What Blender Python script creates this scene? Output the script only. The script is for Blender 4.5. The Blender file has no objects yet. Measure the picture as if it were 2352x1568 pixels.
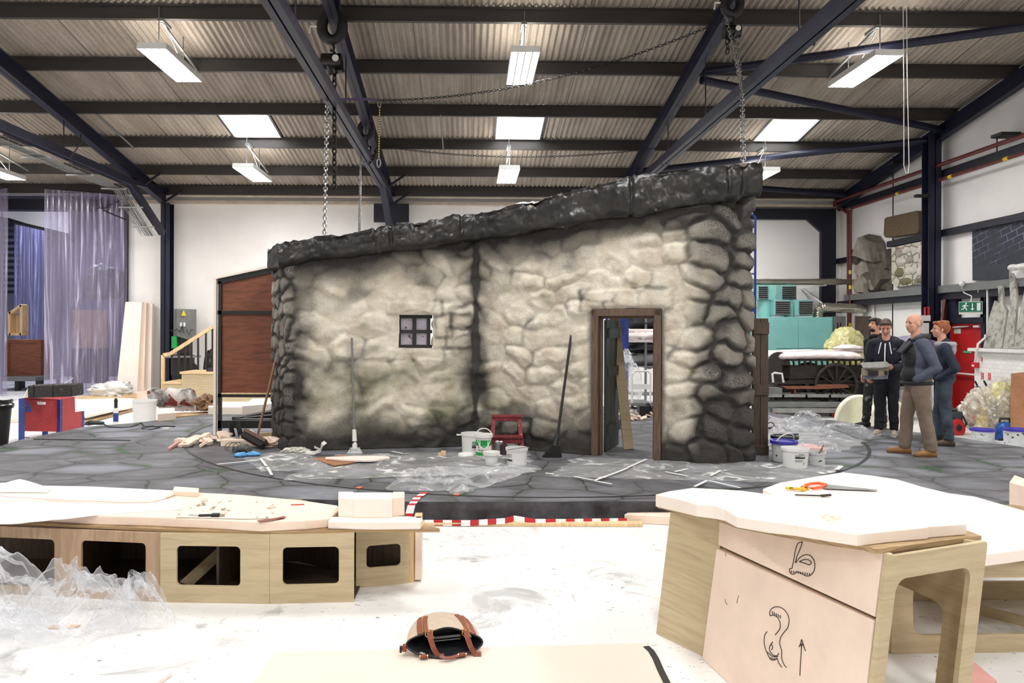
import bpy, bmesh, math, random
import numpy as np
from mathutils import Vector, Matrix, Euler, noise as mnoise

# ------------------------------------------------------------------ camera
SC = bpy.context.scene
COL = SC.collection
FPX, PCX, PCY = 1680.0, 1103.0, 760.0          # focal length and principal point of the 2352 x 1568 frame
CAM_H = 1.75
PT = 0.18                                      # height of the stage platform
cam = bpy.data.cameras.new('camera')
cam_o = bpy.data.objects.new('camera', cam)
COL.objects.link(cam_o)
cam.sensor_width = 36.0
cam.lens = FPX * 36.0 / 2352.0
cam.shift_x = (1176.0 - PCX) / 2352.0
cam.shift_y = (PCY - 784.0) / 2352.0
cam.clip_end = 200
CAM_R = Matrix.Rotation(math.radians(-0.8), 3, 'Z') @ Matrix.Rotation(math.radians(90), 3, 'X') @ Matrix.Rotation(0.0037, 3, 'Z')
cam_o.matrix_world = Matrix.Translation((0, 0, CAM_H)) @ CAM_R.to_4x4()
SC.camera = cam_o

# ------------------------------------------------------------------ view, world
SC.view_settings.view_transform = 'Standard'
SC.view_settings.look = 'None'
SC.view_settings.exposure = 0.50
SC.view_settings.gamma = 1.0
SC.view_settings.use_curve_mapping = False
W = bpy.data.worlds.new('world'); SC.world = W; W.use_nodes = True
W.node_tree.nodes['Background'].inputs[0].default_value = (0.75, 0.86, 1.0, 1)
W.node_tree.nodes['Background'].inputs[1].default_value = 1.0
SC.cycles.max_bounces = 7
SC.cycles.diffuse_bounces = 4
SC.cycles.transparent_max_bounces = 12
LAMP_W = 118.0                                 # watts of each ceiling fixture
LAMP_UP = 13.0
SKY_E = 6.0                                    # brightness of the daylight in the roof lights

# ------------------------------------------------------------------ photo points -> places
def ray(px, py):
    return CAM_R @ Vector(((px - PCX) / FPX, (PCY - py) / FPX, -1.0))
CO = Vector((0, 0, CAM_H))
def PY(px, py, Y):
    d = ray(px, py); return CO + d * (Y / d.y)
def PZ(px, py, z=0.0):
    d = ray(px, py); return CO + d * ((z - CAM_H) / d.z)
def PX(px, py, X):
    d = ray(px, py); return CO + d * (X / d.x)
def PP(px, py, p0, n):
    d = ray(px, py); return CO + d * ((Vector(p0) - CO).dot(n) / d.dot(n))
V = Vector
PI = math.pi
Z = V((0, 0, 1))

# ------------------------------------------------------------------ materials
def _n(nt, t, **kw):
    n = nt.nodes.new(t)
    for k, v in kw.items():
        setattr(n, k, v)
    return n
def newmat(name):
    m = bpy.data.materials.new(name); m.use_nodes = True
    nt = m.node_tree
    return m, nt, nt.nodes['Principled BSDF']
def s2l(c):
    return tuple(((x / 255.0) / 12.92 if x / 255.0 <= .04045 else ((x / 255.0 + .055) / 1.055) ** 2.4) for x in c)
def ramp(nt, fac, stops):
    r = _n(nt, 'ShaderNodeValToRGB')
    e = r.color_ramp.elements
    while len(e) < len(stops): e.new(0.5)
    for k, (p, c) in enumerate(stops):
        e[k].position = p; e[k].color = (*c[:3], 1) if hasattr(c, '__len__') else (c, c, c, 1)
    nt.links.new(fac, r.inputs[0])
    return r.outputs[0]
def noise(nt, scale, detail=3, rough=.55, stretch=None, coord='Object', dist=0.0):
    tc = _n(nt, 'ShaderNodeTexCoord')
    src = tc.outputs[coord]
    if stretch:
        mp = _n(nt, 'ShaderNodeMapping'); mp.inputs['Scale'].default_value = stretch
        nt.links.new(src, mp.inputs[0]); src = mp.outputs[0]
    n = _n(nt, 'ShaderNodeTexNoise')
    n.inputs['Scale'].default_value = scale; n.inputs['Detail'].default_value = detail
    n.inputs['Roughness'].default_value = rough; n.inputs['Distortion'].default_value = dist
    nt.links.new(src, n.inputs['Vector'])
    return n.outputs[0]
def mixc(nt, fac, a, b, mode='MIX'):
    m = _n(nt, 'ShaderNodeMix'); m.data_type = 'RGBA'; m.blend_type = mode
    for sock, val in ((m.inputs[0], fac), (m.inputs[6], a), (m.inputs[7], b)):
        if hasattr(val, 'is_linked') or hasattr(val, 'node'):
            nt.links.new(val, sock)
        elif hasattr(val, '__len__'):
            sock.default_value = (*val[:3], 1)
        else:
            sock.default_value = val
    return m.outputs[2]
def math_(nt, op, a, b=0.0, c=None):
    m = _n(nt, 'ShaderNodeMath', operation=op)
    for k, val in enumerate((a, b) if c is None else (a, b, c)):
        if hasattr(val, 'node'): nt.links.new(val, m.inputs[k])
        else: m.inputs[k].default_value = val
    return m.outputs[0]
def bump(nt, b, h, strength=.3, dist=.02):
    n = _n(nt, 'ShaderNodeBump'); n.inputs['Strength'].default_value = strength; n.inputs['Distance'].default_value = dist
    nt.links.new(h, n.inputs['Height']); nt.links.new(n.outputs[0], b.inputs['Normal'])
def pm(name, col, rough=.6, metal=0.0, var=.12, scale=5.0, bmp=0.0, bscale=40.0, stretch=None, col2=None, spots=None, srgb=True, spec=.5):
    """Paint, metal, cloth ...: one colour with a soft uneven tone, optional second colour in patches and spatter."""
    c = s2l(col) if srgb else col
    m, nt, b = newmat(name)
    a = tuple(max(0, x * (1 - var)) for x in c); z = tuple(min(1, x * (1 + var)) for x in c)
    if col2: z = s2l(col2)
    out = ramp(nt, noise(nt, scale, 4, .6, stretch), [(.32, a), (.68, z)])
    if spots:
        sc, th, sp = spots
        msk = ramp(nt, noise(nt, sc, 2, .5), [(th, 0.0), (th + .03, 1.0)])
        out = mixc(nt, msk, out, s2l(sp))
    nt.links.new(out, b.inputs['Base Color'])
    b.inputs['Roughness'].default_value = rough; b.inputs['Metallic'].default_value = metal
    b.inputs['Specular IOR Level'].default_value = spec
    if bmp: bump(nt, b, noise(nt, bscale, 3, .6, stretch), bmp, .01)
    return m
def wood(name, col, dark, rough=.6, stretch=(2, 2, 30), scale=2.0, bmp=.05):
    m, nt, b = newmat(name)
    g = noise(nt, scale, 5, .65, stretch, dist=.6)
    out = ramp(nt, g, [(.3, s2l(dark)), (.55, s2l(col)), (.75, tuple(min(1, x * 1.1) for x in s2l(col)))])
    out = mixc(nt, ramp(nt, noise(nt, 1.2, 2), [(.35, .0), (.8, .35)]), out, s2l(dark))
    nt.links.new(out, b.inputs['Base Color']); b.inputs['Roughness'].default_value = rough
    bump(nt, b, g, bmp, .01)
    return m
def emit(name, col, e):
    m, nt, b = newmat(name)
    b.inputs['Base Color'].default_value = (*col, 1)
    b.inputs['Emission Color'].default_value = (*col, 1); b.inputs['Emission Strength'].default_value = e
    return m

M = {}
M['white_wall'] = pm('white_wall_paint', (242, 239, 237), .7, var=.035, scale=1.2)
M['navy'] = pm('navy_steel_paint', (25, 27, 48), .45, var=.2, scale=3, spec=.4)
M['navy_dark'] = pm('dark_navy_steel_paint', (21, 22, 38), .5, var=.2, scale=3)
M['purlin'] = pm('grey_brown_purlin_steel', (66, 62, 60), .5, metal=.25, var=.15, scale=1.5, stretch=(.3, 3, 3))
M['white_metal'] = pm('white_enamel', (225, 225, 222), .4, var=.03)
M['chain'] = pm('galvanised_chain', (150, 150, 150), .35, metal=.9, var=.2)
M['black_chain'] = pm('blackened_chain', (45, 45, 46), .4, metal=.7, var=.2)
M['galv'] = pm('galvanised_steel', (150, 152, 152), .42, metal=.75, var=.15, scale=8)
M['grey_metal'] = pm('grey_painted_metal', (120, 122, 122), .5, metal=.3, var=.1)
M['black'] = pm('black_rubber_paint', (28, 28, 29), .5, var=.25)
M['black_gloss'] = pm('black_gloss_plastic', (20, 20, 22), .25, var=.2)
M['red_pipe'] = pm('oxide_red_pipe_paint', (100, 42, 38), .5, var=.15)
M['yellow'] = pm('yellow_paint', (225, 195, 40), .5, var=.08)
M['red'] = pm('red_paint', (186, 30, 34), .45, var=.12, scale=3)
M['red_dull'] = pm('worn_red_paint', (168, 44, 52), .55, var=.16, scale=3, spots=(38, .70, (215, 195, 195)))
M['blue'] = pm('blue_paint', (30, 62, 140), .45, var=.15, spots=(45, .70, (190, 200, 215)))
M['ladder_blue'] = pm('blue_scaffold_paint', (26, 52, 128), .4, var=.12)
M['teal'] = pm('turquoise_machine_enamel', (120, 178, 174), .45, var=.06, scale=3)
M['foam'] = pm('peach_insulation_foam', (242, 220, 203), .8, var=.05, scale=5, bmp=.12, bscale=90)
M['foam_white'] = pm('pale_foam_skin', (250, 238, 228), .75, var=.03, scale=3, bmp=.05, bscale=50)
M['foam_cream'] = pm('cream_rigid_foam', (238, 236, 212), .8, var=.06, scale=4, bmp=.15)
M['ply'] = wood('birch_plywood', (200, 184, 150), (180, 160, 126), .6, (1.2, 1.2, 14), 2.2)
M['ply_red'] = wood('reddish_plywood', (184, 156, 128), (156, 126, 98), .6, (10, 1.2, 1.2), 2.2)
M['ply_edge'] = wood('plywood_edge', (188, 160, 120), (120, 92, 62), .7, (1, 1, 60), 3)
M['pine'] = wood('pale_pine', (232, 205, 162), (206, 172, 124), .6, (14, 2, 2), 2)
M['ply_brown'] = wood('brown_hardwood_ply', (132, 78, 54), (96, 54, 38), .6, (1.2, 1.2, 9), 2.5)
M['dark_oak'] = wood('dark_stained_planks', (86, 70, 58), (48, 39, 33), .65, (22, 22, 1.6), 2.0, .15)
M['wagon_wood'] = wood('blackened_wagon_timber', (52, 44, 39), (28, 24, 22), .65, (2, 8, 8), 2.0, .15)
M['frame_oak'] = wood('brown_stained_frame', (104, 84, 68), (60, 48, 40), .6, (24, 24, 2), 2.0, .12)
M['handle_wood'] = wood('worn_broom_handle', (150, 118, 90), (110, 84, 62), .6, (12, 12, 1.5), 3)
M['bucket'] = pm('white_bucket_plastic', (232, 233, 232), .35, var=.03, spots=(34, .74, (120, 120, 120)))
M['bucket_dirty'] = pm('splashed_bucket_plastic', (205, 208, 210), .4, var=.08, spots=(22, .64, (45, 45, 45)))
M['lid_purple'] = pm('violet_blue_lid', (58, 50, 165), .4, var=.1)
M['green_print'] = pm('green_print', (22, 150, 72), .45, var=.05)
M['white_print'] = pm('white_print', (240, 240, 240), .5, var=.02)
M['dark_print'] = pm('dark_print', (40, 40, 42), .6, var=.05)
M['red_print'] = pm('red_print', (200, 30, 40), .5, var=.05)
M['leather'] = pm('tan_brown_leather', (132, 66, 42), .45, var=.15, bmp=.1)
M['canvas'] = pm('taupe_canvas', (196, 178, 160), .85, var=.07, scale=20, bmp=.2, bscale=200)
M['lining'] = pm('black_bag_lining', (24, 24, 30), .5, var=.35, scale=14, bmp=.2)
M['gold'] = pm('brass_fittings', (225, 180, 110), .25, metal=.9, var=.05)
M['card'] = pm('beige_cardboard', (224, 215, 203), .75, var=.02, scale=2)
M['ink'] = pm('pencil_line', (62, 52, 50), .8, var=.2)
M['red_line'] = pm('red_marker_line', (200, 110, 100), .8, var=.2)
M['pink'] = pm('pink_dust', (226, 170, 162), .8, var=.1)
M['silver'] = pm('crinkled_foil_duct', (196, 190, 176), .28, metal=.9, var=.12, scale=20, bmp=.25, bscale=30)
M['skin'] = pm('fair_skin', (214, 158, 134), .55, var=.06, scale=16)
M['thatch'] = pm('brown_thatch_fibre', (98, 82, 62), .9, var=.4, scale=14, stretch=(8, 8, 1), bmp=.8, bscale=30)
M['blue_reel'] = pm('blue_reel_plastic', (30, 84, 160), .4, var=.12)
M['brown_board'] = wood('brown_hardboard', (172, 122, 88), (150, 102, 70), .7, (3, 3, 3), 1.5)
M['pad'] = pm('pinkish_white_padding', (232, 218, 216), .9, var=.05, scale=8, bmp=.35, bscale=12)
M['white_brick'] = None
def m_plastic(name, a=.12, tint=(.95, .96, .98), sc=4.0, edge=.55, stretch=None, bmp=.35):
    """Thin film: see-through face on, whiter where it turns edge-on and in its creases."""
    m, nt, b = newmat(name)
    b.inputs['Base Color'].default_value = (*tint, 1); b.inputs['Roughness'].default_value = .16
    b.inputs['Specular IOR Level'].default_value = .9
    tr = _n(nt, 'ShaderNodeBsdfTransparent'); tr.inputs[0].default_value = (*[.5 + .5 * x for x in tint], 1)
    mx = _n(nt, 'ShaderNodeMixShader'); lw = _n(nt, 'ShaderNodeLayerWeight'); lw.inputs['Blend'].default_value = .35
    f = ramp(nt, noise(nt, sc, 4, .55, stretch, dist=1.6), [(.40, a * .6), (.56, a), (.64, min(1, a * 2.6))])
    f = math_(nt, 'ADD', f, math_(nt, 'MULTIPLY', math_(nt, 'POWER', lw.outputs['Facing'], 2.0), edge)); 
    f = math_(nt, 'MINIMUM', f, 1.0)
    nt.links.new(f, mx.inputs[0]); nt.links.new(tr.outputs[0], mx.inputs[1]); nt.links.new(b.outputs[0], mx.inputs[2])
    nt.links.new(mx.outputs[0], nt.nodes['Material Output'].inputs[0])
    if bmp: bump(nt, b, noise(nt, sc, 2, .5, stretch, dist=3.0), bmp, .05)
    return m
M['plastic'] = m_plastic('clear_crumpled_polythene', .14)
M['plastic_flat'] = m_plastic('dusty_polythene_sheet', .36, (.86, .87, .88), 3.0, .12)
M['strip'] = m_plastic('smoky_pvc_strip', .36, (.52, .48, .66), 2.2, .3, (2.5, 2.5, .12), .1)
M['strip_blue'] = m_plastic('bluish_pvc_strip', .5, (.34, .34, .60), 2.2, .3, (2.5, 2.5, .12), .1)
M['plastic_yellow'] = m_plastic('yellow_polythene', .62, (.86, .82, .42), 4.0, .4)
M['plastic_warm'] = m_plastic('warm_polythene', .42, (.88, .84, .74), 5.0, .4)

def m_floor():
    m, nt, b = newmat('white_painted_concrete')
    base = ramp(nt, noise(nt, .9, 5, .6), [(.35, s2l((226, 226, 226))), (.6, s2l((240, 240, 239)))])
    smu = ramp(nt, noise(nt, 1.7, 6, .62, dist=.8), [(.55, 0.0), (.63, .6)])
    gate = ramp(nt, noise(nt, .55, 2, .5), [(.40, 0.0), (.52, 1.0)])
    base = mixc(nt, math_(nt, 'MULTIPLY', smu, gate), base, s2l((120, 124, 126)))
    sp = ramp(nt, noise(nt, 15, 4, .7, (1, 2.2, 1)), [(.63, 0.0), (.655, .95)])
    base = mixc(nt, math_(nt, 'MULTIPLY', sp, ramp(nt, noise(nt, 1.1, 3), [(.42, 0.0), (.55, 1.0)])), base, s2l((84, 86, 88)))
    sp2 = ramp(nt, noise(nt, 46, 2, .6), [(.72, 0.0), (.73, 1.0)])
    base = mixc(nt, sp2, base, s2l((110, 110, 112)))
    nt.links.new(base, b.inputs['Base Color']); b.inputs['Roughness'].default_value = .42
    return m
M['floor'] = m_floor()
def m_flag():
    m, nt, b = newmat('painted_flagstones')
    tc = _n(nt, 'ShaderNodeTexCoord')
    nz = _n(nt, 'ShaderNodeTexNoise'); nz.inputs['Scale'].default_value = 1.3; nz.inputs['Detail'].default_value = 3
    nt.links.new(tc.outputs['Object'], nz.inputs['Vector'])
    ad = _n(nt, 'ShaderNodeMixRGB', blend_type='ADD'); ad.inputs[0].default_value = .28
    nt.links.new(tc.outputs['Object'], ad.inputs[1]); nt.links.new(nz.outputs['Color'], ad.inputs[2])
    mp = _n(nt, 'ShaderNodeMapping'); mp.inputs['Scale'].default_value = (1.35, 1.75, .001)
    nt.links.new(ad.outputs[0], mp.inputs[0])
    vd = _n(nt, 'ShaderNodeTexVoronoi', feature='DISTANCE_TO_EDGE'); vc = _n(nt, 'ShaderNodeTexVoronoi')
    for v in (vd, vc):
        v.inputs['Scale'].default_value = 1.0; v.inputs['Randomness'].default_value = .9
        nt.links.new(mp.outputs[0], v.inputs['Vector'])
    d = vd.outputs['Distance']
    tone = ramp(nt, noise(nt, 3.0, 6, .65, (1, 2.0, 1)), [(.3, s2l((70, 71, 73))), (.55, s2l((100, 101, 104))), (.75, s2l((136, 138, 146)))])
    cell = _n(nt, 'ShaderNodeSeparateColor'); nt.links.new(vc.outputs['Color'], cell.inputs[0])
    tone = mixc(nt, math_(nt, 'MULTIPLY', cell.outputs[0], .55), tone, s2l((80, 81, 86)))
    mid = ramp(nt, d, [(.04, 0.0), (.26, .55)])
    tone = mixc(nt, math_(nt, 'MULTIPLY', mid, cell.outputs[1]), tone, s2l((164, 167, 182)))
    line = ramp(nt, d, [(.008, 1.0), (.022, 0.0)])
    lm = ramp(nt, noise(nt, .8, 2), [(.34, .12), (.56, .9)])
    tone = mixc(nt, math_(nt, 'MULTIPLY', line, lm), tone, s2l((38, 38, 42)))
    moss = math_(nt, 'MULTIPLY', ramp(nt, d, [(.03, 1.0), (.075, 0.0)]), ramp(nt, noise(nt, 1.5, 2), [(.58, 0.0), (.63, 1.0)]))
    moss = math_(nt, 'MULTIPLY', moss, ramp(nt, noise(nt, 30, 2), [(.45, 0.0), (.5, 1.0)]))
    tone = mixc(nt, moss, tone, s2l((44, 84, 44)))
    nt.links.new(tone, b.inputs['Base Color']); b.inputs['Roughness'].default_value = .6
    bump(nt, b, d, .25, .03)
    return m
M['flag'] = m_flag()
M['riser'] = pm('dark_rock_riser', (42, 42, 46), .6, var=.7, scale=4, bmp=.5, bscale=14, col2=(84, 84, 92))
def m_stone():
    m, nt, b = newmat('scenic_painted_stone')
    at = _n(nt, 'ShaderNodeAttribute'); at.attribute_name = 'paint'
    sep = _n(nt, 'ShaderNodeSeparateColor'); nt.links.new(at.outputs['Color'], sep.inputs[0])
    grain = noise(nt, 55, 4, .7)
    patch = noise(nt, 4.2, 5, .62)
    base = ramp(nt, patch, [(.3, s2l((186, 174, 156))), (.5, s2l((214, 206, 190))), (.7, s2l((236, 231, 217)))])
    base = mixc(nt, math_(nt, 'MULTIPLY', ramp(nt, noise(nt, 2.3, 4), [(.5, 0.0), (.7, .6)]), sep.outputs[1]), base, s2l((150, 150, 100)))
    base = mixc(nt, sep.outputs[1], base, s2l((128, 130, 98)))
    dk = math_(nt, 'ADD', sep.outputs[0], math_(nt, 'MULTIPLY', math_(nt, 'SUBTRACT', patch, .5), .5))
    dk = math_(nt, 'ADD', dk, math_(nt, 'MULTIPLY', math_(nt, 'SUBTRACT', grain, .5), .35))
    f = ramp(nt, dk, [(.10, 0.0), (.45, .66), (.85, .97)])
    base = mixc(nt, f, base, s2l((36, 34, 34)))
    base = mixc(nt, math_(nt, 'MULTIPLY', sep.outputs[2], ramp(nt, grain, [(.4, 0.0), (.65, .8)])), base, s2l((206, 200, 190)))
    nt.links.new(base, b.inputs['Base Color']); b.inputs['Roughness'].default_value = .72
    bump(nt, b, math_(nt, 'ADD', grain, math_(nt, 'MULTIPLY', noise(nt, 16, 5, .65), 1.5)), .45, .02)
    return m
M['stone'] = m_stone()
M['slab'] = pm('black_slate_roof_edge', (15, 15, 17), .4, var=.5, scale=2.6, bmp=1.0, bscale=9, col2=(48, 46, 45), spots=(7, .70, (120, 116, 108)))
# ------------------------------------------------------------------ mesh helpers
class MB:
    def __init__(s): s.v = []; s.f = []; s.mi = []; s.M = None; s.cur = 0
    def add(s, vs, fs):
        b = len(s.v)
        s.v += [(s.M @ V(p)) if s.M is not None else V(p) for p in vs]
        s.f += [tuple(b + i for i in f) for f in fs]; s.mi += [s.cur] * len(fs); return s
    def box(s, c, d, R=None):
        c = V(c); hx, hy, hz = d[0] / 2, d[1] / 2, d[2] / 2
        vs = [V((x, y, z)) for z in (-hz, hz) for y in (-hy, hy) for x in (-hx, hx)]
        if R is not None: vs = [R @ p for p in vs]
        return s.add([c + p for p in vs], [(0, 2, 3, 1), (4, 5, 7, 6), (0, 1, 5, 4), (2, 6, 7, 3), (0, 4, 6, 2), (1, 3, 7, 5)])
    def bb(s, x0, x1, y0, y1, z0, z1):
        return s.box(((x0 + x1) / 2, (y0 + y1) / 2, (z0 + z1) / 2), (abs(x1 - x0), abs(y1 - y0), abs(z1 - z0)))
    def bar(s, p0, p1, w, h, up=Z):
        """Straight bar of width w and height h from p0 to p1."""
        p0, p1 = V(p0), V(p1); d = (p1 - p0).normalized(); up = V(up)
        if abs(d.dot(up)) > .98: up = V((0, 1, 0))
        x = d.cross(up).normalized(); u = x.cross(d)
        vs = [p + x * a * w / 2 + u * b * h / 2 for p in (p0, p1) for a, b in ((-1, -1), (1, -1), (1, 1), (-1, 1))]
        return s.add(vs, [(0, 1, 2, 3), (7, 6, 5, 4), (0, 4, 5, 1), (1, 5, 6, 2), (2, 6, 7, 3), (3, 7, 4, 0)])
    def cyl(s, p0, p1, r0, r1=None, n=16):
        return s.tube([p0, p1], [r0, r0 if r1 is None else r1], n)
    def tube(s, pts, r, n=10, cap=True, closed=False, flat=None):
        pts = [V(p) for p in pts]; N = len(pts)
        rr = r if hasattr(r, '__len__') else [r] * N
        vs = []; u = None
        for i, p in enumerate(pts):
            if closed: d = pts[(i + 1) % N] - pts[i - 1]
            else: d = pts[min(i + 1, N - 1)] - pts[max(i - 1, 0)]
            d = d.normalized() if d.length > 1e-9 else V((0, 0, 1))
            if u is None:
                a = Z if abs(d.z) < .9 else V((1, 0, 0)); u = a.cross(d).normalized()
            else:
                u = u - d * u.dot(d)
                u = u.normalized() if u.length > 1e-6 else d.orthogonal().normalized()
            w = d.cross(u)
            for k in range(n):
                a = 2 * PI * k / n
                vs.append(p + (u * math.cos(a) + w * math.sin(a) * (flat or 1)) * rr[i])
        fs = []
        for i in range(N if closed else N - 1):
            j = (i + 1) % N
            for k in range(n):
                fs.append((i * n + k, i * n + (k + 1) % n, j * n + (k + 1) % n, j * n + k))
        if cap and not closed:
            fs.append(tuple(reversed(range(n)))); fs.append(tuple((N - 1) * n + k for k in range(n)))
        return s.add(vs, fs)
    def lathe(s, prof, c=(0, 0, 0), n=28, axis=None):
        """Turn a profile of (radius, height) pairs about a vertical (or given) axis."""
        c = V(c); q = V((0, 0, 1)).rotation_difference(V(axis)).to_matrix() if axis is not None else Matrix.Identity(3)
        vs = []; idx = []
        for r, h in prof:
            if r < 1e-6:
                idx.append([len(vs)] * n); vs.append(c + q @ V((0, 0, h)))
            else:
                idx.append(list(range(len(vs), len(vs) + n)))
                vs += [c + q @ V((r * math.cos(2 * PI * k / n), r * math.sin(2 * PI * k / n), h)) for k in range(n)]
        fs = []
        for a, b in zip(idx, idx[1:]):
            for k in range(n):
                f = []
                for i in (a[k], a[(k + 1) % n], b[(k + 1) % n], b[k]):
                    if i not in f: f.append(i)
                if len(f) > 2: fs.append(tuple(f))
        return s.add(vs, fs)
    def prism(s, poly, ext):
        poly = [V(p) for p in poly]; e = V(ext); n = len(poly)
        vs = poly + [p + e for p in poly]
        fs = [tuple(reversed(range(n))), tuple(range(n, 2 * n))] + [(i, (i + 1) % n, n + (i + 1) % n, n + i) for i in range(n)]
        return s.add(vs, fs)
    def ell(s, c, r, R=None, n=16, m=10):
        r = r if hasattr(r, '__len__') else (r, r, r)
        vs = []
        for i in range(m + 1):
            t = PI * i / m
            for k in range(n):
                p = V((r[0] * math.sin(t) * math.cos(2 * PI * k / n), r[1] * math.sin(t) * math.sin(2 * PI * k / n), r[2] * math.cos(t)))
                vs.append(V(c) + (R @ p if R is not None else p))
        b = MB(); b.v = vs
        fs = []
        for i in range(m):
            for k in range(n):
                a, bb, cc, d = i * n + k, i * n + (k + 1) % n, (i + 1) * n + (k + 1) % n, (i + 1) * n + k
                if i == 0: fs.append((n * 0, d, cc))
                elif i == m - 1: fs.append((a, m * n, bb))
                else: fs.append((a, d, cc, bb))
        keep = [0] + list(range(n, m * n)) + [m * n]; mp = {o: q for q, o in enumerate(keep)}
        return s.add([vs[i] for i in keep], [tuple(mp[i] for i in f) for f in fs])
    def cap(s, p0, p1, r0, r1=None, n=14):
        """Tapered limb with round ends."""
        p0, p1 = V(p0), V(p1); r1 = r0 if r1 is None else r1
        d = p1 - p0; L = d.length
        if L < 1e-6: return s.ell(p0, r0)
        prof = [(r0 * math.sin(a), -r0 * math.cos(a)) for a in (0, .4, .8, 1.2)] + [(r0, 0), (r1, L)] + [(r1 * math.sin(a), L + r1 * math.cos(a)) for a in (1.2, .8, .4, 0)]
        prof[0] = (0, -r0); prof[-1] = (0, L + r1)
        return s.lathe(prof, p0, n, d)
    def grid(s, nx, ny, fn, wrap=False):
        vs = [V(fn(i / (nx - (0 if wrap else 1)), j / (ny - 1))) for j in range(ny) for i in range(nx)]
        fs = []
        for j in range(ny - 1):
            for i in range(nx if wrap else nx - 1):
                k = (i + 1) % nx
                fs.append((j * nx + i, j * nx + k, (j + 1) * nx + k, (j + 1) * nx + i))
        return s.add(vs, fs)
    def strip(s, pts, w, up=Z, th=.0015):
        """Flat ribbon along pts."""
        pts = [V(p) for p in pts]; L = []
        for i, p in enumerate(pts):
            d = (pts[min(i + 1, len(pts) - 1)] - pts[max(i - 1, 0)]).normalized()
            x = d.cross(V(up)).normalized() * w / 2
            L.append((p - x, p + x))
        n = len(pts); vs = []
        for a, b in L:
            u = V(up).normalized() * th
            vs += [a, b, b + u, a + u]
        fs = []
        for i in range(n - 1):
            for k in range(4):
                fs.append((4 * i + k, 4 * i + (k + 1) % 4, 4 * i + 4 + (k + 1) % 4, 4 * i + 4 + k))
        fs += [(3, 2, 1, 0), tuple(4 * (n - 1) + k for k in range(4))]
        return s.add(vs, fs)
    def mesh(s, name):
        me = bpy.data.meshes.new(name)
        me.from_pydata([tuple(p) for p in s.v], [], s.f)
        if any(s.mi): me.polygons.foreach_set('material_index', s.mi)
        me.update()
        bm = bmesh.new(); bm.from_mesh(me); bmesh.ops.recalc_face_normals(bm, faces=bm.faces); bm.to_mesh(me); bm.free()
        return me
def link(o, parent=None):
    COL.objects.link(o)
    if parent is not None:
        o.parent = parent; o.matrix_parent_inverse = Matrix.Translation(-parent['_w']) if False else Matrix.Translation(-V(HOME[parent.name]))
    return o
HOME = {}
def obj(name, mb, mat, parent=None, smooth=None, bev=0.0, seg=2, **tags):
    me = mb.mesh(name) if isinstance(mb, MB) else mb
    for m in (mat if isinstance(mat, (list, tuple)) else [mat]): me.materials.append(m)
    if smooth:
        me.polygons.foreach_set('use_smooth', [True] * len(me.polygons))
        if smooth is not True: me.set_sharp_from_angle(angle=math.radians(smooth))
    o = bpy.data.objects.new(name, me); link(o, parent)
    HOME[o.name] = (0, 0, 0)
    if bev:
        b = o.modifiers.new('soft_edges', 'BEVEL'); b.width = bev; b.segments = seg; b.limit_method = 'ANGLE'; b.angle_limit = .6
    for k, v in tags.items(): o[k] = v
    return o
def tag(o, label, cat, group=None, kind=None):
    o['label'] = label; o['category'] = cat
    if group: o['group'] = group
    if kind: o['kind'] = kind
    return o
def thing(name, label, cat, loc=(0, 0, 0), group=None, kind=None):
    o = bpy.data.objects.new(name, None); COL.objects.link(o)
    o.location = loc; o.empty_display_size = .1; HOME[o.name] = tuple(loc)
    return tag(o, label, cat, group, kind)
def single(name, mb, mat, label, cat, group=None, **kw):
    return tag(obj(name, mb, mat, None, **kw), label, cat, group)
def struct(name, mb, mat, label=None, parent=None, **kw):
    o = obj(name, mb, mat, parent, **kw)
    if parent is None:
        o['kind'] = 'structure'
        if label: o['label'] = label; o['category'] = name.split('_')[0]
    return o
def dup(root, loc, rotz=0.0, label=None, group=None):
    r = root.copy(); COL.objects.link(r); r.location = loc; r.rotation_euler = (0, 0, rotz); HOME[r.name] = tuple(loc)
    if label: r['label'] = label
    if group: r['group'] = group
    for ch in list(root.children):
        c = ch.copy(); COL.objects.link(c); c.parent = r
        for g in ch.children:
            d = g.copy(); COL.objects.link(d); d.parent = c
    return r
def fractal(p, sc=1.0, oct=4):
    return mnoise.fractal(V(p) * sc, 1.0, 2.0, oct)
def rock(c, r, seed, amp=.18, sc=2.0, n=24, m=16, R=None):
    """Lumpy rounded solid."""
    b = MB(); b.ell((0, 0, 0), (1, 1, 1), None, n, m)
    out = []
    for p in b.v:
        k = 1 + amp * fractal(p + V((seed * 3.1, seed * 1.7, seed)), sc, 3)
        q = V((p.x * r[0], p.y * r[1], p.z * r[2])) * k
        out.append(V(c) + (R @ q if R is not None else q))
    b.v = out
    return b
_TC = {}
def glyphs(body, size, ext=.0008, align='CENTER'):
    """Lettering as mesh data in its own plane."""
    key = (body, size, ext, align)
    if key not in _TC:
        cu = bpy.data.curves.new('lettering', 'FONT'); cu.body = body; cu.size = size; cu.extrude = ext; cu.align_x = align; cu.align_y = 'CENTER'; cu.resolution_u = 2
        o = bpy.data.objects.new('lettering', cu); COL.objects.link(o)
        me = bpy.data.meshes.new_from_object(o.evaluated_get(bpy.context.evaluated_depsgraph_get()))
        _TC[key] = ([v.co.copy() for v in me.vertices], [tuple(p.vertices) for p in me.polygons])
        bpy.data.objects.remove(o); bpy.data.curves.remove(cu); bpy.data.meshes.remove(me)
    return _TC[key]
def put_text(mb, body, size, loc, rot, ext=.0008, align='CENTER'):
    R = rot if isinstance(rot, Matrix) else Euler(rot).to_matrix()
    vs, fs = glyphs(body, size, ext, align)
    return mb.add([V(loc) + R @ p for p in vs], fs)
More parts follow.
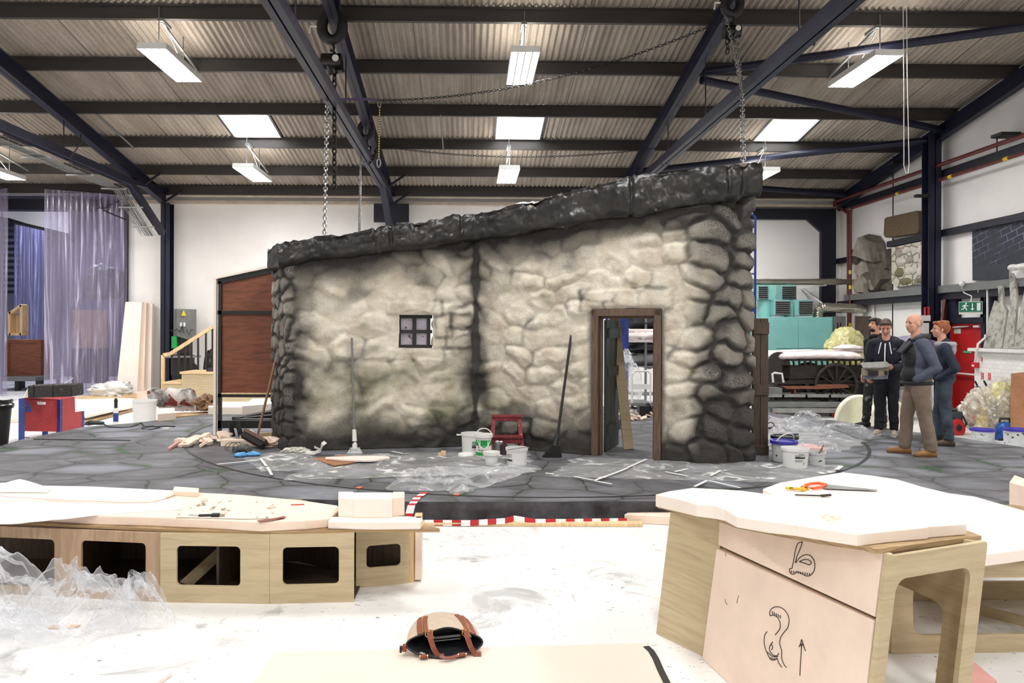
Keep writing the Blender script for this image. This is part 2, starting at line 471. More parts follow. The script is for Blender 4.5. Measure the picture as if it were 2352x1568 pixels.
def text(name, body, size, loc, rot, mat, parent, ext=.0008, align='CENTER'):
    return obj(name, put_text(MB(), body, size, loc, rot, ext, align), mat, parent)
def blob(parts, voxel=.008, smooth=3, name='blob'):
    """Overlapping closed solids fused into one continuous skin."""
    me = parts.mesh(name); o = bpy.data.objects.new(name, me); COL.objects.link(o)
    r = o.modifiers.new('fuse', 'REMESH'); r.mode = 'VOXEL'; r.voxel_size = voxel
    s = o.modifiers.new('relax', 'SMOOTH'); s.factor = .5; s.iterations = smooth
    dg = bpy.context.evaluated_depsgraph_get(); dg.update()
    out = bpy.data.meshes.new_from_object(o.evaluated_get(dg))
    bpy.data.objects.remove(o); bpy.data.meshes.remove(me); out.name = name
    return out
def chain_links(mb, p0, p1, sag=0.0, link_len=.07, r=.006, stretch=1.0):
    """Real interlocked links along a straight or sagging run."""
    p0, p1 = V(p0), V(p1); L = (p1 - p0).length; n = max(2, int(L / (link_len * .72)))
    def at(t):
        q = p0.lerp(p1, t); q.z -= sag * 4 * t * (1 - t); return q
    for i in range(n):
        a, b = at(i / n), at((i + 1) / n); d = (b - a).normalized(); c = (a + b) / 2
        s1 = d.orthogonal().normalized() if abs(d.z) > .9 else d.cross(Z).normalized()
        s2 = d.cross(s1)
        x = s1 if i % 2 else s2
        hl, w = link_len * .5, link_len * .27
        ring = []
        for k in range(8):
            t = 2 * PI * k / 8
            ring.append(c + d * hl * math.cos(t) + x * w * math.sin(t))
        mb.tube(ring, r, 4, closed=True)
    return mb
# ------------------------------------------------------------------ the hall
YB, XR, XL, YF = 20.3, 10.35, -17.0, -8.0        # back wall, right wall, left wall, wall behind the camera
YRIDGE = 4.0
SL = .17
def z_purlin(Y): return CAM_H + 3.70 + SL * (20 - Y) if Y >= YRIDGE else CAM_H + 3.70 + SL * (20 - 2 * YRIDGE + Y)
def z_sheet(Y): return z_purlin(Y) + .225
struct('floor', MB().bb(XL, XR + .3, YF, 34, -.2, 0), M['floor'], 'white painted workshop floor with scuffs and spilt paint')

# roof sheeting: corrugated, with three roof lights left open for their panels
SKY_X = [(-5.45, -4.35), (.55, 1.62), (6.55, 7.62)]
SKY_Y = (15.36, 17.05)
def m_roof():
    m, nt, b = newmat('fibre_cement_sheet')
    tc = _n(nt, 'ShaderNodeTexCoord'); sx = _n(nt, 'ShaderNodeSeparateXYZ'); nt.links.new(tc.outputs['Object'], sx.inputs[0])
    fr = math_(nt, 'FRACT', math_(nt, 'MULTIPLY', sx.outputs[0], 1.0))
    seam = math_(nt, 'LESS_THAN', fr, .014)
    base = ramp(nt, noise(nt, 1.2, 5, .6, (2.5, .5, 1)), [(.3, s2l((142, 131, 120))), (.7, s2l((178, 167, 155)))])
    base = mixc(nt, math_(nt, 'MULTIPLY', ramp(nt, noise(nt, 30, 3), [(.45, 0.0), (.7, .35)]), 1.0), base, s2l((110, 102, 94)))
    base = mixc(nt, math_(nt, 'MULTIPLY', seam, .7), base, s2l((60, 56, 52)))
    nt.links.new(base, b.inputs['Base Color']); b.inputs['Roughness'].default_value = .8
    return m
M['roof'] = m_roof()
def corrugated(mb, x0, x1, y0, y1, dz=0.0, pitch=.115, amp=.022):
    n = max(2, int((x1 - x0) / pitch * 8)); xs = [x0 + (x1 - x0) * i / n for i in range(n + 1)]
    ys = sorted({y0, y1} | ({YRIDGE} if y0 < YRIDGE < y1 else set()))
    mb.add([V((x, y, z_sheet(y) + amp * (1 + math.sin(2 * PI * x / pitch)) + dz)) for y in ys for x in xs],
           [(j * (n + 1) + i, j * (n + 1) + i + 1, (j + 1) * (n + 1) + i + 1, (j + 1) * (n + 1) + i) for j in range(len(ys) - 1) for i in range(n)])
mb = MB()
corrugated(mb, XL, XR + .3, YF, SKY_Y[0]); corrugated(mb, XL, XR + .3, SKY_Y[1], YB + .3)
xs = [XL] + [x for ab in SKY_X for x in ab] + [XR + .3]
for k in range(0, len(xs), 2): corrugated(mb, xs[k], xs[k + 1], *SKY_Y)
roof = struct('ceiling', mb, M['roof'], 'corrugated fibre cement roof sheeting', smooth=True)
M['sky'] = emit('daylight_through_roof_light', (.93, .97, 1.0), SKY_E)
for k, (a, b_) in enumerate(SKY_X):
    q = MB()
    y0, y1 = SKY_Y
    q.add([V((a, y0, z_sheet(y0) + .05)), V((b_, y0, z_sheet(y0) + .05)), V((b_, y1, z_sheet(y1) + .05)), V((a, y1, z_sheet(y1) + .05))], [(0, 1, 2, 3)])
    w = struct('window_%d' % (k + 1), q, M['sky'], 'translucent roof light panel, %s of the three' % ('leftmost', 'middle', 'rightmost')[k])
    w['category'] = 'window'
    r = MB()
    for x in (a, b_): r.bar((x, y0, z_sheet(y0) + .01), (x, y1, z_sheet(y1) + .01), .05, .06)
    struct('window_frame', r, M['purlin'], parent=w)

# walls
WB = MB()
OX0, OX1, OZ = -14.5, -9.42, 5.02               # opening to the next workshop, closed by strip curtains
WB.bb(OX1, XR + .3, YB, YB + .25, 0, 5.56); WB.bb(XL, OX0, YB, YB + .25, 0, 5.56); WB.bb(OX0, OX1, YB, YB + .25, OZ + .45, 5.56)
for x in (-7.0, -5.6, -4.2, -2.9, -1.6, .3, 2.2, 4.1): WB.bb(x, x + .006, YB - .004, YB, 0, 5.5)
struct('wall_back', WB, M['white_wall'], 'white panelled back wall with fine joints')
struct('wall_left', MB().bb(XL - .25, XL, YF, YB + .25, 0, 8), M['white_wall'])
struct('wall_front', MB().bb(XL, XR + .3, YF - .25, YF, 0, 8), M['white_wall'])
g = MB(); gp = [V((XR, YF, 0)), V((XR, YB + .25, 0)), V((XR, YB + .25, z_sheet(YB + .25) + .02)), V((XR, YRIDGE, z_sheet(YRIDGE) + .02)), V((XR, YF, z_sheet(YF) + .02))]
g.prism(gp, (.3, 0, 0))
struct('wall_right', g, M['white_wall'], 'white panelled gable wall on the right')
sl = MB()
for y in (17.75, 13.35, 10.5): sl.bb(XR - .012, XR, y, y + .03, 0, 6.2)
struct('trim_1', sl, M['black'], 'dark vertical panel joints in the gable wall')
tr = MB(); tr.bb(OX1 + .05, XR - .15, YB - .16, YB, 5.22, 5.30); tr.tube([(OX1, YB - .2, 5.42), (XR - .3, YB - .2, 5.42)], .035, 8)
struct('trim_2', tr, pm('cream_eaves_strip', (196, 182, 166), .6), 'cream eaves strip and conduit along the top of the back wall')
struct('trim_3', MB().bb(OX0, OX1, YB - .12, YB + .2, OZ, OZ + .3), M['navy_dark'], 'dark navy header beam over the curtained opening')
jb = MB(); jb.bb(OX1 - .08, OX1, YB - .1, YB + .26, 0, OZ + .3)
struct('trim_4', jb, M['black'], 'dark jamb of the curtained opening')

# purlins
PUR = [20.0, 18.62, 16.97, 15.31, 13.60, 11.98]
ORD = ['lowest grey roof purlin, just above the back wall', 'second lowest grey roof purlin, crossing behind the far ceiling lights', 'grey roof purlin lit at the lower edge of the roof lights',
       'grey roof purlin along the upper edge of the roof lights', 'grey roof purlin crossing behind the near ceiling lights', 'nearest grey roof purlin, topmost in the photo']
def purlin(y):
    z = z_purlin(y); b = MB(); x0, x1 = XL + .05, XR - .06
    b.bb(x0, x1, y - .004, y + .004, z, z + .22); b.bb(x0, x1, y, y + .075, z, z + .008); b.bb(x0, x1, y - .075, y, z + .212, z + .22)
    b.bb(x0, x1, y + .067, y + .075, z, z + .025)
    return b
for y, l in zip(PUR, ORD): single('roof_purlin', purlin(y), M['purlin'], l, 'purlin', 'grey purlins under the roof sheeting')

# rafters: I-section portal rafters
RX = [-8.31, -2.15, 4.0, 10.12]
def ibeam(b, p0, p1, w, h, t=.018, up=Z):
    p0, p1 = V(p0), V(p1); d = (p1 - p0).normalized(); x = d.cross(V(up)).normalized(); u = x.cross(d)
    b.bar(p0, p1, t, h, up)
    for s in (-1, 1): b.bar(p0 + u * s * (h / 2 - t / 2), p1 + u * s * (h / 2 - t / 2), w, t, up)
RL = ['navy portal rafter at the left, above the cable basket', 'navy portal rafter left of centre carrying two hoists', 'navy portal rafter right of centre carrying one hoist', 'navy gable rafter against the right wall']
for X, l in zip(RX, RL):
    t = thing('portal_rafter', l, 'rafter', (X, YB - .3, 5.2), 'navy portal rafters')
    h = .30
    w = .17 if X < 9 else .15
    b = MB(); y0, y1 = YB - .25, YRIDGE
    ibeam(b, (X, y0, z_purlin(y0) - h / 2), (X, y1, z_purlin(y1) - h / 2), w, h)
    ibeam(b, (X, y1, z_purlin(y1) - h / 2), (X, YF + .1, z_purlin(YF + .1) - h / 2), w, h)
    obj('beam', b, M['navy'], t)
    if X < 9:
        for yy, s in ((18.62, 1), (20.0 - .12, 1)):
            k = MB(); k.bar((X + .06, yy - .05, z_purlin(yy) - .28), (X + .5, yy - .05, z_purlin(yy) + .02), .05, .05); obj('knee_brace', k, M['navy_dark'], t)
# columns
def column(X, Y, z1, label, w=.2, d=.3, m='navy', z0=0.0):
    b = MB(); ibeam(b, (X, Y, z0), (X, Y, z1), w, d, .02, up=(0, 1, 0))
    b.box((X, Y, z0 + .012), (w + .12, d + .1, .024))
    return single('steel_column', b, M[m], label, 'column', 'navy steel columns')
column(RX[0] + .02, YB - .17, 5.2, 'navy steel column on the back wall beside the electrical cabinet', .24, .3)
column(RX[1], YB - .17, 5.2, 'navy steel column behind the cottage roof at left of centre', .2, .3)
column(RX[2], YB - .17, 5.2, 'navy steel column hidden behind the tall end of the cottage', .2, .3)
c = column(10.03, 15.78, 6.05, 'tall navy column standing against the right wall beside the fire exit', .27, .26)
# runway beams under the rafters: twin channels
def runway(X, label, y_near=-3.0):
    t = thing('runway_beam', label, 'beam', (X, 17.9, 5.25), 'horizontal navy beams below the rafters')
    z = CAM_H + 3.5
    b = MB()
    for s in (-1, 1): b.bb(X + s * .012, X + s * .10, y_near, 17.9, z, z + .16)
    b.bb(X - .09, X + .09, 15.2, 15.27, z - .006, z); obj('twin_channel', b, M['navy'], t)
    k = MB(); k.bar((X, 17.85, z + .08), (X, 19.78, 4.35), .16, .14); k.bar((X, 17.9, z + .1), (X, YB - .3, z + .3), .14, .12)
    obj('haunch', k, M['navy'], t)
    for y in (15.0, 12.6, 9.0, 5.0):
        r = MB(); r.cyl((X, y, z + .16), (X, y, z_purlin(y) - .3), .012, n=8); obj('hanger_rod', r, M['navy_dark'], t)
    return t
runway(RX[0] + .03, 'navy runway beam at the left with a wire cable basket')
runway(RX[1], 'navy runway beam left of centre, crossed by a purple lifting strap')
runway(RX[2] + .06, 'navy runway beam right of centre, sloping down behind the cottage roof')
b = MB(); b.box((RX[1], YB - .35, 4.95), (.95, .12, .5)); 
single('head_plate', b, M['navy_dark'], 'dark navy plate on the head of the column at left of centre', 'steel plate')
# wire cable basket below the left runway beam
bk = MB()
xb, zb = RX[0] - .02, CAM_H + 3.44
def bpt(y, dx, dz):
    if y <= 17.9: return V((xb + dx, y, zb + dz))
    k = (y - 17.9) / 1.7; return V((xb + dx, 17.9 + 1.6 * k, zb - .02 - .95 * k + dz))
ys = [2, 17.9, 19.5]
for dx in np.linspace(-.34, .0, 7):
    bk.tube([bpt(y, dx, -.06) for y in ys], .006, 4)
for dx in (-.34, 0): bk.tube([bpt(y, dx, .0) for y in ys], .006, 4)
for y in np.arange(2.2, 19.4, .3):
    bk.tube([bpt(y, -.34, 0), bpt(y, -.34, -.06), bpt(y, 0, -.06), bpt(y, 0, 0)], .004, 4)
single('cable_basket', bk, M['galv'], 'wire mesh cable basket running below the left navy beam', 'cable tray')
bk = MB()
for y in (14.4, 16.0, 17.5, 18.4, 19.1): bk.bar(bpt(y, -.44, -.09), bpt(y, .16, -.09), .05, .03)
cables = MB()
for dx in (-.25, -.16, -.1, -.2, -.06): cables.tube([bpt(y, dx + .02 * math.sin(y), -.045) for y in (2, 8, 14, 17.9, 19.5)], .012, 5)
bt = thing('cable_bundle', 'grey cables lying in the wire basket at the left', 'cable', (xb, 17.9, zb))
obj('cable', cables, M['grey_metal'], bt)
obj('bracket_bars', bk, M['galv'], bt)

# wind bracing tubes at the right
bz = [((1605, 168, 13.4), (2420, 52, 11.4), 'upper navy bracing tube rising to the right edge'),
      ((1612, 184, 13.2), (2172, 300, 15.6), 'navy bracing tube running down to the gable column head'),
      ((1480, 392, 18.0), (2128, 322, 15.9), 'blue bracing tube catching the light below the right roof light'),
      ((1745, 432, 19.3), (1945, 448, 19.4), 'short dark bracing tube behind the end of the cottage roof')]
for a, b_, l in bz:
    m = MB(); m.cyl(PY(*a), PY(*b_), .075, n=12); single('bracing_tube', m, M['navy'], l, 'tube', 'wind bracing tubes')
# heavy navy door portal at the right end of the back wall
pt = MB()
xa, xb_ = PY(1700, 500, YB).x - 2.2, PY(1886, 500, YB - .1).x
zt, zl = 5.18, PY(1800, 505, YB).z
pt.bb(xa, XR - .2, YB - .14, YB, zl, zt); pt.bb(xb_, XR - .2, YB - .14, YB, 0, zl)
pt.prism([(xb_ + .001, YB - .14, zl), (xb_ - .38, YB - .14, zl), (xb_ + .001, YB - .14, zl - .34)], (0, .14, 0))
struct('trim_5', pt, M['navy_dark'], 'dark navy portal frame with a chamfered corner at the right of the back wall')
# rails and pipes on the right wall
rl = MB(); rl.bb(XR - .14, XR, 9, 17.8, 3.84, 3.98); rl.bb(XR - .14, XR, 18.9, YB, 3.66, 3.80)
struct('trim_6', rl, M['navy_dark'], 'dark navy rail along the right wall')
rl = MB(); rl.bb(XR - .2, XR, 9, YB - .2, 2.46, 2.60)
struct('trim_7', rl, M['navy_dark'], 'dark rail under the trunking on the right wall')
ty = single('cable_trunking', MB().bb(XR - .26, XR - .02, 8.5, 19.6, 2.60, 2.76), M['grey_metal'], 'long grey cable trunking along the right wall', 'trunking', bev=.006)
pz = 5.35
m = MB(); m.tube([(XR - .28, 6, pz), (XR - .28, YB - .2, pz), (XR - .28, YB - .22, pz - .12)], .043, 12); m.tube([PX(1948, 482, XR - .12), PX(1949, 780, XR - .12)], .038, 12)
m.tube([(XR - .28, YB - .2, pz - .02), PX(1948, 490, XR - .12)], .04, 10)
single('sprinkler_pipe', m, M['red_pipe'], 'thick oxide red pipe along the right wall turning down at the corner', 'pipe', smooth=40)
m = MB(); m.tube([(XR - .24, 6, 5.04), (XR - .24, 19.25, 5.04), (XR - .24, 19.32, 4.95), (XR - .24, 19.32, 4.8), (XR - .24, 19.32, 1.3)], .035, 10)
t = thing('gas_pipe', 'thin red pipe with yellow bands below the thick red pipe', 'pipe', (XR - .24, 19.4, 1.3))
obj('pipe_run', m, M['red_pipe'], t, smooth=40)
for y in (11.5, 13.6, 15.2, 17.1): 
    m = MB(); m.cyl((XR - .24, y, 5.04), (XR - .24, y + .12, 5.04), .039, n=10); obj('yellow_band', m, M['yellow'], t)
for z in (3.3, 2.9, 2.35, 1.9):
    m = MB(); m.cyl((XR - .24, 19.32, z), (XR - .24, 19.32, z + .1), .039, n=10); obj('yellow_band', m, M['yellow'], t)
m = MB(); m.bb(XR - .14, XR, 6, YB - .1, 5.12, 5.27)
struct('trim_8', m, M['navy_dark'], 'navy rail behind the red pipes on the right wall')
for k, (x, y) in enumerate([(2048, 378), (2290, 314)]):
    p = PX(x, y, XR - .3); m = MB(); m.bb(p.x - .1, p.x + .28, p.y - .25, p.y + .03, p.z - .03, p.z + .03); m.cyl((p.x, p.y, p.z - .3), (p.x, p.y, p.z + .03), .012, n=8)
    single('pipe_bracket', m, M['black'], 'black cantilever bracket carrying the red pipe, ' + ('left of the tall column' if k == 0 else 'near the right edge'), 'bracket')
m = MB(); p = PY(2120, 450, 15.7); m.bb(p.x - .17, p.x + .12, p.y - .05, p.y + .05, p.z - .03, p.z + .03)
single('stub_bracket', m, M['black'], 'short black stub bracket on the left face of the tall right column', 'bracket')
# ------------------------------------------------------------------ ceiling lamps (rows carry on beyond the frame, over the floor in front)
M['tube'] = emit('fluorescent_tube', (1.0, .985, .95), 7.0)
def fixture():
    t = thing('ceiling_light', 'fixture', 'ceiling light', (0, 0, 0), 'hanging fluorescent fittings')
    w, L = .46, 1.55
    b = MB(); b.bb(-w / 2, w / 2, -L / 2, L / 2, .045, .10)
    for x in (-w / 2, w / 2): b.bb(x - .006, x + .006, -L / 2, L / 2, 0, .05)
    for y in (-L / 2, L / 2): b.bb(-w / 2, w / 2, y - .006, y + .006, 0, .05)
    obj('housing', b, M['white_metal'], t)
    for x in (-.115, 0, .115):
        q = MB(); q.bb(x - .009, x + .009, -L / 2, L / 2, 0.0, .05); obj('louvre_blade', q, M['grey_metal'], t)
    for x in (-.172, -.0575, .0575, .172):
        q = MB(); q.bb(x - .047, x + .047, -L / 2 + .012, L / 2 - .012, .022, .04); obj('fluorescent_tube', q, M['tube'], t)
    for y in (-.5, .5):
        q = MB(); q.tube([(0, y, .10), (0, y, .78)], .008, 6); obj('hanging_wire', q, M['grey_metal'], t)
    q = MB(); q.bar((0, -.40, .585), (0, 1.25, .335), .04, .035); q.bar((.03, -.35, .57), (.05, .45, .1), .014, .014); q.box((0, -.29, .60), (.09, .36, .05))
    obj('conduit', q, M['grey_metal'], t)
    la = bpy.data.lights.new('tube_light', 'AREA'); la.shape = 'RECTANGLE'; la.size = w * .95; la.size_y = L * .95; la.energy = LAMP_W; la.color = (1, .98, .95)
    o = bpy.data.objects.new('tube_light', la); link(o, t); o.location = (0, 0, .016)
    lu = bpy.data.lights.new('up_light', 'AREA'); lu.shape = 'RECTANGLE'; lu.size = .3; lu.size_y = L * .8; lu.energy = LAMP_UP; lu.color = (1, .95, .86)
    o = bpy.data.objects.new('up_light', lu); link(o, t); o.location = (0, 0, .12); o.rotation_euler = (PI, 0, 0)
    return t
FX = {-5.06: 'left', .87: 'middle', 6.72: 'right', -11.0: 'far left'}
proto = None
for yk, (y, z) in enumerate([(12.43, 6.2), (17.1, 5.36), (7.6, 6.6), (3.0, 6.6), (-1.6, 6.0)]):
    for x, wd in FX.items():
        if yk in (0,) and wd == 'far left': lab = 'ceiling light beyond the left edge'
        l = '%s hanging fluorescent ceiling light of the %s row' % (wd, ('near', 'far', 'next', 'following', 'last')[yk])
        if proto is None:
            proto = fixture(); f = proto; f.location = (x, y, z); f['label'] = l
        else: f = dup(proto, (x, y, z), 0, l)
# conduits, cords and rods under the roof
def wire(name, pts, r, mat, label, cat, **kw):
    m = MB(); m.tube(pts, r, 6); return single(name, m, M[mat], label, cat, **kw)
wire('conduit_drop', [PY(222, 262, 15.3), PY(308, 340, 16.0)], .02, 'grey_metal', 'thin double conduit hanging under the roof left of the left roof light', 'conduit')
wire('conduit_drop', [PY(1012, 264, 15.3), PY(1018, 341, 16.9)], .014, 'grey_metal', 'thin conduit hanging between the purlins left of the middle roof light', 'conduit')
wire('loop_cable', [PY(186, 308, 15), PY(184, 330, 14.8), PY(172, 348, 14.8), PY(160, 362, 15)], .012, 'black', 'black loop of cable hanging at the left navy rafter', 'cable')
wire('pull_cord', [PY(2074, -10, 11.5), PY(2076, 180, 11.5), PY(2076, 380, 11.5), PY(2080, 397, 11.5), PY(2086, 396, 11.5), PY(2088, 380, 11.5), PY(2084, 180, 11.5), PY(2082, -10, 11.5)], .006, 'white_metal', 'long white looped pull cord hanging at the right', 'cord')
m = MB(); m.tube([PY(1868, 104, 11), PY(1876, 84, 11), PY(1884, 78, 11), PY(1884, 72, 11)], .02, 8)
single('bent_rod', m, M['black'], 'bent black steel hook hanging below the right runway beam', 'hook')
# hoists
def hoist(px, py, Y, label, r=.26):
    p = PY(px, py, Y)
    t = thing('chain_hoist', label, 'hoist', tuple(p), 'black chain hoists on the rafters')
    m = MB(); ring = [p + V((r * .62 * math.cos(a), 0, r * .8 * math.sin(a))) for a in np.linspace(0, 2 * PI, 20, endpoint=False)]
    m.tube(ring, r * .34, 8, closed=True); m.bb(p.x - r * .45, p.x + r * .45, p.y - .06, p.y + .06, p.z + r * .5, p.z + r * 2.3); obj('beam_clamp', m, M['black'], t, smooth=50)
    m = MB(); m.tube([p + V((0, 0, -r * .9)), p + V((.03, 0, -r * 1.25)), p + V((.02, 0, -r * 1.5)), p + V((-.03, 0, -r * 1.4))], .022, 8); obj('hook', m, M['black_chain'], t)
    q = p + V((0, 0, -r * 2.15)); m = MB(); m.cyl(q + V((-r * .6, 0, 0)), q + V((r * .6, 0, 0)), r * .52, n=20); m.cyl(q + V((-.02, -.02, -.0)), q + V((.02, .02, -r * .7)), r * .3, n=10); obj('hoist_body', m, M['black_gloss'], t, smooth=40)
    m = MB(); m.cyl(q + V((r * .3, -r * .45, .02)), q + V((r * .3, -r * .56, .02)), r * .2, n=16); obj('rating_plate', m, M['white_metal'], t)
    m = MB(); m.tube([p + V((-r * .6, -.02, -.0)), p + V((-r * 1.3, -.02, .0)), p + V((-r * 1.35, -.02, -.1))], .014, 6); obj('lever', m, M['white_metal'], t)
    return q
q1 = hoist(763, 62, 11.6, 'upper black chain hoist on the rafter left of centre', .26)
q2 = hoist(840, 300, 15.3, 'lower black chain hoist hanging further back on the rafter left of centre', .2)
q3 = hoist(1681, 8, 10.9, 'black chain hoist on the rafter right of centre', .2)
def chain(p0, p1, label, mat='chain', sag=0, ll=.085, r=.008, group='lifting chains'):
    m = MB(); chain_links(m, p0, p1, sag, ll, r); return single('lifting_chain', m, M[mat], label, 'chain', group)
chain(PY(754, 128, 11.6), PY(745, 545, 9.95), 'bright chain hanging down to the low left end of the cottage roof')
chain(PY(768, 122, 11.6), PY(768, 432, 11.5), 'dark doubled chain hanging from the upper hoist', 'black_chain', ll=.12, r=.015)
chain(PY(829, 352, 15.2), PY(826, 533, 10.4), 'thin chain dropping from the lower hoist to the cottage roof', 'chain', ll=.07, r=.006)
chain(PY(868, 340, 15.2), PY(849, 376, 15.2), 'short slack chain under the lower hoist', 'black_chain', ll=.12, r=.014)
chain(PY(1668, 40, 10.9), PY(1705, 205, 10.2), 'left strand of the bright chain under the right hoist', ll=.1)
chain(PY(1686, 60, 10.9), PY(1705, 205, 10.2), 'right strand of the bright chain under the right hoist', ll=.1)
chain(PY(1705, 205, 10.2), PY(1707, 377, 9.0), 'bright chain dropping to the high right end of the cottage roof', ll=.1)
chain(PY(1670, 66, 10.9), PY(1671, 124, 10.9), 'short dark chain end beside the right hoist', 'black_chain', ll=.1)
chain(PY(868, 230, 12.4), PY(1664, 46, 10.9), 'long thin chain strung from the purple strap to the right hoist', 'black_chain', sag=.3, ll=.07, r=.005)
chain(PY(905, 340, 15.4), PY(1560, 332, 15.3), 'long slack chain hanging below the middle roof light', 'black_chain', sag=.22, ll=.07, r=.005)
m = MB(); m.strip([PY(736, 230, 12.0), PY(760, 231, 12.0), PY(800, 228, 12.1), PY(852, 228, 12.3), PY(868, 230, 12.4)], .05, (0, -1, .3), .006)
single('lifting_strap', m, pm('purple_webbing', (88, 74, 108), .7), 'purple webbing strap looped round the runway beam', 'strap')
t = thing('rope_sling', 'yellow and black rope with steel carabiners hanging left of centre', 'rope', tuple(PY(871, 240, 12.4)))
def carabiner(px, y0, y1, Y, nm):
    a, b_ = PY(px, y0, Y), PY(px, y1, Y); c = (a + b_) / 2; h = (a.z - b_.z) / 2; m = MB()
    m.tube([c + V((h * .38 * math.cos(k), 0, h * math.sin(k))) for k in np.linspace(0, 2 * PI, 18, endpoint=False)], .011, 6, closed=True); obj(nm, m, M['chain'], t)
carabiner(871, 230, 246, 12.4, 'carabiner'); carabiner(870, 364, 384, 12.4, 'carabiner')
m = MB(); a, b_ = PY(872, 246, 12.4), PY(870, 364, 12.4); N = 40
for i in range(N):
    m.cur = i % 2; m.cyl(a.lerp(b_, i / N), a.lerp(b_, (i + 1) / N), .011, n=6)
obj('rope', m, [M['yellow'], M['black']], t)
# ------------------------------------------------------------------ the four people
M['hair_dark'] = pm('dark_brown_hair', (44, 34, 30), .6, var=.3, scale=30, bmp=.4, bscale=90)
M['hair_brown'] = pm('brown_hair', (82, 62, 50), .6, var=.25, scale=30, bmp=.4, bscale=90)
M['hair_red'] = pm('reddish_hair', (150, 84, 50), .6, var=.3, scale=30, bmp=.5, bscale=70)
M['stubble'] = pm('shaven_grey_hair', (176, 146, 130), .6, var=.1, scale=30)
M['hoodie_black'] = pm('paint_splashed_black_cotton', (24, 24, 26), .85, var=.3, scale=8, bmp=.3, bscale=14, spots=(24, .68, (150, 152, 150)))
M['trouser_paint'] = pm('paint_splattered_work_trousers', (36, 36, 38), .85, var=.3, scale=8, bmp=.3, bscale=12, spots=(16, .60, (120, 120, 116)))
M['hoodie_navy'] = pm('navy_cotton', (22, 26, 40), .85, var=.25, scale=7, bmp=.3, bscale=10)
M['trouser_navy'] = pm('dark_navy_cotton', (18, 21, 32), .85, var=.25, scale=7, bmp=.3, bscale=10)
M['jacket_blue'] = pm('slate_blue_jacket_cloth', (76, 82, 100), .7, var=.14, scale=6, bmp=.35, bscale=10)
M['jacket_black'] = pm('black_jacket_panel', (34, 35, 40), .7, var=.2, scale=6, bmp=.3, bscale=10)
M['khaki'] = pm('stone_brown_trousers', (132, 116, 102), .85, var=.1, scale=5, bmp=.45, bscale=9)
M['boot_tan'] = pm('tan_leather_boot', (152, 110, 60), .55, var=.15, scale=9)
M['shoe_beige'] = pm('beige_canvas_shoe', (176, 162, 150), .8, var=.08)
M['shoe_black'] = pm('black_work_boot', (34, 33, 34), .6, var=.3, scale=12, spots=(20, .66, (110, 108, 104)))
M['shoe_brown'] = pm('brown_leather_boot', (84, 62, 48), .6, var=.2)
M['denim'] = pm('dark_blue_denim', (38, 48, 66), .85, var=.35, scale=4, bmp=.4, bscale=9, col2=(84, 98, 112))
M['jacket_denim'] = pm('dark_navy_jacket', (26, 38, 58), .75, var=.2, scale=6, bmp=.4, bscale=9)
M['hood_grey'] = pm('grey_hood', (164, 164, 172), .9, var=.06, bmp=.3, bscale=14)
M['eye'] = pm('eye_dark', (40, 34, 32), .3, var=.05)
M['brow'] = pm('eyebrow', (70, 52, 42), .8, var=.1)
M['lips'] = pm('lips', (176, 112, 98), .6, var=.05)

class Fig:
    """Local frame of a standing person: f forward, l to their left, z up from the ground they stand on."""
    def __init__(s, x, y, z, face_deg, H=1.78):
        s.o = V((x, y, z)); a = math.radians(face_deg); s.F = V((math.cos(a), math.sin(a), 0)); s.L = V((-math.sin(a), math.cos(a), 0)); s.k = H / 1.78
    def __call__(s, f, l, z): return s.o + (s.F * f + s.L * l + Z * z) * s.k
def hand(mb, wrist, d, palm_n, curl=.5, side=1, k=1.0, thumb_out=.6):
    """Palm and five separate curled fingers; d points from wrist to knuckles, palm_n out of the palm."""
    d = V(d).normalized(); pn = V(palm_n); pn = (pn - d * pn.dot(d)).normalized(); x = d.cross(pn).normalized() * side
    w = V(wrist)
    for q in (-.028, -.01, .01, .028):
        mb.cap(w + x * q * .7 * k + d * .01 * k, w + d * .085 * k + x * q * k, .0155 * k, .013 * k, 8)
    for q, L in zip((-.030, -.010, .011, .031), (.062, .076, .080, .070)):
        p = w + d * .09 * k + x * q * k; dd = d
        for j, fr in enumerate((.46, .31, .23)):
            a = curl * (.5, 1.0, .8)[j]
            dd = (dd * math.cos(a) + pn * math.sin(a)).normalized()
            p2 = p + dd * L * fr * k; mb.cap(p, p2, (.0092, .0085, .0078)[j] * k, (.0085, .0078, .007)[j] * k, 8); p = p2
    p = w + d * .028 * k + x * .030 * k
    t = (x * thumb_out + d * .75 + pn * .35).normalized(); p2 = p + t * .038 * k; mb.cap(p, p2, .0125 * k, .0105 * k, 8)
    t2 = (d * .8 + pn * .6 + x * .1).normalized(); mb.cap(p2, p2 + t2 * .030 * k, .0105 * k, .0085 * k, 8)
def wrinkle(me, amp, sc):
    new = [v.co + v.normal * amp * fractal(v.co, sc, 2) for v in me.vertices]
    for v, c in zip(me.vertices, new): v.co = c
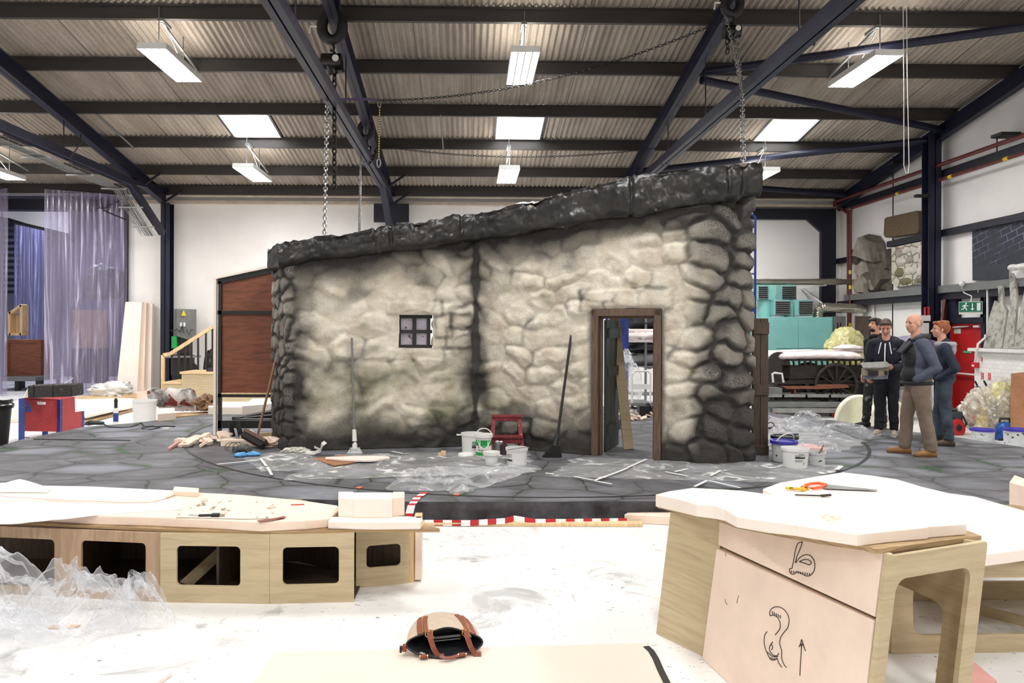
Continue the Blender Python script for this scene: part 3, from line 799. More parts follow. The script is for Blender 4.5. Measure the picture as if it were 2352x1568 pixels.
def person(fig, label, pose, look, mats, hairfn, extra=None, hands=(), bald=False, build=1.0, group='people looking at the cottage'):
    P = fig; k = P.k
    t = thing('person', label, 'person', tuple(P.o), group)
    # --- head frame
    hy, hp = math.radians(look[0]), math.radians(look[1])       # turn to their left, nod down
    HR = Matrix((P.F, P.L, Z)).transposed() @ Matrix.Rotation(hy, 3, 'Z') @ Matrix.Rotation(hp, 3, 'Y')
    lean = pose.get('lean', 0.0)
    nb = P(.015 + lean, 0, 1.475)
    hc = nb + (P.F * (.035 + .05 * math.sin(hp)) + Z * (.195 - .02 * abs(math.sin(hp)))) * k
    def hd(f, l, z): return hc + HR @ V((f, l, z)) * k
    b = MB()
    b.ell(hd(-.012, 0, .028), (.098 * k, .077 * k, .098 * k), HR, 20, 14)
    b.ell(hd(.022, 0, -.03), (.070 * k, .064 * k, .085 * k), HR, 18, 12)
    b.ell(hd(.050, 0, -.082), (.036 * k, .036 * k, .030 * k), HR, 14, 10)
    b.cap(hd(.083, 0, .012), hd(.108, 0, -.026), .010 * k, .0145 * k, 8)
    for s in (-1, 1):
        b.ell(hd(.066, s * .034, .024), (.018 * k, .026 * k, .009 * k), HR, 10, 8)
        b.ell(hd(.056, s * .042, -.022), (.022 * k, .022 * k, .026 * k), HR, 10, 8)
        b.ell(hd(-.008, s * .077, -.008), (.020 * k, .009 * k, .032 * k), HR, 12, 8)
        b.ell(hd(.108, s * .010, -.028), (.008 * k, .008 * k, .007 * k), HR, 8, 6)
    b.ell(hd(.082, 0, -.058), (.013 * k, .026 * k, .011 * k), HR, 12, 8)
    b.cap(nb - Z * .05 * k, hd(-.018, 0, -.05), .062 * k, .056 * k, 14)
    # torso, arms and legs under the clothes, so the skin is one body
    J = pose
    b.cap(P(lean * .6, -.0, 1.32), P(0, 0, 1.0), .13 * k, .125 * k, 14); b.cap(P(lean, -.13, 1.40), P(lean, .13, 1.40), .065 * k, .065 * k, 12)
    for s in ('r', 'l'):
        sh, el, wr = (P(*J[s + x]) for x in ('_sh', '_el', '_wr'))
        b.cap(sh, el, .044 * k, .036 * k, 10); b.cap(el, wr, .036 * k, .026 * k, 10); b.cap(P(lean * .8, 0, 1.39), sh, .06 * k, .05 * k, 10)
        hi, kn, an = (P(*J[s + x]) for x in ('_hip', '_kn', '_an'))
        b.cap(hi, kn, .07 * k, .05 * k, 12); b.cap(kn, an, .048 * k, .035 * k, 12); b.cap(P(0, 0, .98), hi, .11 * k, .08 * k, 12)
        b.cap(an - Z * .03 * k, P(*J[s + '_toe']) + Z * .01 * k, .03 * k, .022 * k, 10)
    for h in hands: hand(b, *h)
    obj('body', blob(b, .0062, 3, 'body'), mats['skin'], t, smooth=True)
    # --- face
    e = MB()
    for s in (-1, 1): e.ell(hd(.0765, s * .031, .006), (.0075 * k, .012 * k, .0048 * k), HR, 10, 6)
    obj('eyes', e, M['eye'], t, smooth=True)
    e = MB()
    for s in (-1, 1): e.cap(hd(.083, s * .017, .026), hd(.072, s * .05, .026), .0055 * k, .004 * k, 6)
    obj('eyebrows', e, mats.get('brow', M['brow']), t, smooth=True)
    e = MB(); e.cap(hd(.0925, -.018, -.058), hd(.0925, .018, -.058), .005 * k, .005 * k, 6); obj('mouth', e, M['lips'], t, smooth=True)
    if hairfn:
        h = MB(); hairfn(h, hd, HR, k); obj('hair', blob(h, .007, 2, 'hair'), mats['hair'], t, smooth=True)
    # --- trousers
    b = MB(); B = build
    b.ell(P(-.01, 0, .97), (.135 * B * k, .165 * B * k, .12 * k), Matrix((P.F, P.L, Z)).transposed(), 20, 12)
    for s in ('r', 'l'):
        hi, kn, an = (P(*J[s + x]) for x in ('_hip', '_kn', '_an'))
        b.cap(hi, kn, .102 * B * k, .076 * k, 16); b.cap(kn, an + Z * .02 * k, .076 * k, J.get('cuff', .062) * k, 16)
        b.cap(hi.lerp(kn, .3), P(0, 0, .93), .09 * k, .1 * k, 12)
        for q in range(5):                                       # folds over the shoe and behind the knee
            c = kn.lerp(an, .55 + .11 * q); b.ell(c + P.F * .012 * math.sin(q * 2.1) * k, (.068 * k, .07 * k, .024 * k), Euler((.3 * math.sin(q), .3 * math.cos(q * 1.7), 0)).to_matrix(), 14, 8)
    tm = blob(b, .010, 2, 'trousers')
    wrinkle(tm, .010, 9)
    obj('trousers', tm, mats['trousers'], t, smooth=True)
    # --- top
    def top_parts(b, torso=True, arms=True, g=1.0):
        if torso:
            R = Matrix((P.F, P.L, Z)).transposed()
            b.ell(P(.01 + lean * .6, 0, 1.24), (.150 * B * g * k, .195 * B * g * k, .24 * k), R, 22, 14)
            b.ell(P(.005, 0, 1.03), (.155 * B * g * k, .185 * B * g * k, .17 * k), R, 22, 12)
            b.cap(P(lean, -.15, 1.405), P(lean, .15, 1.405), .082 * g * k, .082 * g * k, 14)
            b.cap(P(lean - .02, 0, 1.40), P(lean - .01, 0, 1.475), .10 * k, .085 * k, 14)
        if arms:
            for s in ('r', 'l'):
                sh, el, wr = (P(*J[s + x]) for x in ('_sh', '_el', '_wr'))
                b.cap(sh, el, .074 * B * g * k, .060 * g * k, 14); b.cap(el, wr.lerp(el, .06), .060 * g * k, .046 * g * k, 14)
                for q in range(4): b.ell(el.lerp(wr, .15 + .2 * q), (.058 * k, .058 * k, .02 * k), Euler((.5 * math.sin(q * 2), .6, q)).to_matrix(), 12, 8)
    if mats.get('vest'):
        b = MB(); top_parts(b, True, False); b2 = MB(); top_parts(b2, False, True)
        for nm, bb, mt in (('jacket', b, mats['vest']), ('sleeves', b2, mats['top'])):
            tm = blob(bb, .010, 2, nm)
            wrinkle(tm, .009, 8)
            o_ = obj(nm, tm, mt, t, smooth=True)
            if nm == 'jacket':                                   # black front and back panels of the jacket
                for p_ in o_.data.polygons:
                    q = p_.center - P.o; f_ = q.dot(P.F) / k; p_.material_index = 1 if (f_ > .085 or f_ < -.075) else 0
    else:
        b = MB(); top_parts(b)
        tm = blob(b, .010, 2, 'top')
        wrinkle(tm, .009, 8)
        obj(mats.get('top_name', 'hoodie'), tm, mats['top'], t, smooth=True)
    # --- shoes
    for s in ('r', 'l'):
        an, to = P(*J[s + '_an']), P(*J[s + '_toe']); d = (to - an); d.z = 0; d.normalize(); sd = d.cross(Z)
        gz = P.o.z
        base = V((an.x, an.y, gz))
        b = MB()
        b.cap(base - d * .035 * k + Z * .045 * k, base + d * .07 * k + Z * .048 * k, .043 * k, .045 * k, 14); b.cap(base + d * .06 * k + Z * .042 * k, base + d * .17 * k + Z * .034 * k, .044 * k, .034 * k, 14)
        b.cap(base + d * .165 * k - sd * .008 * k + Z * .03 * k, base + d * .185 * k + Z * .03 * k, .032 * k, .028 * k, 12); b.cap(base + Z * .05 * k, base - d * .005 * k + Z * .115 * k, .046 * k, .05 * k, 14)
        sm = blob(b, .008, 2, 'shoe')
        for v in sm.vertices: v.co.z = max(v.co.z, gz + .006)
        so_ = obj('shoe', sm, mats['shoe'], t, smooth=True)
        b = MB(); N = 22; rg = []
        for q in range(N):
            a = 2 * PI * q / N; rg.append(base + d * (.068 + .142 * math.cos(a)) * k + sd * (.046 * math.sin(a) * (1 - .12 * math.cos(a))) * k + Z * .001)
        b.prism(rg, (0, 0, .022 * k)); obj('sole', b, mats.get('sole', M['black']), so_)
    if extra: extra(t, P, hd, HR, k)
    return t
def short_hair(h, hd, HR, k):
    h.ell(hd(-.022, 0, .044), (.098 * k, .083 * k, .088 * k), HR, 20, 12); h.ell(hd(-.062, 0, .0), (.055 * k, .074 * k, .075 * k), HR, 16, 10)
    h.cap(hd(.060, -.045, .098), hd(.060, .05, .098), .024 * k, .024 * k, 10); h.cap(hd(.0, -.076, .03), hd(.005, -.074, .0), .014 * k, .01 * k, 8); h.cap(hd(.0, .076, .03), hd(.005, .074, .0), .014 * k, .01 * k, 8)
def fringe_hair(h, hd, HR, k):
    short_hair(h, hd, HR, k); h.cap(hd(.085, -.05, .070), hd(.078, .05, .085), .022 * k, .026 * k, 10); h.cap(hd(.05, .07, .05), hd(.03, .075, .0), .016 * k, .01 * k, 8)
def full_hair(h, hd, HR, k):
    short_hair(h, hd, HR, k); h.ell(hd(-.05, 0, .03), (.085 * k, .09 * k, .1 * k), HR, 16, 10)
    for q in range(10): h.ell(hd(-.03 + .055 * math.cos(q * 1.3), .05 * math.sin(q * 2.1), .095 + .015 * math.sin(q)), (.03 * k,) * 3, None, 10, 6)
def stand(df_r=0, df_l=0, w=.10, lean=0.0, **kw):
    J = dict(r_hip=(0, -.09, .90), l_hip=(0, .09, .90), r_kn=(df_r * .6 + .02, -w, .50), l_kn=(df_l * .6 + .02, w, .50), r_an=(df_r, -w - .01, .10), l_an=(df_l, w + .01, .10),
             r_toe=(df_r + .17, -w - .04, .03), l_toe=(df_l + .17, w + .04, .03), r_sh=(lean, -.185, 1.405), l_sh=(lean, .185, 1.405), lean=lean)
    J.update(kw); return J
def relaxed(s): return {s + '_el': (-.05, (-1 if s == 'r' else 1) * .235, 1.12), s + '_wr': (.05, (-1 if s == 'r' else 1) * .23, .87)}
def pocket(s): return {s + '_el': (-.12, (-1 if s == 'r' else 1) * .27, 1.12), s + '_wr': (.09, (-1 if s == 'r' else 1) * .185, .96)}

# left-hand man of the pair: bearded, in black paint-splashed work clothes, looking up to the left
p = PZ(2010, 981, PT); f1 = Fig(p.x + .03, p.y, PT, 196, 1.80)
def beard(t, P, hd, HR, k):
    h = MB(); h.ell(hd(.040, 0, -.078), (.05 * k, .053 * k, .040 * k), HR, 16, 10); h.cap(hd(.092, -.02, -.046), hd(.092, .02, -.046), .007 * k, .007 * k, 8)
    obj('beard', h, M['hair_dark'], t, smooth=True)
    h = MB(); h.tube([P(-.02 + .10 * math.cos(a), .115 * math.sin(a), 1.475 + .02 * math.cos(a)) for a in np.linspace(0, 2 * PI, 20, endpoint=False)], .035 * k, 8, closed=True); obj('hood', h, M['hoodie_black'], t, smooth=True)
Ja = stand(.12, -.02, .09, **relaxed('r'), **relaxed('l'))
person(f1, 'bearded person in paint-splashed black hoodie and work trousers, looking up', Ja, (-8, -12), dict(skin=M['skin'], hair=M['hair_dark'], top=M['hoodie_black'], trousers=M['trouser_paint'], shoe=M['shoe_black'], brow=M['hair_dark']), fringe_hair, beard,
       hands=[(f1(.05, -.23, .87), (f1(.08, -.23, .7) - f1(.05, -.23, .87)), f1.L, .5, 1), (f1(.05, .23, .87), (f1(.08, .23, .7) - f1(.05, .23, .87)), -f1.L, .5, -1)])

# man in the navy hoodie holding the model
p = PZ(2036, 999, PT); f2 = Fig(p.x, p.y, PT, 232, 1.77)
RH = PY(2046, 846, p.y - .36); LH = PY(1999, 862, p.y - .36)
def loc_of(F, q): d = q - F.o; return (d.dot(F.F) / F.k, d.dot(F.L) / F.k, d.z / F.k)
Jb = stand(.03, -.03, .09, lean=.02)
# seen from the front, their left hand is at our right
Jb.update(l_el=(-.02, .27, 1.10), l_wr=loc_of(f2, RH + V((.055, .06, -.005))), r_el=(.02, -.26, 1.08), r_wr=loc_of(f2, LH + V((.03, .10, .02))))
def hoodie_bits(t, P, hd, HR, k):
    h = MB(); h.tube([P(-.03 + .115 * math.cos(a), .135 * math.sin(a), 1.455 - .035 * math.cos(a)) for a in np.linspace(0, 2 * PI, 24, endpoint=False)], .042 * k, 8, closed=True); h.ell(P(-.13, 0, 1.40), (.06, .12, .09), Matrix((P.F, P.L, Z)).transposed()); obj('hood', blob(h, .01, 2, 'hood'), M['hoodie_navy'], t, smooth=True)
    def front(l, z): 
        return P(.018 + .158 * math.sqrt(max(0, 1 - ((z - 1.22) / .27) ** 2 * .8)) * math.sqrt(max(.1, 1 - (l / .2) ** 2)), l, z)
    h = MB(); h.strip([front(.0, z) for z in np.linspace(1.415, 1.03, 12)], .016 * k, P.F, .006); obj('zip', h, M['white_print'], t)
    for s in (-1, 1):
        h = MB(); h.tube([front(s * .055, 1.43) + P.F * .01] + [front(s * (.06 + .02 * q / 5), 1.41 - .022 * q) + P.F * .008 for q in range(1, 8)], .0075 * k, 6); obj('drawstring', h, M['white_print'], t)
    h = MB(); h.box(front(.12, 1.33) + P.F * .004, (.02, .02, .006)); obj('chest_motif', h, M['white_print'], t)
person(f2, 'person in navy zip hoodie with white drawstrings, holding a model cottage and looking down', Jb, (6, 30), dict(skin=M['skin'], hair=M['hair_brown'], top=M['hoodie_navy'], trousers=M['trouser_navy'], shoe=M['shoe_beige'], sole=M['white_metal']), short_hair, hoodie_bits,
       hands=[(RH + V((.055, .06, -.005)), V((-.9, -.35, .15)), V((-.35, .5, .8)), .75, -1, 1.0), (LH + V((.03, .10, .02)), V((-.3, -.5, -.85)), V((.9, .1, -.2)), .9, 1, 1.0)])
# the model cottage in his hands
mc = PY(2010, 848, f2.o.y - .46)
t = thing('model_cottage', 'small grey model of the cottage held by the person in navy', 'model', tuple(mc))
ex, ey = V((1, -.15, .03)).normalized(), V((.2, .95, .0)).normalized()
def mp_(a, b_, c): return mc + ex * a + ey * b_ + Z * c
m = MB()
N = 20
m.prism([mp_(.17 * math.cos(a) + .01, .13 * math.sin(a) + .02, -.14) for a in np.linspace(0, 2 * PI, N, endpoint=False)], (0, 0, .055)); obj('base', m, pm('grey_model_base', (108, 110, 122), .6), t)
m = MB(); m.prism([mp_(-.16, -.07, -.085), mp_(.07, -.11, -.085), mp_(.17, -.04, -.085), mp_(.17, .1, -.085), mp_(-.16, .1, -.085)], (0, 0, .10)); obj('walls', m, pm('model_stone_walls', (150, 144, 118), .7, var=.25, scale=40), t)
m = MB(); m.prism([mp_(-.19, -.10, .015), mp_(.08, -.145, .02), mp_(.20, -.05, .035), mp_(.20, .12, .09), mp_(-.17, .12, .08)], (0, 0, .018)); obj('roof', m, pm('model_slate_roof', (118, 118, 112), .6, var=.4, scale=26), t)
m = MB(); m.box(mp_(-.06, -.108, -.045), (.12, .05, .07)); m.box(mp_(.12, -.085, -.05), (.04, .03, .06)); obj('openings', m, M['black'], t)

# bald man in tan trousers, hands in his pockets
p = PZ(2106, 1045, PT); f3 = Fig(p.x - .0, p.y, PT, 168, 1.795)
Jc = stand(.10, -.12, .10, lean=-.01, cuff=.078, **pocket('r'), **pocket('l'))
def jacket_bits(t, P, hd, HR, k):
    h = MB(); h.tube([P(-.02 + .098 * math.cos(a), .105 * math.sin(a), 1.485 + .035 * -math.cos(a)) for a in np.linspace(.35, 2 * PI - .35, 22)], .034 * k, 8); h.ell(P(-.08, 0, 1.44), (.07, .12, .08), Matrix((P.F, P.L, Z)).transposed()); obj('collar', blob(h, .01, 2, 'collar'), M['jacket_black'], t, smooth=True)
    h = MB(); h.bar(P(.10, .08, 1.44), P(.22, .05, 1.30), .10, .03, P.F); h.bar(P(.10, -.06, 1.44), P(.20, -.05, 1.30), .10, .03, P.F); obj('lapel', h, M['jacket_black'], t, bev=.008)
    h = MB()
    for z, r in ((.92, 1.0),):
        h.tube([P(.005 + .158 * math.cos(a), .19 * math.sin(a), z) for a in np.linspace(0, 2 * PI, 26, endpoint=False)], .026 * k, 8, closed=True)
    obj('hem_band', h, M['jacket_black'], t, smooth=True)
person(f3, 'balding person in slate blue jacket and tan trousers, hands in pockets', Jc, (22, 3), dict(skin=M['skin'], hair=M['stubble'], top=M['jacket_blue'], vest=(M['jacket_blue'], M['jacket_black']), trousers=M['khaki'], shoe=M['boot_tan'], sole=pm('boot_sole', (96, 66, 44), .7)), 
       lambda h, hd, HR, k: (h.ell(hd(-.045, 0, .018), (.068 * k, .079 * k, .070 * k), HR, 16, 10)), jacket_bits, build=1.14)

# person behind him, red-brown hair, facing away from us
p = PZ(2166, 1022, PT); f4 = Fig(p.x + .02, p.y + .02, PT, 152, 1.72)
Jd = stand(.05, -.06, .10, lean=.0, **pocket('r'), **pocket('l'))
def hood_bits(t, P, hd, HR, k):
    h = MB(); h.tube([P(-.02 + .10 * math.cos(a), .11 * math.sin(a), 1.455) for a in np.linspace(0, 2 * PI, 22, endpoint=False)], .045 * k, 8, closed=True); h.ell(P(-.10, 0, 1.39), (.055, .10, .10), Matrix((P.F, P.L, Z)).transposed()); obj('hood', blob(h, .01, 2, 'hood'), M['hood_grey'], t, smooth=True)
person(f4, 'red-haired person with grey hood, navy jacket and jeans, standing behind the balding person', Jd, (10, 0), dict(skin=M['skin'], hair=M['hair_red'], top=M['jacket_denim'], top_name='jacket', trousers=M['denim'], shoe=M['shoe_brown']), full_hair, hood_bits)
# ------------------------------------------------------------------ stage platform with the turntable
def smoothstep(a, b, x): 
    t = np.clip((x - a) / (b - a), 0, 1); return t * t * (3 - 2 * t)
edge = [PZ(x, y, PT) for x, y in ((2420, 1040), (2352, 1027), (2181, 1001), (2055, 986), (1923, 966), (1767, 948))]
edge += [V((3.6, 15.2, PT)), V((.5, 15.7, PT)), V((-2.6, 15.0, PT))]
edge += [PZ(x, y, PT) for x, y in ((560, 943), (477, 951), (308, 971), (193, 980), (46, 1010), (-60, 1042), (-220, 1075))]
edge += [V((-6.2, 7.2, PT)), V((-4.2, 6.9, PT)), PZ(700, 1146, PT), PZ(830, 1150, PT), PZ(960, 1152, PT), PZ(1230, 1152, PT), PZ(1505, 1151, PT), PZ(1800, 1150, PT), V((4.4, 6.55, PT)), V((4.95, 6.5, PT)), V((6.6, 7.5, PT)), V((7.7, 9.0, PT))]
edge = [V((p.x, p.y, PT)) for p in edge]
b = MB(); b.add(edge, [tuple(range(len(edge)))])
stage = thing('stage_platform', 'low round stage platform painted as grey flagstones with moss in the joints', 'stage', (.5, 11, 0))
obj('platform_top', b, M['flag'], stage)
b = MB(); n = len(edge); rows = []
P2 = []
for i in range(n):
    a, c = edge[i], edge[(i + 1) % n]; k = max(1, int((c - a).length / .12))
    P2 += [a.lerp(c, j / k) for j in range(k)]
n = len(P2); cen = V((.6, 10.6, 0))
vs = []
for j in range(5):
    z = PT * (1 - j / 4)
    for p in P2:
        o = (p - cen); o.z = 0; o.normalize()
        w = 0 if j == 0 else .02 * fractal((p.x * 2, p.y * 2, z * 9), 1.3)
        vs.append(V((p.x, p.y, z - (.001 if j == 0 else 0))) + o * (w - (.012 if j > 1 else 0)))
b.add(vs, [(j * n + i, j * n + (i + 1) % n, (j + 1) * n + (i + 1) % n, (j + 1) * n + i) for j in range(4) for i in range(n)])
obj('riser', b, M['riser'], stage, smooth=True)
CT = V((.80, 11.98, PT)); RT = 5.08
m = MB(); N = 160
ring = [CT + V((RT * math.cos(2 * PI * k / N), RT * math.sin(2 * PI * k / N), .001)) for k in range(N)]
for r0, r1 in ((RT - .022, RT + .022),):
    vs = []
    for k in range(N):
        a = 2 * PI * k / N
        vs += [CT + V((r0 * math.cos(a), r0 * math.sin(a), .0015)), CT + V((r1 * math.cos(a), r1 * math.sin(a), .0015))]
    m.add(vs, [(2 * k, 2 * k + 1, (2 * k + 3) % (2 * N), (2 * k + 2) % (2 * N)) for k in range(N)])
obj('turntable_seam', m, M['black'], stage)

# ------------------------------------------------------------------ the stone cottage
C1 = PZ(662, 1036, PT); C0 = V((-2.70, 10.15, PT)); C00 = V((-2.78, 10.9, PT))
KC = PZ(1092, 1024, PT); C2 = PZ(1640, 1066, PT); CE = PZ(1722, 1056, PT); CEB = V((CE.x + .12, CE.y + 1.5, PT))
n_left = V((C1.y - KC.y, KC.x - C1.x, 0)).normalized() * -1
n_right = V((C2 - KC).cross(Z)).normalized()
n_left = V((KC - C1).cross(Z)).normalized()
if n_right.y > 0: n_right = -n_right
if n_left.y > 0: n_left = -n_left
def on_wall(px, py, a, b_, n, off=0.0):
    return PP(px, py, V(a) + n * off, n)
corners = [C00, C0, C1, KC, C2, CE, CEB]
seg = [(corners[i + 1] - corners[i]).length for i in range(6)]
cum = [0]
for s_ in seg: cum.append(cum[-1] + s_)
# where the openings sit along the wall
def s_at(px, py, i):
    n = V((corners[i + 1] - corners[i]).cross(Z)).normalized(); p = PP(px, py, corners[i], n)
    return cum[i] + (V((p.x, p.y, PT)) - corners[i]).length, p.z
WS0, WZ1 = s_at(916, 723, 2); WS1, WZ0 = s_at(994, 799, 2)
DS0, DZ1 = s_at(1361, 711, 3); DS1, _ = s_at(1520, 708, 3); DZ0 = PT
# wall top follows the underside of the roof
top_px = [(640, 604), (760, 590), (890, 574), (1000, 560), (1090, 547), (1200, 530), (1310, 512), (1420, 495), (1500, 483), (1600, 469), (1640, 462)]
ts, tz = [], []
for x, y in top_px:
    i = 2 if x < 1090 else 3
    if x < 662: continue
    s_, z_ = s_at(x, y, i); ts.append(s_); tz.append(z_ + .07)
ts = [0, cum[1], cum[2]] + ts + [cum[5], cum[6]]; 
zE = PP(1700, 452, C2, V((CE - C2).cross(Z)).normalized()).z
tz = [2.72, 2.70, 2.70] + tz + [zE + .06, zE + .15]
rng = np.random.RandomState(5)
def refine(vals, step):
    out = [vals[0]]
    for a, c in zip(vals, vals[1:]):
        k = max(1, int(round((c - a) / step))); out += [a + (c - a) * j / k for j in range(1, k + 1)]
    return np.array(out)
S = refine(sorted([0, WS0, WS1, DS0, DS1, cum[6]]), .0165)
T = refine([0, WZ0 - PT, WZ1 - PT, DZ1 - PT, 3.25], .0165)
SS, TT = np.meshgrid(S, T)
# path with softened corners
fine = np.linspace(0, cum[6], 1400)
px_ = np.interp(fine, cum, [c.x for c in corners]); py_ = np.interp(fine, cum, [c.y for c in corners])
kw = 15
ker = np.hanning(kw + 2)[1:-1]; ker /= ker.sum()
pad = lambda a: np.concatenate([2 * a[0] - a[kw // 2:0:-1], a, 2 * a[-1] - a[-2:-kw // 2 - 1:-1]])
sx_ = np.convolve(pad(px_), ker, 'valid'); sy_ = np.convolve(pad(py_), ker, 'valid')
tx = np.gradient(sx_); ty_ = np.gradient(sy_); ln = np.hypot(tx, ty_)
nx_, ny_ = ty_ / ln, -tx / ln
# the lumpy stones: jittered courses, stretched sideways
def stones(S, Tz, sw, sh, seed, warp=.12):
    r = np.random.RandomState(seed); pts = []
    rows = int(3.6 / sh) + 2
    for j in range(rows):
        x = r.uniform(-sw, 0); 
        while x < cum[6] + sw:
            w = sw * r.uniform(.6, 1.5); pts.append((x + w / 2, (j + .5) * sh + r.uniform(-.28, .28) * sh, r.uniform(.55, 1.0), r.uniform(-.5, .5))); x += w
    pts = np.array(pts)
    wx = S + warp * .5 * np.sin(3.1 * Tz + 1.3 * S + seed) + warp * .3 * np.sin(7.7 * S + 2.3 * Tz) ; wz = Tz + warp * .4 * np.sin(4.3 * S + 2 * seed) + warp * .22 * np.sin(9.1 * S - 3 * Tz)
    f1 = np.full(S.shape, 9.); f2 = np.full(S.shape, 9.); am = np.zeros(S.shape); tl = np.zeros(S.shape); dz = np.zeros(S.shape)
    asp = sh / sw
    for x, z, a, t in pts:
        m = np.abs(wx - x) < sw * 2.2
        m &= np.abs(wz - z) < sh * 2.2
        if not m.any(): continue
        dxx, dzz = (wx[m] - x) * asp * 1.15, (wz[m] - z)
        d = (np.abs(dxx) ** 2.6 + np.abs(dzz) ** 2.6) ** (1 / 2.6)
        o1, o2 = f1[m], f2[m]
        less = d < o1
        f2[m] = np.where(less, o1, np.minimum(o2, d)); f1[m] = np.where(less, d, o1)
        q = am[m]; q[less] = a; am[m] = q
        q = tl[m]; q[less] = t * dzz[less] / sh; tl[m] = q
    e = (f2 - f1) / sh
    return e, am, tl
zz = TT
fr = np.array([[fractal((s_ * 1.6, z_ * 2.0, 3.3), 1.0, 4) for s_ in S] for z_ in T])
fr2 = np.array([[fractal((s_ * 6, z_ * 7, 8.1), 1.0, 3) for s_ in S] for z_ in T])
WS_, WT_ = SS + .10 * fr + .022 * fr2, TT + .08 * np.roll(fr, 40, 1) + .02 * np.roll(fr2, 20, 1)
e1, a1, t1 = stones(WS_, WT_, .40, .235, 3)
e2, a2, t2 = stones(WS_, WT_, .24, .19, 8, .08)
e3, a3, t3 = stones(WS_, WT_, .52, .30, 12, .2)
def blur(a, r):
    for ax in (0, 1):
        a = sum(np.roll(a, k, ax) * (r + 1 - abs(k)) for k in range(-r, r + 1)) / (r + 1) ** 2
    return a
a1, t1, a2, t2, a3, t3 = (blur(q_, 3) for q_ in (a1, t1, a2, t2, a3, t3))
end = smoothstep(cum[4] - .38, cum[4] - .2, SS)          # rubble stones on the tall corner and end
lft = 1 - smoothstep(cum[2] + .02, cum[2] + .12, SS)      # quoins of the left return
left_wall = smoothstep(cum[2] + .1, cum[2] + .4, SS) * (1 - smoothstep(cum[3] - .45, cum[3] - .1, SS))
def bulge(e, a, t, k=.45): return smoothstep(0, k, e) ** .8 * (.5 + .5 * a) + t * .55
def soft(e, a, t, k=.7): return smoothstep(0, k, e) * np.clip((a - .58) / .3, .06, 1) + t * .7 * np.clip((a - .6) / .25, 0, 1)
gate = smoothstep(-.35, .30, fr)                           # rendered over in places, bare stones elsewhere
hgt = .058 * soft(e1, a1, t1, .6) * (.40 + .6 * gate) * (1 - left_wall) + .050 * soft(e3, a3, t3, .55) * left_wall * (.25 + .75 * gate)
hgt = hgt * (1 - np.maximum(end, lft)) + .070 * bulge(e1, a1, t1, .42) * end + .055 * bulge(e2, a2, t2, .4) * lft
hgt += .020 * fr + .008 * fr2
# flat dressed stones round the window and over the door
SW, TW = SS + .022 * fr2 + .012 * fr, TT + .020 * np.roll(fr2, 9, 1)
def dress(s0, s1, z0, z1, d):
    global hgt
    m = smoothstep(s0 - .035, s0 + .02, SW) * (1 - smoothstep(s1 - .02, s1 + .035, SW)) * smoothstep(z0 - .03, z0 + .015, TW) * (1 - smoothstep(z1 - .015, z1 + .03, TW))
    hgt = hgt * (1 - m) + (d + .006 * fr2) * m
    g = smoothstep(s0 - .07, s0 - .03, SW) * (1 - smoothstep(s1 + .03, s1 + .07, SW)) * smoothstep(z0 - .06, z0 - .025, TW) * (1 - smoothstep(z1 + .025, z1 + .06, TW)) - m
    return np.clip(g, 0, 1) * np.clip(.5 + 1.5 * fr, 0, 1)
w0, w1 = WZ0 - PT, WZ1 - PT
joint = np.zeros_like(SS)
joint += .5 * dress(WS0 - .16, WS1 + .1, w1 + .015, w1 + .16, .026) + .5 * dress(WS0 - .12, WS1 + .12, w0 - .15, w0 - .012, .028)
joint += .5 * dress(WS1 + .06, WS1 + .24, w0 + .16, w1 - .01, .03) + .5 * dress(WS1 + .28, cum[3] - .08, w1 - .15, w1 - .01, .032) + .5 * dress(WS1 + .22, cum[3] - .06, w0 + .02, w1 - .19, .042)
joint += .7 * dress(DS0 - .12, DS1 + .12, DZ1 - PT + .012, DZ1 - PT + .24, .046)
for s0, s1, z0, z1 in ((WS0, WS1, w0, w1), (DS0, DS1, -1, DZ1 - PT)):       # neat edges round the openings
    d_ = np.maximum(np.maximum(s0 - SS, SS - s1), np.maximum(z0 - TT, TT - z1)); k_ = smoothstep(.0, .06, np.maximum(d_, 0)); hgt = hgt * k_ + .012 * (1 - k_)
px2 = np.interp(SS, fine, sx_); py2 = np.interp(SS, fine, sy_); nx2 = np.interp(SS, fine, nx_); ny2 = np.interp(SS, fine, ny_)
sgn = 1 if (np.interp(cum[3] - .8, fine, ny_) < 0) else -1
nx2, ny2 = nx2 * sgn, ny2 * sgn
topz = np.interp(SS, ts, tz) - PT
keep_t = np.minimum(TT, topz)
X2 = px2 + nx2 * hgt; Y2 = py2 + ny2 * hgt; Z2 = PT + keep_t
# scenic paint: sprayed ageing along the eaves, foot, corners and joints, green washes low on the left wall, and shade painted under the stones
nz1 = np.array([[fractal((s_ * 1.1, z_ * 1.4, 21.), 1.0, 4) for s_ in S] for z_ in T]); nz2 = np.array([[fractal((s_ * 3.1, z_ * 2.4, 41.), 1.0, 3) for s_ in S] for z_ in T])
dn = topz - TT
age_shade = np.clip(1.0 - (dn - .02) / (.58 + .40 * nz1), 0, 1) ** 1.2 * 1.05
age_shade = np.maximum(age_shade, np.clip(1.0 - TT / (.62 + .42 * nz1), 0, 1) ** 1.15 * 1.05)
dk = np.abs(SS - cum[3]); age_shade = np.maximum(age_shade, 1.0 * np.exp(-(dk / (.034 + .02 * nz2)) ** 2) + np.clip(.52 + .5 * nz2 + .3 * nz1, .2, 1) * np.exp(-(dk / .24) ** 1.6))
age_shade = np.maximum(age_shade, (1 - smoothstep(cum[2] - .02, cum[2] + .62 + .4 * nz1, SS)) * (.56 + .3 * nz2 + .4 * np.clip(1 - TT / 1.1, 0, 1)))
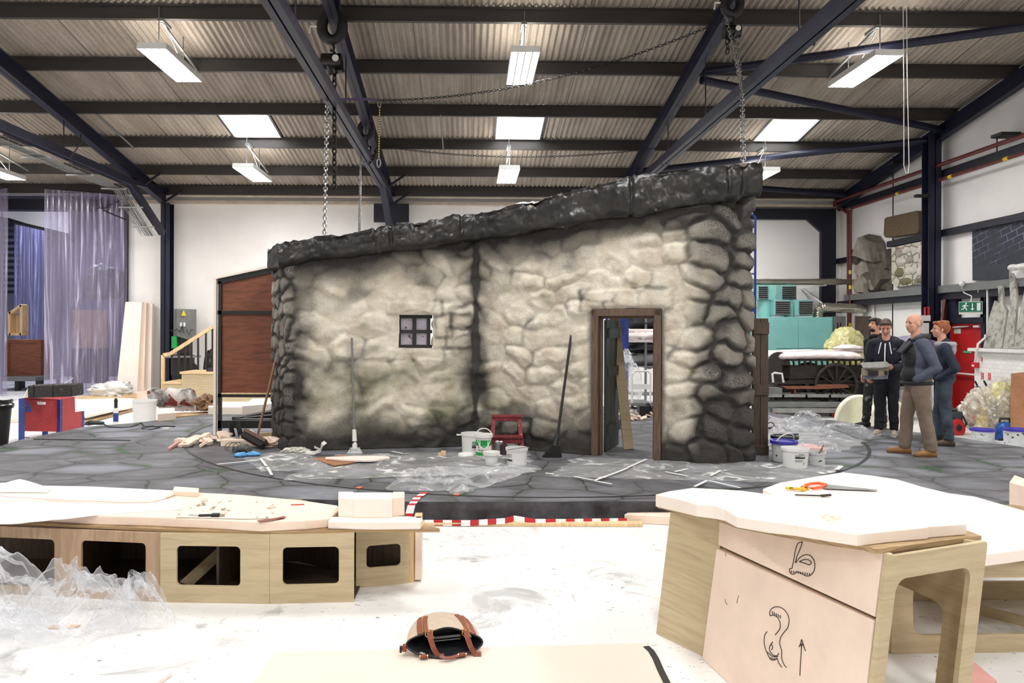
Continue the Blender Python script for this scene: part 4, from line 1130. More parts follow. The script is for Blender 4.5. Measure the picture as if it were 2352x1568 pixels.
ec = smoothstep(cum[4] - .42 + .15 * nz1, cum[4] + .02, SS); age_shade = np.maximum(age_shade, ec * (.50 + .25 * nz2 + .55 * np.clip(1 - TT / 1.2, 0, 1) + .25 * np.clip((TT - 2.2) / .7, 0, 1)))
age_shade = np.maximum(age_shade, .55 * np.clip(1 - np.abs(SS - cum[4]) / .07, 0, 1) * (.6 + nz2))
under = np.clip(-t1 * 2.2 + .25, 0, 1)  # shade painted along the lower side of each stone
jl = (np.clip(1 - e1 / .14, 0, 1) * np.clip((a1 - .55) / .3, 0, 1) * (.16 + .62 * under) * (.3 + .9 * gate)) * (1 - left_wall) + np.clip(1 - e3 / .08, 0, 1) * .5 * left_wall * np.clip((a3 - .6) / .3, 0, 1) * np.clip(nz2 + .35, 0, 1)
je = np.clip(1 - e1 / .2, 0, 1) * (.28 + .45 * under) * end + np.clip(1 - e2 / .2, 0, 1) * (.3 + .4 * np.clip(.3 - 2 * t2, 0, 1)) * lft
proud = np.where(left_wall > .5, soft(e3, a3, t3, .55), soft(e1, a1, t1, .6))  # flush and sunken parts get painted shading between the stones
age_shade = age_shade + jl * (1 - np.maximum(end, lft)) + je + .16 * np.clip(.35 - proud, -.2, .35) * (.5 + gate) + .6 * joint + np.clip(nz1 - .22, 0, 1) * .5
dfr = np.maximum(np.abs(SS - (DS0 + DS1) / 2) - (DS1 - DS0) / 2, 0); age_shade = np.maximum(age_shade, np.clip(1 - dfr / .09, 0, 1) * .5 * (TT < DZ1 - PT))
age_shade = blur(age_shade, 1)
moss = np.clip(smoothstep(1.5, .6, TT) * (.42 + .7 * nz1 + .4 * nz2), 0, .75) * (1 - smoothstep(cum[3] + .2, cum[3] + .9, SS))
moss = np.clip(moss + np.clip(nz2 - .25, 0, 1) * .5, 0, .85)
nS, nT = len(S), len(T)
cs, ct = (S[:-1] + S[1:]) / 2, (T[:-1] + T[1:]) / 2
faces = []
for j in range(nT - 1):
    for i in range(nS - 1):
        if T[j] >= max(topz[0, i], topz[0, i + 1]): continue
        if WS0 < cs[i] < WS1 and w0 < ct[j] < w1: continue
        if DS0 < cs[i] < DS1 and ct[j] < DZ1 - PT: continue
        k = j * nS + i; faces.append((k, k + 1, k + nS + 1, k + nS))
me = bpy.data.meshes.new('stone_wall')
me.from_pydata(np.stack([X2.ravel(), Y2.ravel(), Z2.ravel()], 1).tolist(), [], faces)
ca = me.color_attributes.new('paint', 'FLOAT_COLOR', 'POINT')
buf = np.stack([np.clip(age_shade * 1.12 + .03, 0, 1.4).ravel(), moss.ravel(), np.clip(np.maximum(end * smoothstep(.25, .7, e1) * (.5 + 1.2 * t1 + .3 * nz2), lft * smoothstep(.2, .6, e2) * .6) * np.clip(TT / .9 - .2, 0, 1), 0, 1).ravel(), np.ones(SS.size)], 1).astype(np.float32)
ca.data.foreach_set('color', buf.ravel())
bm = bmesh.new(); bm.from_mesh(me)
bmesh.ops.delete(bm, geom=[v for v in bm.verts if not v.link_faces], context='VERTS'); bm.to_mesh(me); bm.free()
COT = thing('stone_cottage', 'scenic stone cottage with a sloping black slate roof standing on the turntable', 'cottage', tuple(KC))
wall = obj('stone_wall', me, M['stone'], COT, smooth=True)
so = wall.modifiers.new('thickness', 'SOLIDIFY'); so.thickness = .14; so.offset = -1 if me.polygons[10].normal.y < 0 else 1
# roof edge slab
rp = [(614, 9.95, 574, 617), (624, 9.6, 566, 616), (640, 9.42, 560, 612), (700, 9.44, 552, 599), (760, 9.46, 543, 591), (890, 9.52, 522, 575), (1000, 9.60, 506, 561), (1092, 9.66, 491, 548)]
KR, ER = PY(1092, 548, 9.66), PY(1757, 440, 8.32)
nr = V((ER - KR).cross(Z)); nr.z = 0; nr.normalize()
front = [(PY(x, a, y), PY(x, b_, y)) for x, y, a, b_ in rp]
for x, a, b_ in ((1150, 479, 540), (1200, 467, 532), (1310, 438, 514), (1420, 413, 497), (1500, 401, 485), (1600, 389, 471), (1680, 380, 459), (1730, 377, 450)):
    front.append((PP(x, a, KR, nr), PP(x, b_, KR, nr)))
e0 = PP(1752, 379, KR, nr); e1_ = PP(1752, 442, KR, nr); front.append((e0, e1_))
front.append((PP(1757, 392, KR, nr) + V((.03, .25, 0)), PP(1757, 428, KR, nr) + V((.03, .25, 0))))
fs = [0]
for (a, _), (c, _) in zip(front, front[1:]): fs.append(fs[-1] + (c - a).length)
def fr_at(s_):
    i = max(0, min(len(fs) - 2, int(np.searchsorted(fs, s_) - 1))); t = (s_ - fs[i]) / (fs[i + 1] - fs[i])
    return front[i][0].lerp(front[i + 1][0], t), front[i][1].lerp(front[i + 1][1], t)
def slab_pt(u, v):
    s_ = u * fs[-1]; a, c = fr_at(s_); back = V((.12, 1.6, 0)); h = (a - c)
    # around the section: bottom back -> bottom front -> top front -> top back
    w = v * 4
    if w < 1.2: p = c + back * (1 - w / 1.2); n = V((0, 0, -1))
    elif w < 2.4:
        t = (w - 1.2) / 1.2; p = c + h * t; n = V((0, -1, 0))
        rnd = 1 - abs(2 * t - 1) ** 5; p = p + V((0, .06 * (1 - rnd), 0))
    elif w < 3.6: p = a + (back + V((0, 0, .10))) * ((w - 2.4) / 1.2); n = V((0, 0, 1))
    else: p = a + back + V((0, 0, .10)) + (c - a - V((0, 0, .10))) * ((w - 3.6) / .4); n = V((0, 1, 0))
    k = 1.0 if 1.1 < w < 2.7 else .5
    d = .055 * fractal(p * 1.0, 2.2, 4) + .035 * abs(fractal(p, 7.0, 3))
    for gx in (s1g, s2g, s3g, s4g, s5g):
        d -= .035 * math.exp(-((s_ - gx) / .018) ** 2)
    d -= .05 * math.exp(-((s_ - s6g) / .05) ** 2)
    return p + n * d * k
def s_px(px):
    for i, (x, *_r) in enumerate(rp[:-1]):
        if x <= px <= rp[i + 1][0]: return fs[i] + (fs[i + 1] - fs[i]) * (px - x) / (rp[i + 1][0] - x)
s1g, s2g, s3g = s_px(861), s_px(897), s_px(1060); s4g = fs[-1] - 1.75; s5g = fs[-1] - .62; s6g = fs[-1] - .45
m = MB(); m.grid(420, 64, slab_pt)
nn = 420
for end_i in (0, nn - 1):
    m.f.append(tuple(j * nn + end_i for j in range(64))); m.mi.append(0)
obj('slate_roof', m, M['slab'], COT, smooth=True)
m = MB(); m.prism([slab_pt(.42, .66), slab_pt(.56, .66), slab_pt(.56, .8), slab_pt(.42, .8)], (0, 0, .04))
# side of the house to the rear closes the interior a little
# window: frame, glazing bars, smeared panes
def wl(s_, z_, off=0.0):
    return V((np.interp(s_, fine, sx_) + sgn * np.interp(s_, fine, nx_) * off, np.interp(s_, fine, sy_) + sgn * np.interp(s_, fine, ny_) * off, z_))
wf = obj('window_frame', MB(), M['black'], COT) if False else None
m = MB(); o = -.085
sm, zm = (WS0 + WS1) / 2 - .01, (WZ0 + WZ1) / 2
for s_ in (WS0 + .012, sm, WS1 - .045): m.bar(wl(s_, WZ0, o), wl(s_, WZ1, o), .05 if s_ == sm else .045, .045, up=(0, 1, 0))
for z_ in (WZ0 + .02, zm, WZ1 - .02): m.bar(wl(WS0, z_, o), wl(WS1, z_, o), .045, .045)
wfo = obj('window_frame', m, M['black'], COT)
M['pane'] = pm('smeared_frosted_pane', (176, 170, 182), .3, var=.2, scale=6, spots=(9, .62, (50, 46, 46)))
for s0, s1 in ((WS0 + .02, sm - .02), (sm + .02, WS1 - .05)):
    for z0, z1 in ((WZ0 + .03, zm - .02), (zm + .02, WZ1 - .03)):
        q = MB(); q.add([wl(s0, z0, -.1), wl(s1, z0, -.1), wl(s1, z1, -.1), wl(s0, z1, -.1)] + [wl(s0, z0, -.105), wl(s1, z0, -.105), wl(s1, z1, -.105), wl(s0, z1, -.105)], [(0, 1, 2, 3), (7, 6, 5, 4), (0, 4, 5, 1), (1, 5, 6, 2), (2, 6, 7, 3), (3, 7, 4, 0)])
        obj('window_pane', q, M['pane'], wfo)
# door frame
m = MB(); fw, fd = .085, .16
for s_ in (DS0 + fw / 2, DS1 - fw / 2): m.bar(wl(s_, PT, -.03), wl(s_, DZ1, -.03), fd, fw, up=wl(DS1, 0) - wl(DS0, 0))
m.bar(wl(DS0, DZ1 - fw / 2, -.03), wl(DS1, DZ1 - fw / 2, -.03), fd, fw)
for s_ in (DS0 + fw + .015, DS1 - fw - .015): m.bar(wl(s_, PT, -.07), wl(s_, DZ1 - fw, -.07), .05, .03, up=wl(DS1, 0) - wl(DS0, 0))
m.bar(wl(DS0 + fw, DZ1 - fw - .015, -.07), wl(DS1 - fw, DZ1 - fw - .015, -.07), .05, .03)
obj('door_frame', m, M['frame_oak'], COT, bev=.006)
# the dark green door leaf, swung inwards
M['door_green'] = wood('very_dark_green_door', (44, 56, 52), (26, 32, 31), .4, (20, 20, 2), 2, .1)
hp = wl(DS0 + .13, PT, -.14); inw = V((.44, 1, 0)).normalized()
m = MB(); u = inw; w_ = .74
for k in range(3):
    m.bar(hp + u * (w_ * (k + .5) / 3) + V((0, 0, .02)), hp + u * (w_ * (k + .5) / 3) + V((0, 0, DZ1 - PT - .13)), w_ / 3 - .006, .035, up=u.cross(Z))
dl = obj('door_leaf', m, M['door_green'], COT, bev=.004)
for z_ in (PT + .3, PT + 1.05, PT + 1.55):
    m = MB(); m.bar(hp + u * .03 + V((.035, 0, z_ - PT)), hp + u * (w_ - .03) + V((.035, 0, z_ - PT)), .03, .13); obj('door_batten', m, M['door_green'], dl)
# plain timber backs of the walls, seen through the doorway
# brown ply return flat at the left of the cottage
t = thing('scenery_flat', 'brown plywood flat with a black frame joined to the left of the cottage', 'scenery flat', tuple(PZ(500, 1000, PT)))
YF_ = 11.02
def fp(x, y): return PY(x, y, YF_)
def fbox(m, x0, x1, y0, y1, d0=0, d1=.05, yA=None):
    a, c = fp(x0, y1), fp(x1, y0); m.bb(a.x, c.x, YF_ + d0, YF_ + d1, a.z, c.z)
xr_ = 648
def prism_px(m, pts, d0, d1): m.prism([V((p.x, YF_ + d0, p.z)) for p in (fp(x, y) for x, y in pts)], (0, d1 - d0, 0))
m = MB(); prism_px(m, [(508, 650), (xr_, 618), (xr_, 714), (508, 716)], .03, .045); prism_px(m, [(508, 722), (xr_, 720), (xr_, 902), (508, 904)], .03, .045); obj('panel', m, M['ply_brown'], t)
m = MB(); fbox(m, 500, 509, 646, 998); prism_px(m, [(500, 641), (xr_, 610), (xr_, 622), (500, 652)], 0, .05); fbox(m, 500, xr_, 714, 722); fbox(m, 500, xr_, 905, 912); fbox(m, 500, xr_, 966, 983)
obj('black_frame', m, M['black'], t)
m = MB(); prism_px(m, [(496, 636), (xr_, 604), (xr_, 609), (496, 641)], -.03, .06); m.bb(fp(494, 0).x, fp(500, 0).x, YF_ - .02, YF_ + .06, PT, fp(500, 637).z); obj('foam_edging', m, M['foam_white'], t)
m = MB(); fbox(m, 509, xr_, 902, 905, -.01, .05); obj('pine_batten', m, M['pine'], t)
text('faint_stencil', 'THE COUPLE OF ...', .10, fp(575, 975) + V((0, -.004, 0)), (PI / 2, 0, 0), pm('faint_stencil', (58, 58, 56), .6), t) if False else None
# ------------------------------------------------------------------ tools and pots round the cottage
def broom(name, label, top, foot, r, mat, headfn, cat='broom'):
    t = thing(name, label, cat, tuple(foot))
    m = MB(); m.cyl(top, foot + (top - foot).normalized() * .10, r, n=10); obj('handle', m, M[mat], t, smooth=40)
    headfn(t, foot, (top - foot).normalized()); return t
M['bristle'] = pm('dark_bristles', (34, 32, 31), .95, var=.4, scale=60, bmp=.6, bscale=120)
def stiff_head(t, f, d):
    m = MB(); m.prism([f + V((-.16, -.02, 0)), f + V((.09, -.03, 0)), f + V((.07, -.03, .15)), f + V((-.04, -.03, .16))], (0, .07, 0)); obj('bristles', m, M['bristle'], t, bev=.01)
    m = MB(); m.cyl(f + V((.0, 0, .14)), f + d * .30, .035, .022, 12); obj('socket', m, M['black'], t)
broom('stiff_broom', 'black long-handled stiff broom leaning on the wall left of the doorway', PY(1312, 770, 9.42), PZ(1274, 1050, PT), .017, 'black', stiff_head)
def small_head(t, f, d):
    m = MB(); m.cyl(f + V((0, 0, .05)), f + d * .30, .034, .026, 12); obj('socket', m, M['white_metal'], t)
    m = MB(); m.box(f + V((0, 0, .05)), (.13, .05, .035)); m.prism([f + V((-.10, -.03, 0)), f + V((.10, -.03, 0)), f + V((.07, -.02, .045)), f + V((-.07, -.02, .045))], (0, .05, 0)); obj('brush_head', m, M['bucket_dirty'], t)
    m = MB(); m.cyl(f + d * .12, f + d * .15, .036, n=12); obj('black_band', m, M['black'], t)
broom('pole_brush', 'grey paint-stained brush pole standing against the left wall below the window', PY(808, 776, 9.62), PZ(815, 1040, PT), .016, 'grey_metal', small_head, 'brush')
def yard_head(t, f, d):
    x = V((.80, -.58, -.10)).normalized(); y = V((.5, .62, .6)).normalized(); m = MB()
    c = f + V((.05, -.10, .10)); m.bar(c - x * .24 + Z * .05, c + x * .20 - Z * .02, .10, .05, y); obj('wooden_head', m, pm('brown_broom_head', (82, 58, 48), .7, var=.2), t, bev=.006)
    m = MB(); m.bar(c - x * .23 + Z * .05 - y * .06, c + x * .19 - Z * .02 - y * .06, .07, .07, y); obj('bristles', m, M['bristle'], t)
broom('yard_broom', 'wooden yard broom leaning on the left corner of the cottage, head up', PY(642, 788, 9.95), PZ(584, 1028, PT) + V((0, .05, .03)), .017, 'handle_wood', yard_head)

def pail(name, label, c, r, h, mat, lid=None, handle=None, taper=.9, fill=None, group='paint buckets', rim=.008, loop=None):
    t = thing(name, label, 'bucket', tuple(c), group); c = V(c)
    m = MB(); r0 = r * taper
    m.lathe([(0, .001), (r0, .001), (r, h), (r + rim, h), (r + rim, h - .022), (r + .002, h - .022)] if lid else
            [(0, .001), (r0, .001), (r - .001, h - .03), (r + rim, h - .03), (r + rim, h), (r - .004, h), (r0 - .006, .012), (0, .012)], c, 32)
    obj('pail', m, M[mat], t, smooth=40)
    if lid:
        m = MB(); m.lathe([(0, h + .004), (r * .86, h + .004), (r * .9, h + .016), (r + .016, h + .016), (r + .018, h - .02), (r + .009, h - .02)], c, 32); obj('lid', m, M[lid], t, smooth=40)
    if fill:
        m = MB(); m.lathe([(0, h * .72), (r * .95, h * .72)], c, 24); obj('paint', m, M[fill], t)
    if handle:
        ang, up, hm = handle
        m = MB(); x = V((math.cos(ang), math.sin(ang), 0)); y = V((-x.y, x.x, 0))
        m.tube([c + Z * (h - .02) + x * (r + .006) * math.cos(a) + (Z * up[0] + y * up[1]) * r * math.sin(a) for a in np.linspace(0, PI, 18)], .0045 if hm != 'white_metal' else .007, 6); obj('bail_handle', m, M[hm], t)
    return t
def wrap_label(t, c, r, h0, h1, a0, a1, mat, name='label', n=14, off=.0016, taper0=1.0, taper1=1.0):
    m = MB(); c = V(c); vs = []
    for k in range(n + 1):
        a = a0 + (a1 - a0) * k / n
        vs += [c + V((math.sin(a) * (r * taper0 + off), -math.cos(a) * (r * taper0 + off), h0)), c + V((math.sin(a) * (r * taper1 + off), -math.cos(a) * (r * taper1 + off), h1))]
    m.add(vs, [(2 * k, 2 * k + 2, 2 * k + 3, 2 * k + 1) for k in range(n)]); return obj(name, m, M[mat], t)
def wrap_text(t, c, r, z, body, size, a0, mat, name='printed_word', sp=.62):
    """Lettering carried round a pot letter by letter."""
    m = MB()
    for k, ch in enumerate(body):
        if ch == ' ': continue
        a = a0 + k * size * sp / r
        put_text(m, ch, size, V(c) + V((math.sin(a) * (r + .002), -math.cos(a) * (r + .002), z)), (PI / 2, 0, a))
    obj(name, m, M[mat], t)
def print_lines(t, c, r, rows, a0, a1, taper=lambda z: 1.0):
    for z, hgt, w0, w1 in rows:
        wrap_label(t, c, r * taper(z), z, z + hgt, a0 + (a1 - a0) * w0, a0 + (a1 - a0) * w1, 'dark_print', 'printed_line', 8)
# cluster left of the step stool
c = PZ(1084, 1040, PT); t = pail('paint_bucket', 'large open white bucket behind the green and white paint can', c, .135, .26, 'bucket', None, None, .93)
print_lines(t, c, .136, [(.155 - .02 * i, .008, .0, 1 - .2 * (i % 2)) for i in range(3)] + [(.085, .022, 0, 1)], .0, .5)
m = MB(); m.box(c + V((-.17, 0, .235)), (.06, .04, .015)); obj('lug', m, M['bucket'], t)
c = PZ(1111, 1052, PT); r = .098
t = pail('paint_can', 'white paint can with green print and a raised white handle', c, r, .285, 'bucket', 'white_metal', (0.15, (1.05, .12), 'white_metal'), .97, None, 'paint buckets')
wrap_label(t, c, r * .985, .165, .235, -1.45, 1.45, 'green_print', 'green_band', 20)
m = MB()
for a, b_ in (((-.95, .238), (-.52, .165)), ((-.52, .240), (-.50, .165)), ((.52, .240), (.50, .165)), ((.95, .238), (.52, .165)), ((-.5, .165), (0, .128)), ((0, .128), (.5, .165))):
    m.strip([c + V((math.sin(x) * (r + .002), -math.cos(x) * (r + .002), z)) for x, z in (a, ((a[0] + b_[0]) / 2, (a[1] + b_[1]) / 2), b_)], .009, (0, -1, 0), .002)
obj('white_lines', m, M['white_print'], t)
m = MB(); m.prism([c + V((math.sin(x) * (r + .001), -math.cos(x) * (r + .001), z)) for x, z in ((-.42, .168), (.42, .168), (0, .136))], (0, -.003, 0)); obj('green_point', m, M['green_print'], t)
wrap_label(t, c, r * .975, .045, .085, -1.5, 1.5, 'green_print', 'green_band', 20)
wrap_label(t, c, r * .977, .045, .085, .0, .45, 'white_print', 'pale_patch', 6)
wrap_text(t, c, r * .98, .112, 'Macpherson', .027, -.66, 'dark_print', sp=.5)
wrap_text(t, c, r * .98, .142, '+', .055, -.70, 'red_print', 'red_mark')
for k in range(9): wrap_label(t, c, r * .98, .090, .097, -.3 + k * .09, -.24 + k * .09, 'red_print', 'printed_line', 2)
c = PZ(1129, 1066, PT); t = pail('small_tub', 'small white tub wrapped in polythene in front of the green and white can', c, .085, .135, 'bucket', 'white_metal', None, .86)
c = PZ(1187, 1066, PT); t = pail('paint_bucket', 'open white bucket with a wire handle, right of the small tub', c, .125, .20, 'bucket', None, (0.5, (.35, -1.35), 'grey_metal'), .95, 'black')
print_lines(t, c, .1255, [(.13, .004, 0, .9), (.115, .004, 0, .9), (.10, .004, .1, .9), (.055, .018, 0, 1)], -1.2, -.5)
c = PZ(1145, 1050, PT); t = pail('grey_tin', 'tall grey tin between the small tub and the open bucket', c, .045, .19, 'galv', None, None, 1.0)
m = MB(); 
for k in range(8): m.ell(c + V((.03 * math.cos(k * 2.1), .03 * math.sin(k * 1.7), .195)), (.022, .02, .012), None, 8, 6)
obj('dried_paint', m, M['green_print'] if False else M['bucket_dirty'], t)
c = PZ(1158, 1052, PT); single('dark_tin', MB().lathe([(0, 0), (.04, 0), (.04, .165), (0, .165)], c, 20), pm('dark_purple_tin', (66, 34, 58), .4, var=.3), 'dark purple tin beside the grey tin', 'tin', smooth=40)
c = PZ(1178, 1030, PT); t = pail('black_pail', 'black-lined pail with a wire handle between the stool legs', c, .095, .17, 'bucket_dirty', None, (.2, (1.2, .1), 'grey_metal'), .9, 'black')
wrap_label(t, c, .088, .10, .15, -1.2, -.75, 'green_print', 'green_patch', 5)
# rags and tray at the left of the cluster
def crumple(c, r, seed, amp=.4, sc=3, n=30, m_=18):
    """Creased bundle: rounded lump with sharp folds running over it."""
    b = MB(); b.ell((0, 0, 0), (1, 1, 1), None, n, m_); out = []; c = V(c); zmin = c.z - r[2] * .8
    for p in b.v:
        q = p * (sc * .5) + V((seed * 3.1, seed * 1.7, seed)); w = V((fractal(q, .9, 2), fractal(q + V((9, 2, 4)), .9, 2), fractal(q + V((3, 7, 1)), .9, 2)))
        f = 1 - 2.2 * abs(fractal(q + w * .8, 1.2, 2)); k = 1 + amp * (.55 * f - .2 + .55 * fractal(q, .8, 2))
        out.append(V((c.x + p.x * r[0] * k, c.y + p.y * r[1] * k, max(zmin, c.z + p.z * r[2] * k))))
    b.v = out; return b
c = PZ(1068, 1052, PT); single('rag', crumple(c + V((0, 0, .035)), (.11, .08, .04), 4, .35, 2), M['bucket'], 'white paint-crusted rag left of the paint cans', 'rag', smooth=True)
c = PZ(1085, 1056, PT); single('rag', crumple(c + V((.03, -.04, .02)), (.09, .05, .022), 9, .5, 3), pm('grey_crusted_rag', (150, 142, 128), .9, var=.4, scale=30), 'flat grey and cream rag in front of the white rag', 'rag', smooth=True)
c = PZ(1015, 1047, PT); m = MB(); m.bb(c.x - .05, c.x + .05, c.y - .03, c.y + .03, PT, PT + .04); m.bb(c.x - .01, c.x + .05, c.y - .03, c.y + .03, PT + .04, PT + .065)
single('wood_offcut', m, M['pine'], 'small stepped wood offcut left of the rags', 'wood offcut', bev=.004)
# red step stool
c = PZ(1163, 1038, PT); M['stool'] = pm('dark_red_stool_paint', (118, 30, 40), .55, var=.2, scale=5, spots=(40, .68, (205, 190, 190))); t = thing('step_stool', 'worn dark red two-step stool behind the paint buckets', 'step stool', tuple(c))
sx, sy = .20, .19
def st(x, y, z): return c + V((x * .93, y * .8, z * 1.17))
for s in (-1, 1):
    m = MB(); m.bar(st(s * .215, -.22, 0), st(s * .175, .0, .385), .035, .05, (1, 0, 0)); obj('leg', m, M['stool'], t)
    m = MB(); m.bar(st(s * .215, .17, 0), st(s * .175, .05, .385), .035, .05, (1, 0, 0)); obj('leg', m, M['stool'], t)
m = MB(); m.bb(c.x - .19, c.x + .19, c.y - .04, c.y + .09, c.z + .45, c.z + .48); m.bb(c.x - .165, c.x + .165, c.y - .03, c.y - .01, c.z + .405, c.z + .45); obj('top_step', m, M['stool'], t, bev=.005)
m = MB(); m.bb(c.x - .205, c.x + .205, c.y - .19, c.y - .06, c.z + .205, c.z + .235); m.bb(c.x - .19, c.x + .19, c.y - .16, c.y - .14, c.z + .135, c.z + .205); obj('lower_step', m, M['stool'], t, bev=.005)

# right of the cottage: plank door leaf leaning on the end wall
p0, p1 = PZ(1724, 1043, PT), PZ(1768, 1046, PT)
t = thing('plank_door', 'dark plank door or shutter standing against the right end of the cottage', 'door', tuple((p0 + p1) / 2))
Yd = (p0.y + p1.y) / 2; zt_ = PY(1745, 731, Yd).z; w_ = p1.x - p0.x
for k in range(2):
    m = MB(); m.bb(p0.x + w_ * k / 2 + .003, p0.x + w_ * (k + 1) / 2 - .003, Yd, Yd + .03, PT, zt_); obj('plank', m, M['dark_oak'], t, bev=.003)
for y0, y1 in ((733, 760), (878, 903), (1020, 1045)):
    m = MB(); m.bb(p0.x + .004, p1.x - .002, Yd - .028, Yd, PY(0, y1, Yd).z, PY(0, y0, Yd).z); obj('batten', m, M['dark_oak'], t, bev=.004)
# buckets right of the cottage
c = PZ(1806, 1052, PT); pail('paint_bucket', 'bucket behind with black lid rim, half hidden by the blue-lidded bucket', c + V((.03, .12, 0)), .15, .25, 'bucket_dirty', 'black')
c = PZ(1802, 1058, PT); t = pail('lidded_bucket', 'splashed bucket with a bright violet-blue lid right of the cottage', c + V((-.01, 0, 0)), .142, .235, 'bucket_dirty', 'lid_purple', (.4, (.9, -.5), 'white_metal'))
c = PZ(1826, 1072, PT); t = pail('paint_bucket', 'open white bucket with a printed label, front of the three right of the cottage', c, .148, .225, 'bucket', None, None, .88)
print_lines(t, c, .149, [(.165, .006, .3, .8), (.15, .005, 0, 1), (.138, .004, .0, .5), (.118, .018, 0, 1), (.10, .003, 0, .8), (.09, .003, 0, .75), (.08, .003, 0, .75), (.055, .02, .85, .93), (.045, .004, .8, .97)], -.42, .42, lambda z: .88 + .12 * z / .225)
c = PZ(1877, 1066, PT); t = pail('small_tub', 'small white tub of black paint with a brush, rightmost of the paint pots', c, .092, .155, 'bucket_dirty', None, None, .93, 'black')
m = MB(); m.cyl(c + V((.02, 0, .12)), c + V((.085, .02, .225)), .008, n=8); m.bar(c + V((.03, 0, .13)), c + V((.06, .01, .185)), .025, .012); obj('paint_brush', m, M['handle_wood'], t) if False else single('paint_brush', m, M['handle_wood'], 'paint brush standing in the small tub', 'brush')
p = PZ(1862, 1032, PT); single('pink_board', MB().bb(p.x - .14, p.x + .16, p.y - .1, p.y + .3, PT + .002, PT + .03), M['pink'], 'pinkish board lying behind the paint pots right of the cottage', 'board')
p = PZ(1825, 1004, PT); single('black_strip', MB().bb(p.x - .05, p.x + .05, p.y - .03, p.y + .03, PT + .04, PT + .055), M['black'], 'small black strip on the crumpled polythene right of the plank door', 'strip')
p = PZ(1795, 987, PT); m = MB(); m.tube([p + V((-.2, 0, .03)), p + V((-.12, 0, .05)), p + V((-.05, .03, .04)), p + V((.05, -.02, .05)), p + V((.16, 0, .04))], .018, 6); m.tube([p + V((-.18 + .06 * math.cos(a), 0, .07 + .05 * math.sin(a))) for a in np.linspace(0, 6.2, 14)], .008, 5)
single('cable_coil', m, M['black_gloss'], 'black cable ends lying on the polythene beside the plank door', 'cable')

# polythene and dust sheets on the turntable
def sheet(name, label, corners, h, seed, mat='plastic', nx=60, ny=40, sc=2.2, edge=.12, pw=1.0, z0=PT, cat='polythene sheet', stretch=1.0, ridge=True):
    a, b_, c_, d_ = [V(q) for q in corners]
    def fn(u, v):
        w1 = .5 * edge * fractal((u * 4, seed, v), 1.0, 3); w2 = .5 * edge * fractal((v * 4, seed + 9, u), 1.0, 3)
        uu, vv = u + w2, v + w1
        p = a.lerp(b_, uu).lerp(d_.lerp(c_, uu), vv)
        q = V((p.x * stretch, p.y, seed))
        q = q + V((fractal(q, 1.1, 2), fractal(q + V((5, 5, 5)), 1.1, 2), 0)) * .35; n = (1 - abs(fractal(q, sc, 3)) * 1.9) * (.55 + .7 * fractal(q, .9, 2)) + .15 if ridge else fractal(q, sc, 4) + .4
        e = min(1, 6 * min(u, 1 - u, v, 1 - v) + .12)
        return V((p.x, p.y, z0 + .004 + h * e * max(0, n) ** pw))
    m = MB(); m.grid(nx, ny, fn); return single(name, m, M[mat], label, cat, smooth=True)
sheet('polythene_sheet', 'crumpled clear polythene sheet lying right of the plank door', (PZ(1765, 1035, PT), PZ(1930, 1040, PT), PZ(1990, 1015, PT), PZ(1765, 955, PT)), .16, 2, 'plastic', 80, 60, 2.4)
p = PZ(1850, 985, PT); single('polythene_bundle', crumple(p + V((0, 0, .10)), (.28, .16, .16), 11, .5, 2.5, 40, 24), M['plastic'], 'bunched peak of clear polythene behind the pots', 'polythene sheet', smooth=True)
p = PZ(1952, 1008, PT); single('polythene_bundle', crumple(p + V((-.05, .05, .08)), (.34, .22, .13), 17, .5, 2.5, 40, 24), M['plastic'], 'folded end of the clear polythene nearest the person in navy', 'polythene sheet', smooth=True)
sheet('dust_sheet', 'thin polythene dust sheet spread over the turntable before the cottage', (PZ(640, 1105, PT), PZ(1235, 1085, PT), PZ(1215, 1036, PT), PZ(770, 1044, PT)), .045, 5, 'plastic_flat', 130, 60, 1.6, .10, 1.6, stretch=.6)
sheet('dust_sheet', 'thin polythene dust sheet taped in front of the doorway corner', (PZ(1250, 1095, PT), PZ(1860, 1110, PT), PZ(1940, 1068, PT), PZ(1330, 1050, PT)), .018, 6, 'plastic_flat', 100, 50, 1.6, .07, 1.4)
sheet('polythene_bundle', 'bunched white polythene at the front edge of the turntable', (PZ(890, 1128, PT), PZ(1080, 1132, PT), PZ(1235, 1078, PT), PZ(930, 1080, PT)), .15, 8, 'plastic', 90, 50, 2.6, .2)
sheet('dust_sheet', 'small polythene sheet by the left corner of the cottage', (PZ(600, 1085, PT), PZ(760, 1075, PT), PZ(700, 1032, PT), PZ(560, 1052, PT)), .03, 12, 'plastic_flat', 50, 40, 2.4, .15, 1.5)
p = PZ(750, 1061, PT); single('brown_card', MB().prism([PZ(718, 1053, PT + .012), PZ(768, 1070, PT + .012), PZ(830, 1060, PT + .012), PZ(790, 1045, PT + .012)], (0, 0, .004)), M['brown_board'], 'brown card under the white foam sheet before the cottage', 'card')
N = 24; cc = PZ(820, 1056, PT + .02)
single('foam_sheet', MB().prism([cc + V(((.36 + .06 * math.sin(3 * a)) * math.cos(a), .13 * math.sin(a) + .03 * math.sin(2 * a), 0)) for a in np.linspace(0, 2 * PI, N, endpoint=False)], (0, 0, .03)), M['foam_white'], 'thin white foam sheet lying on brown card before the cottage', 'foam', bev=.008)
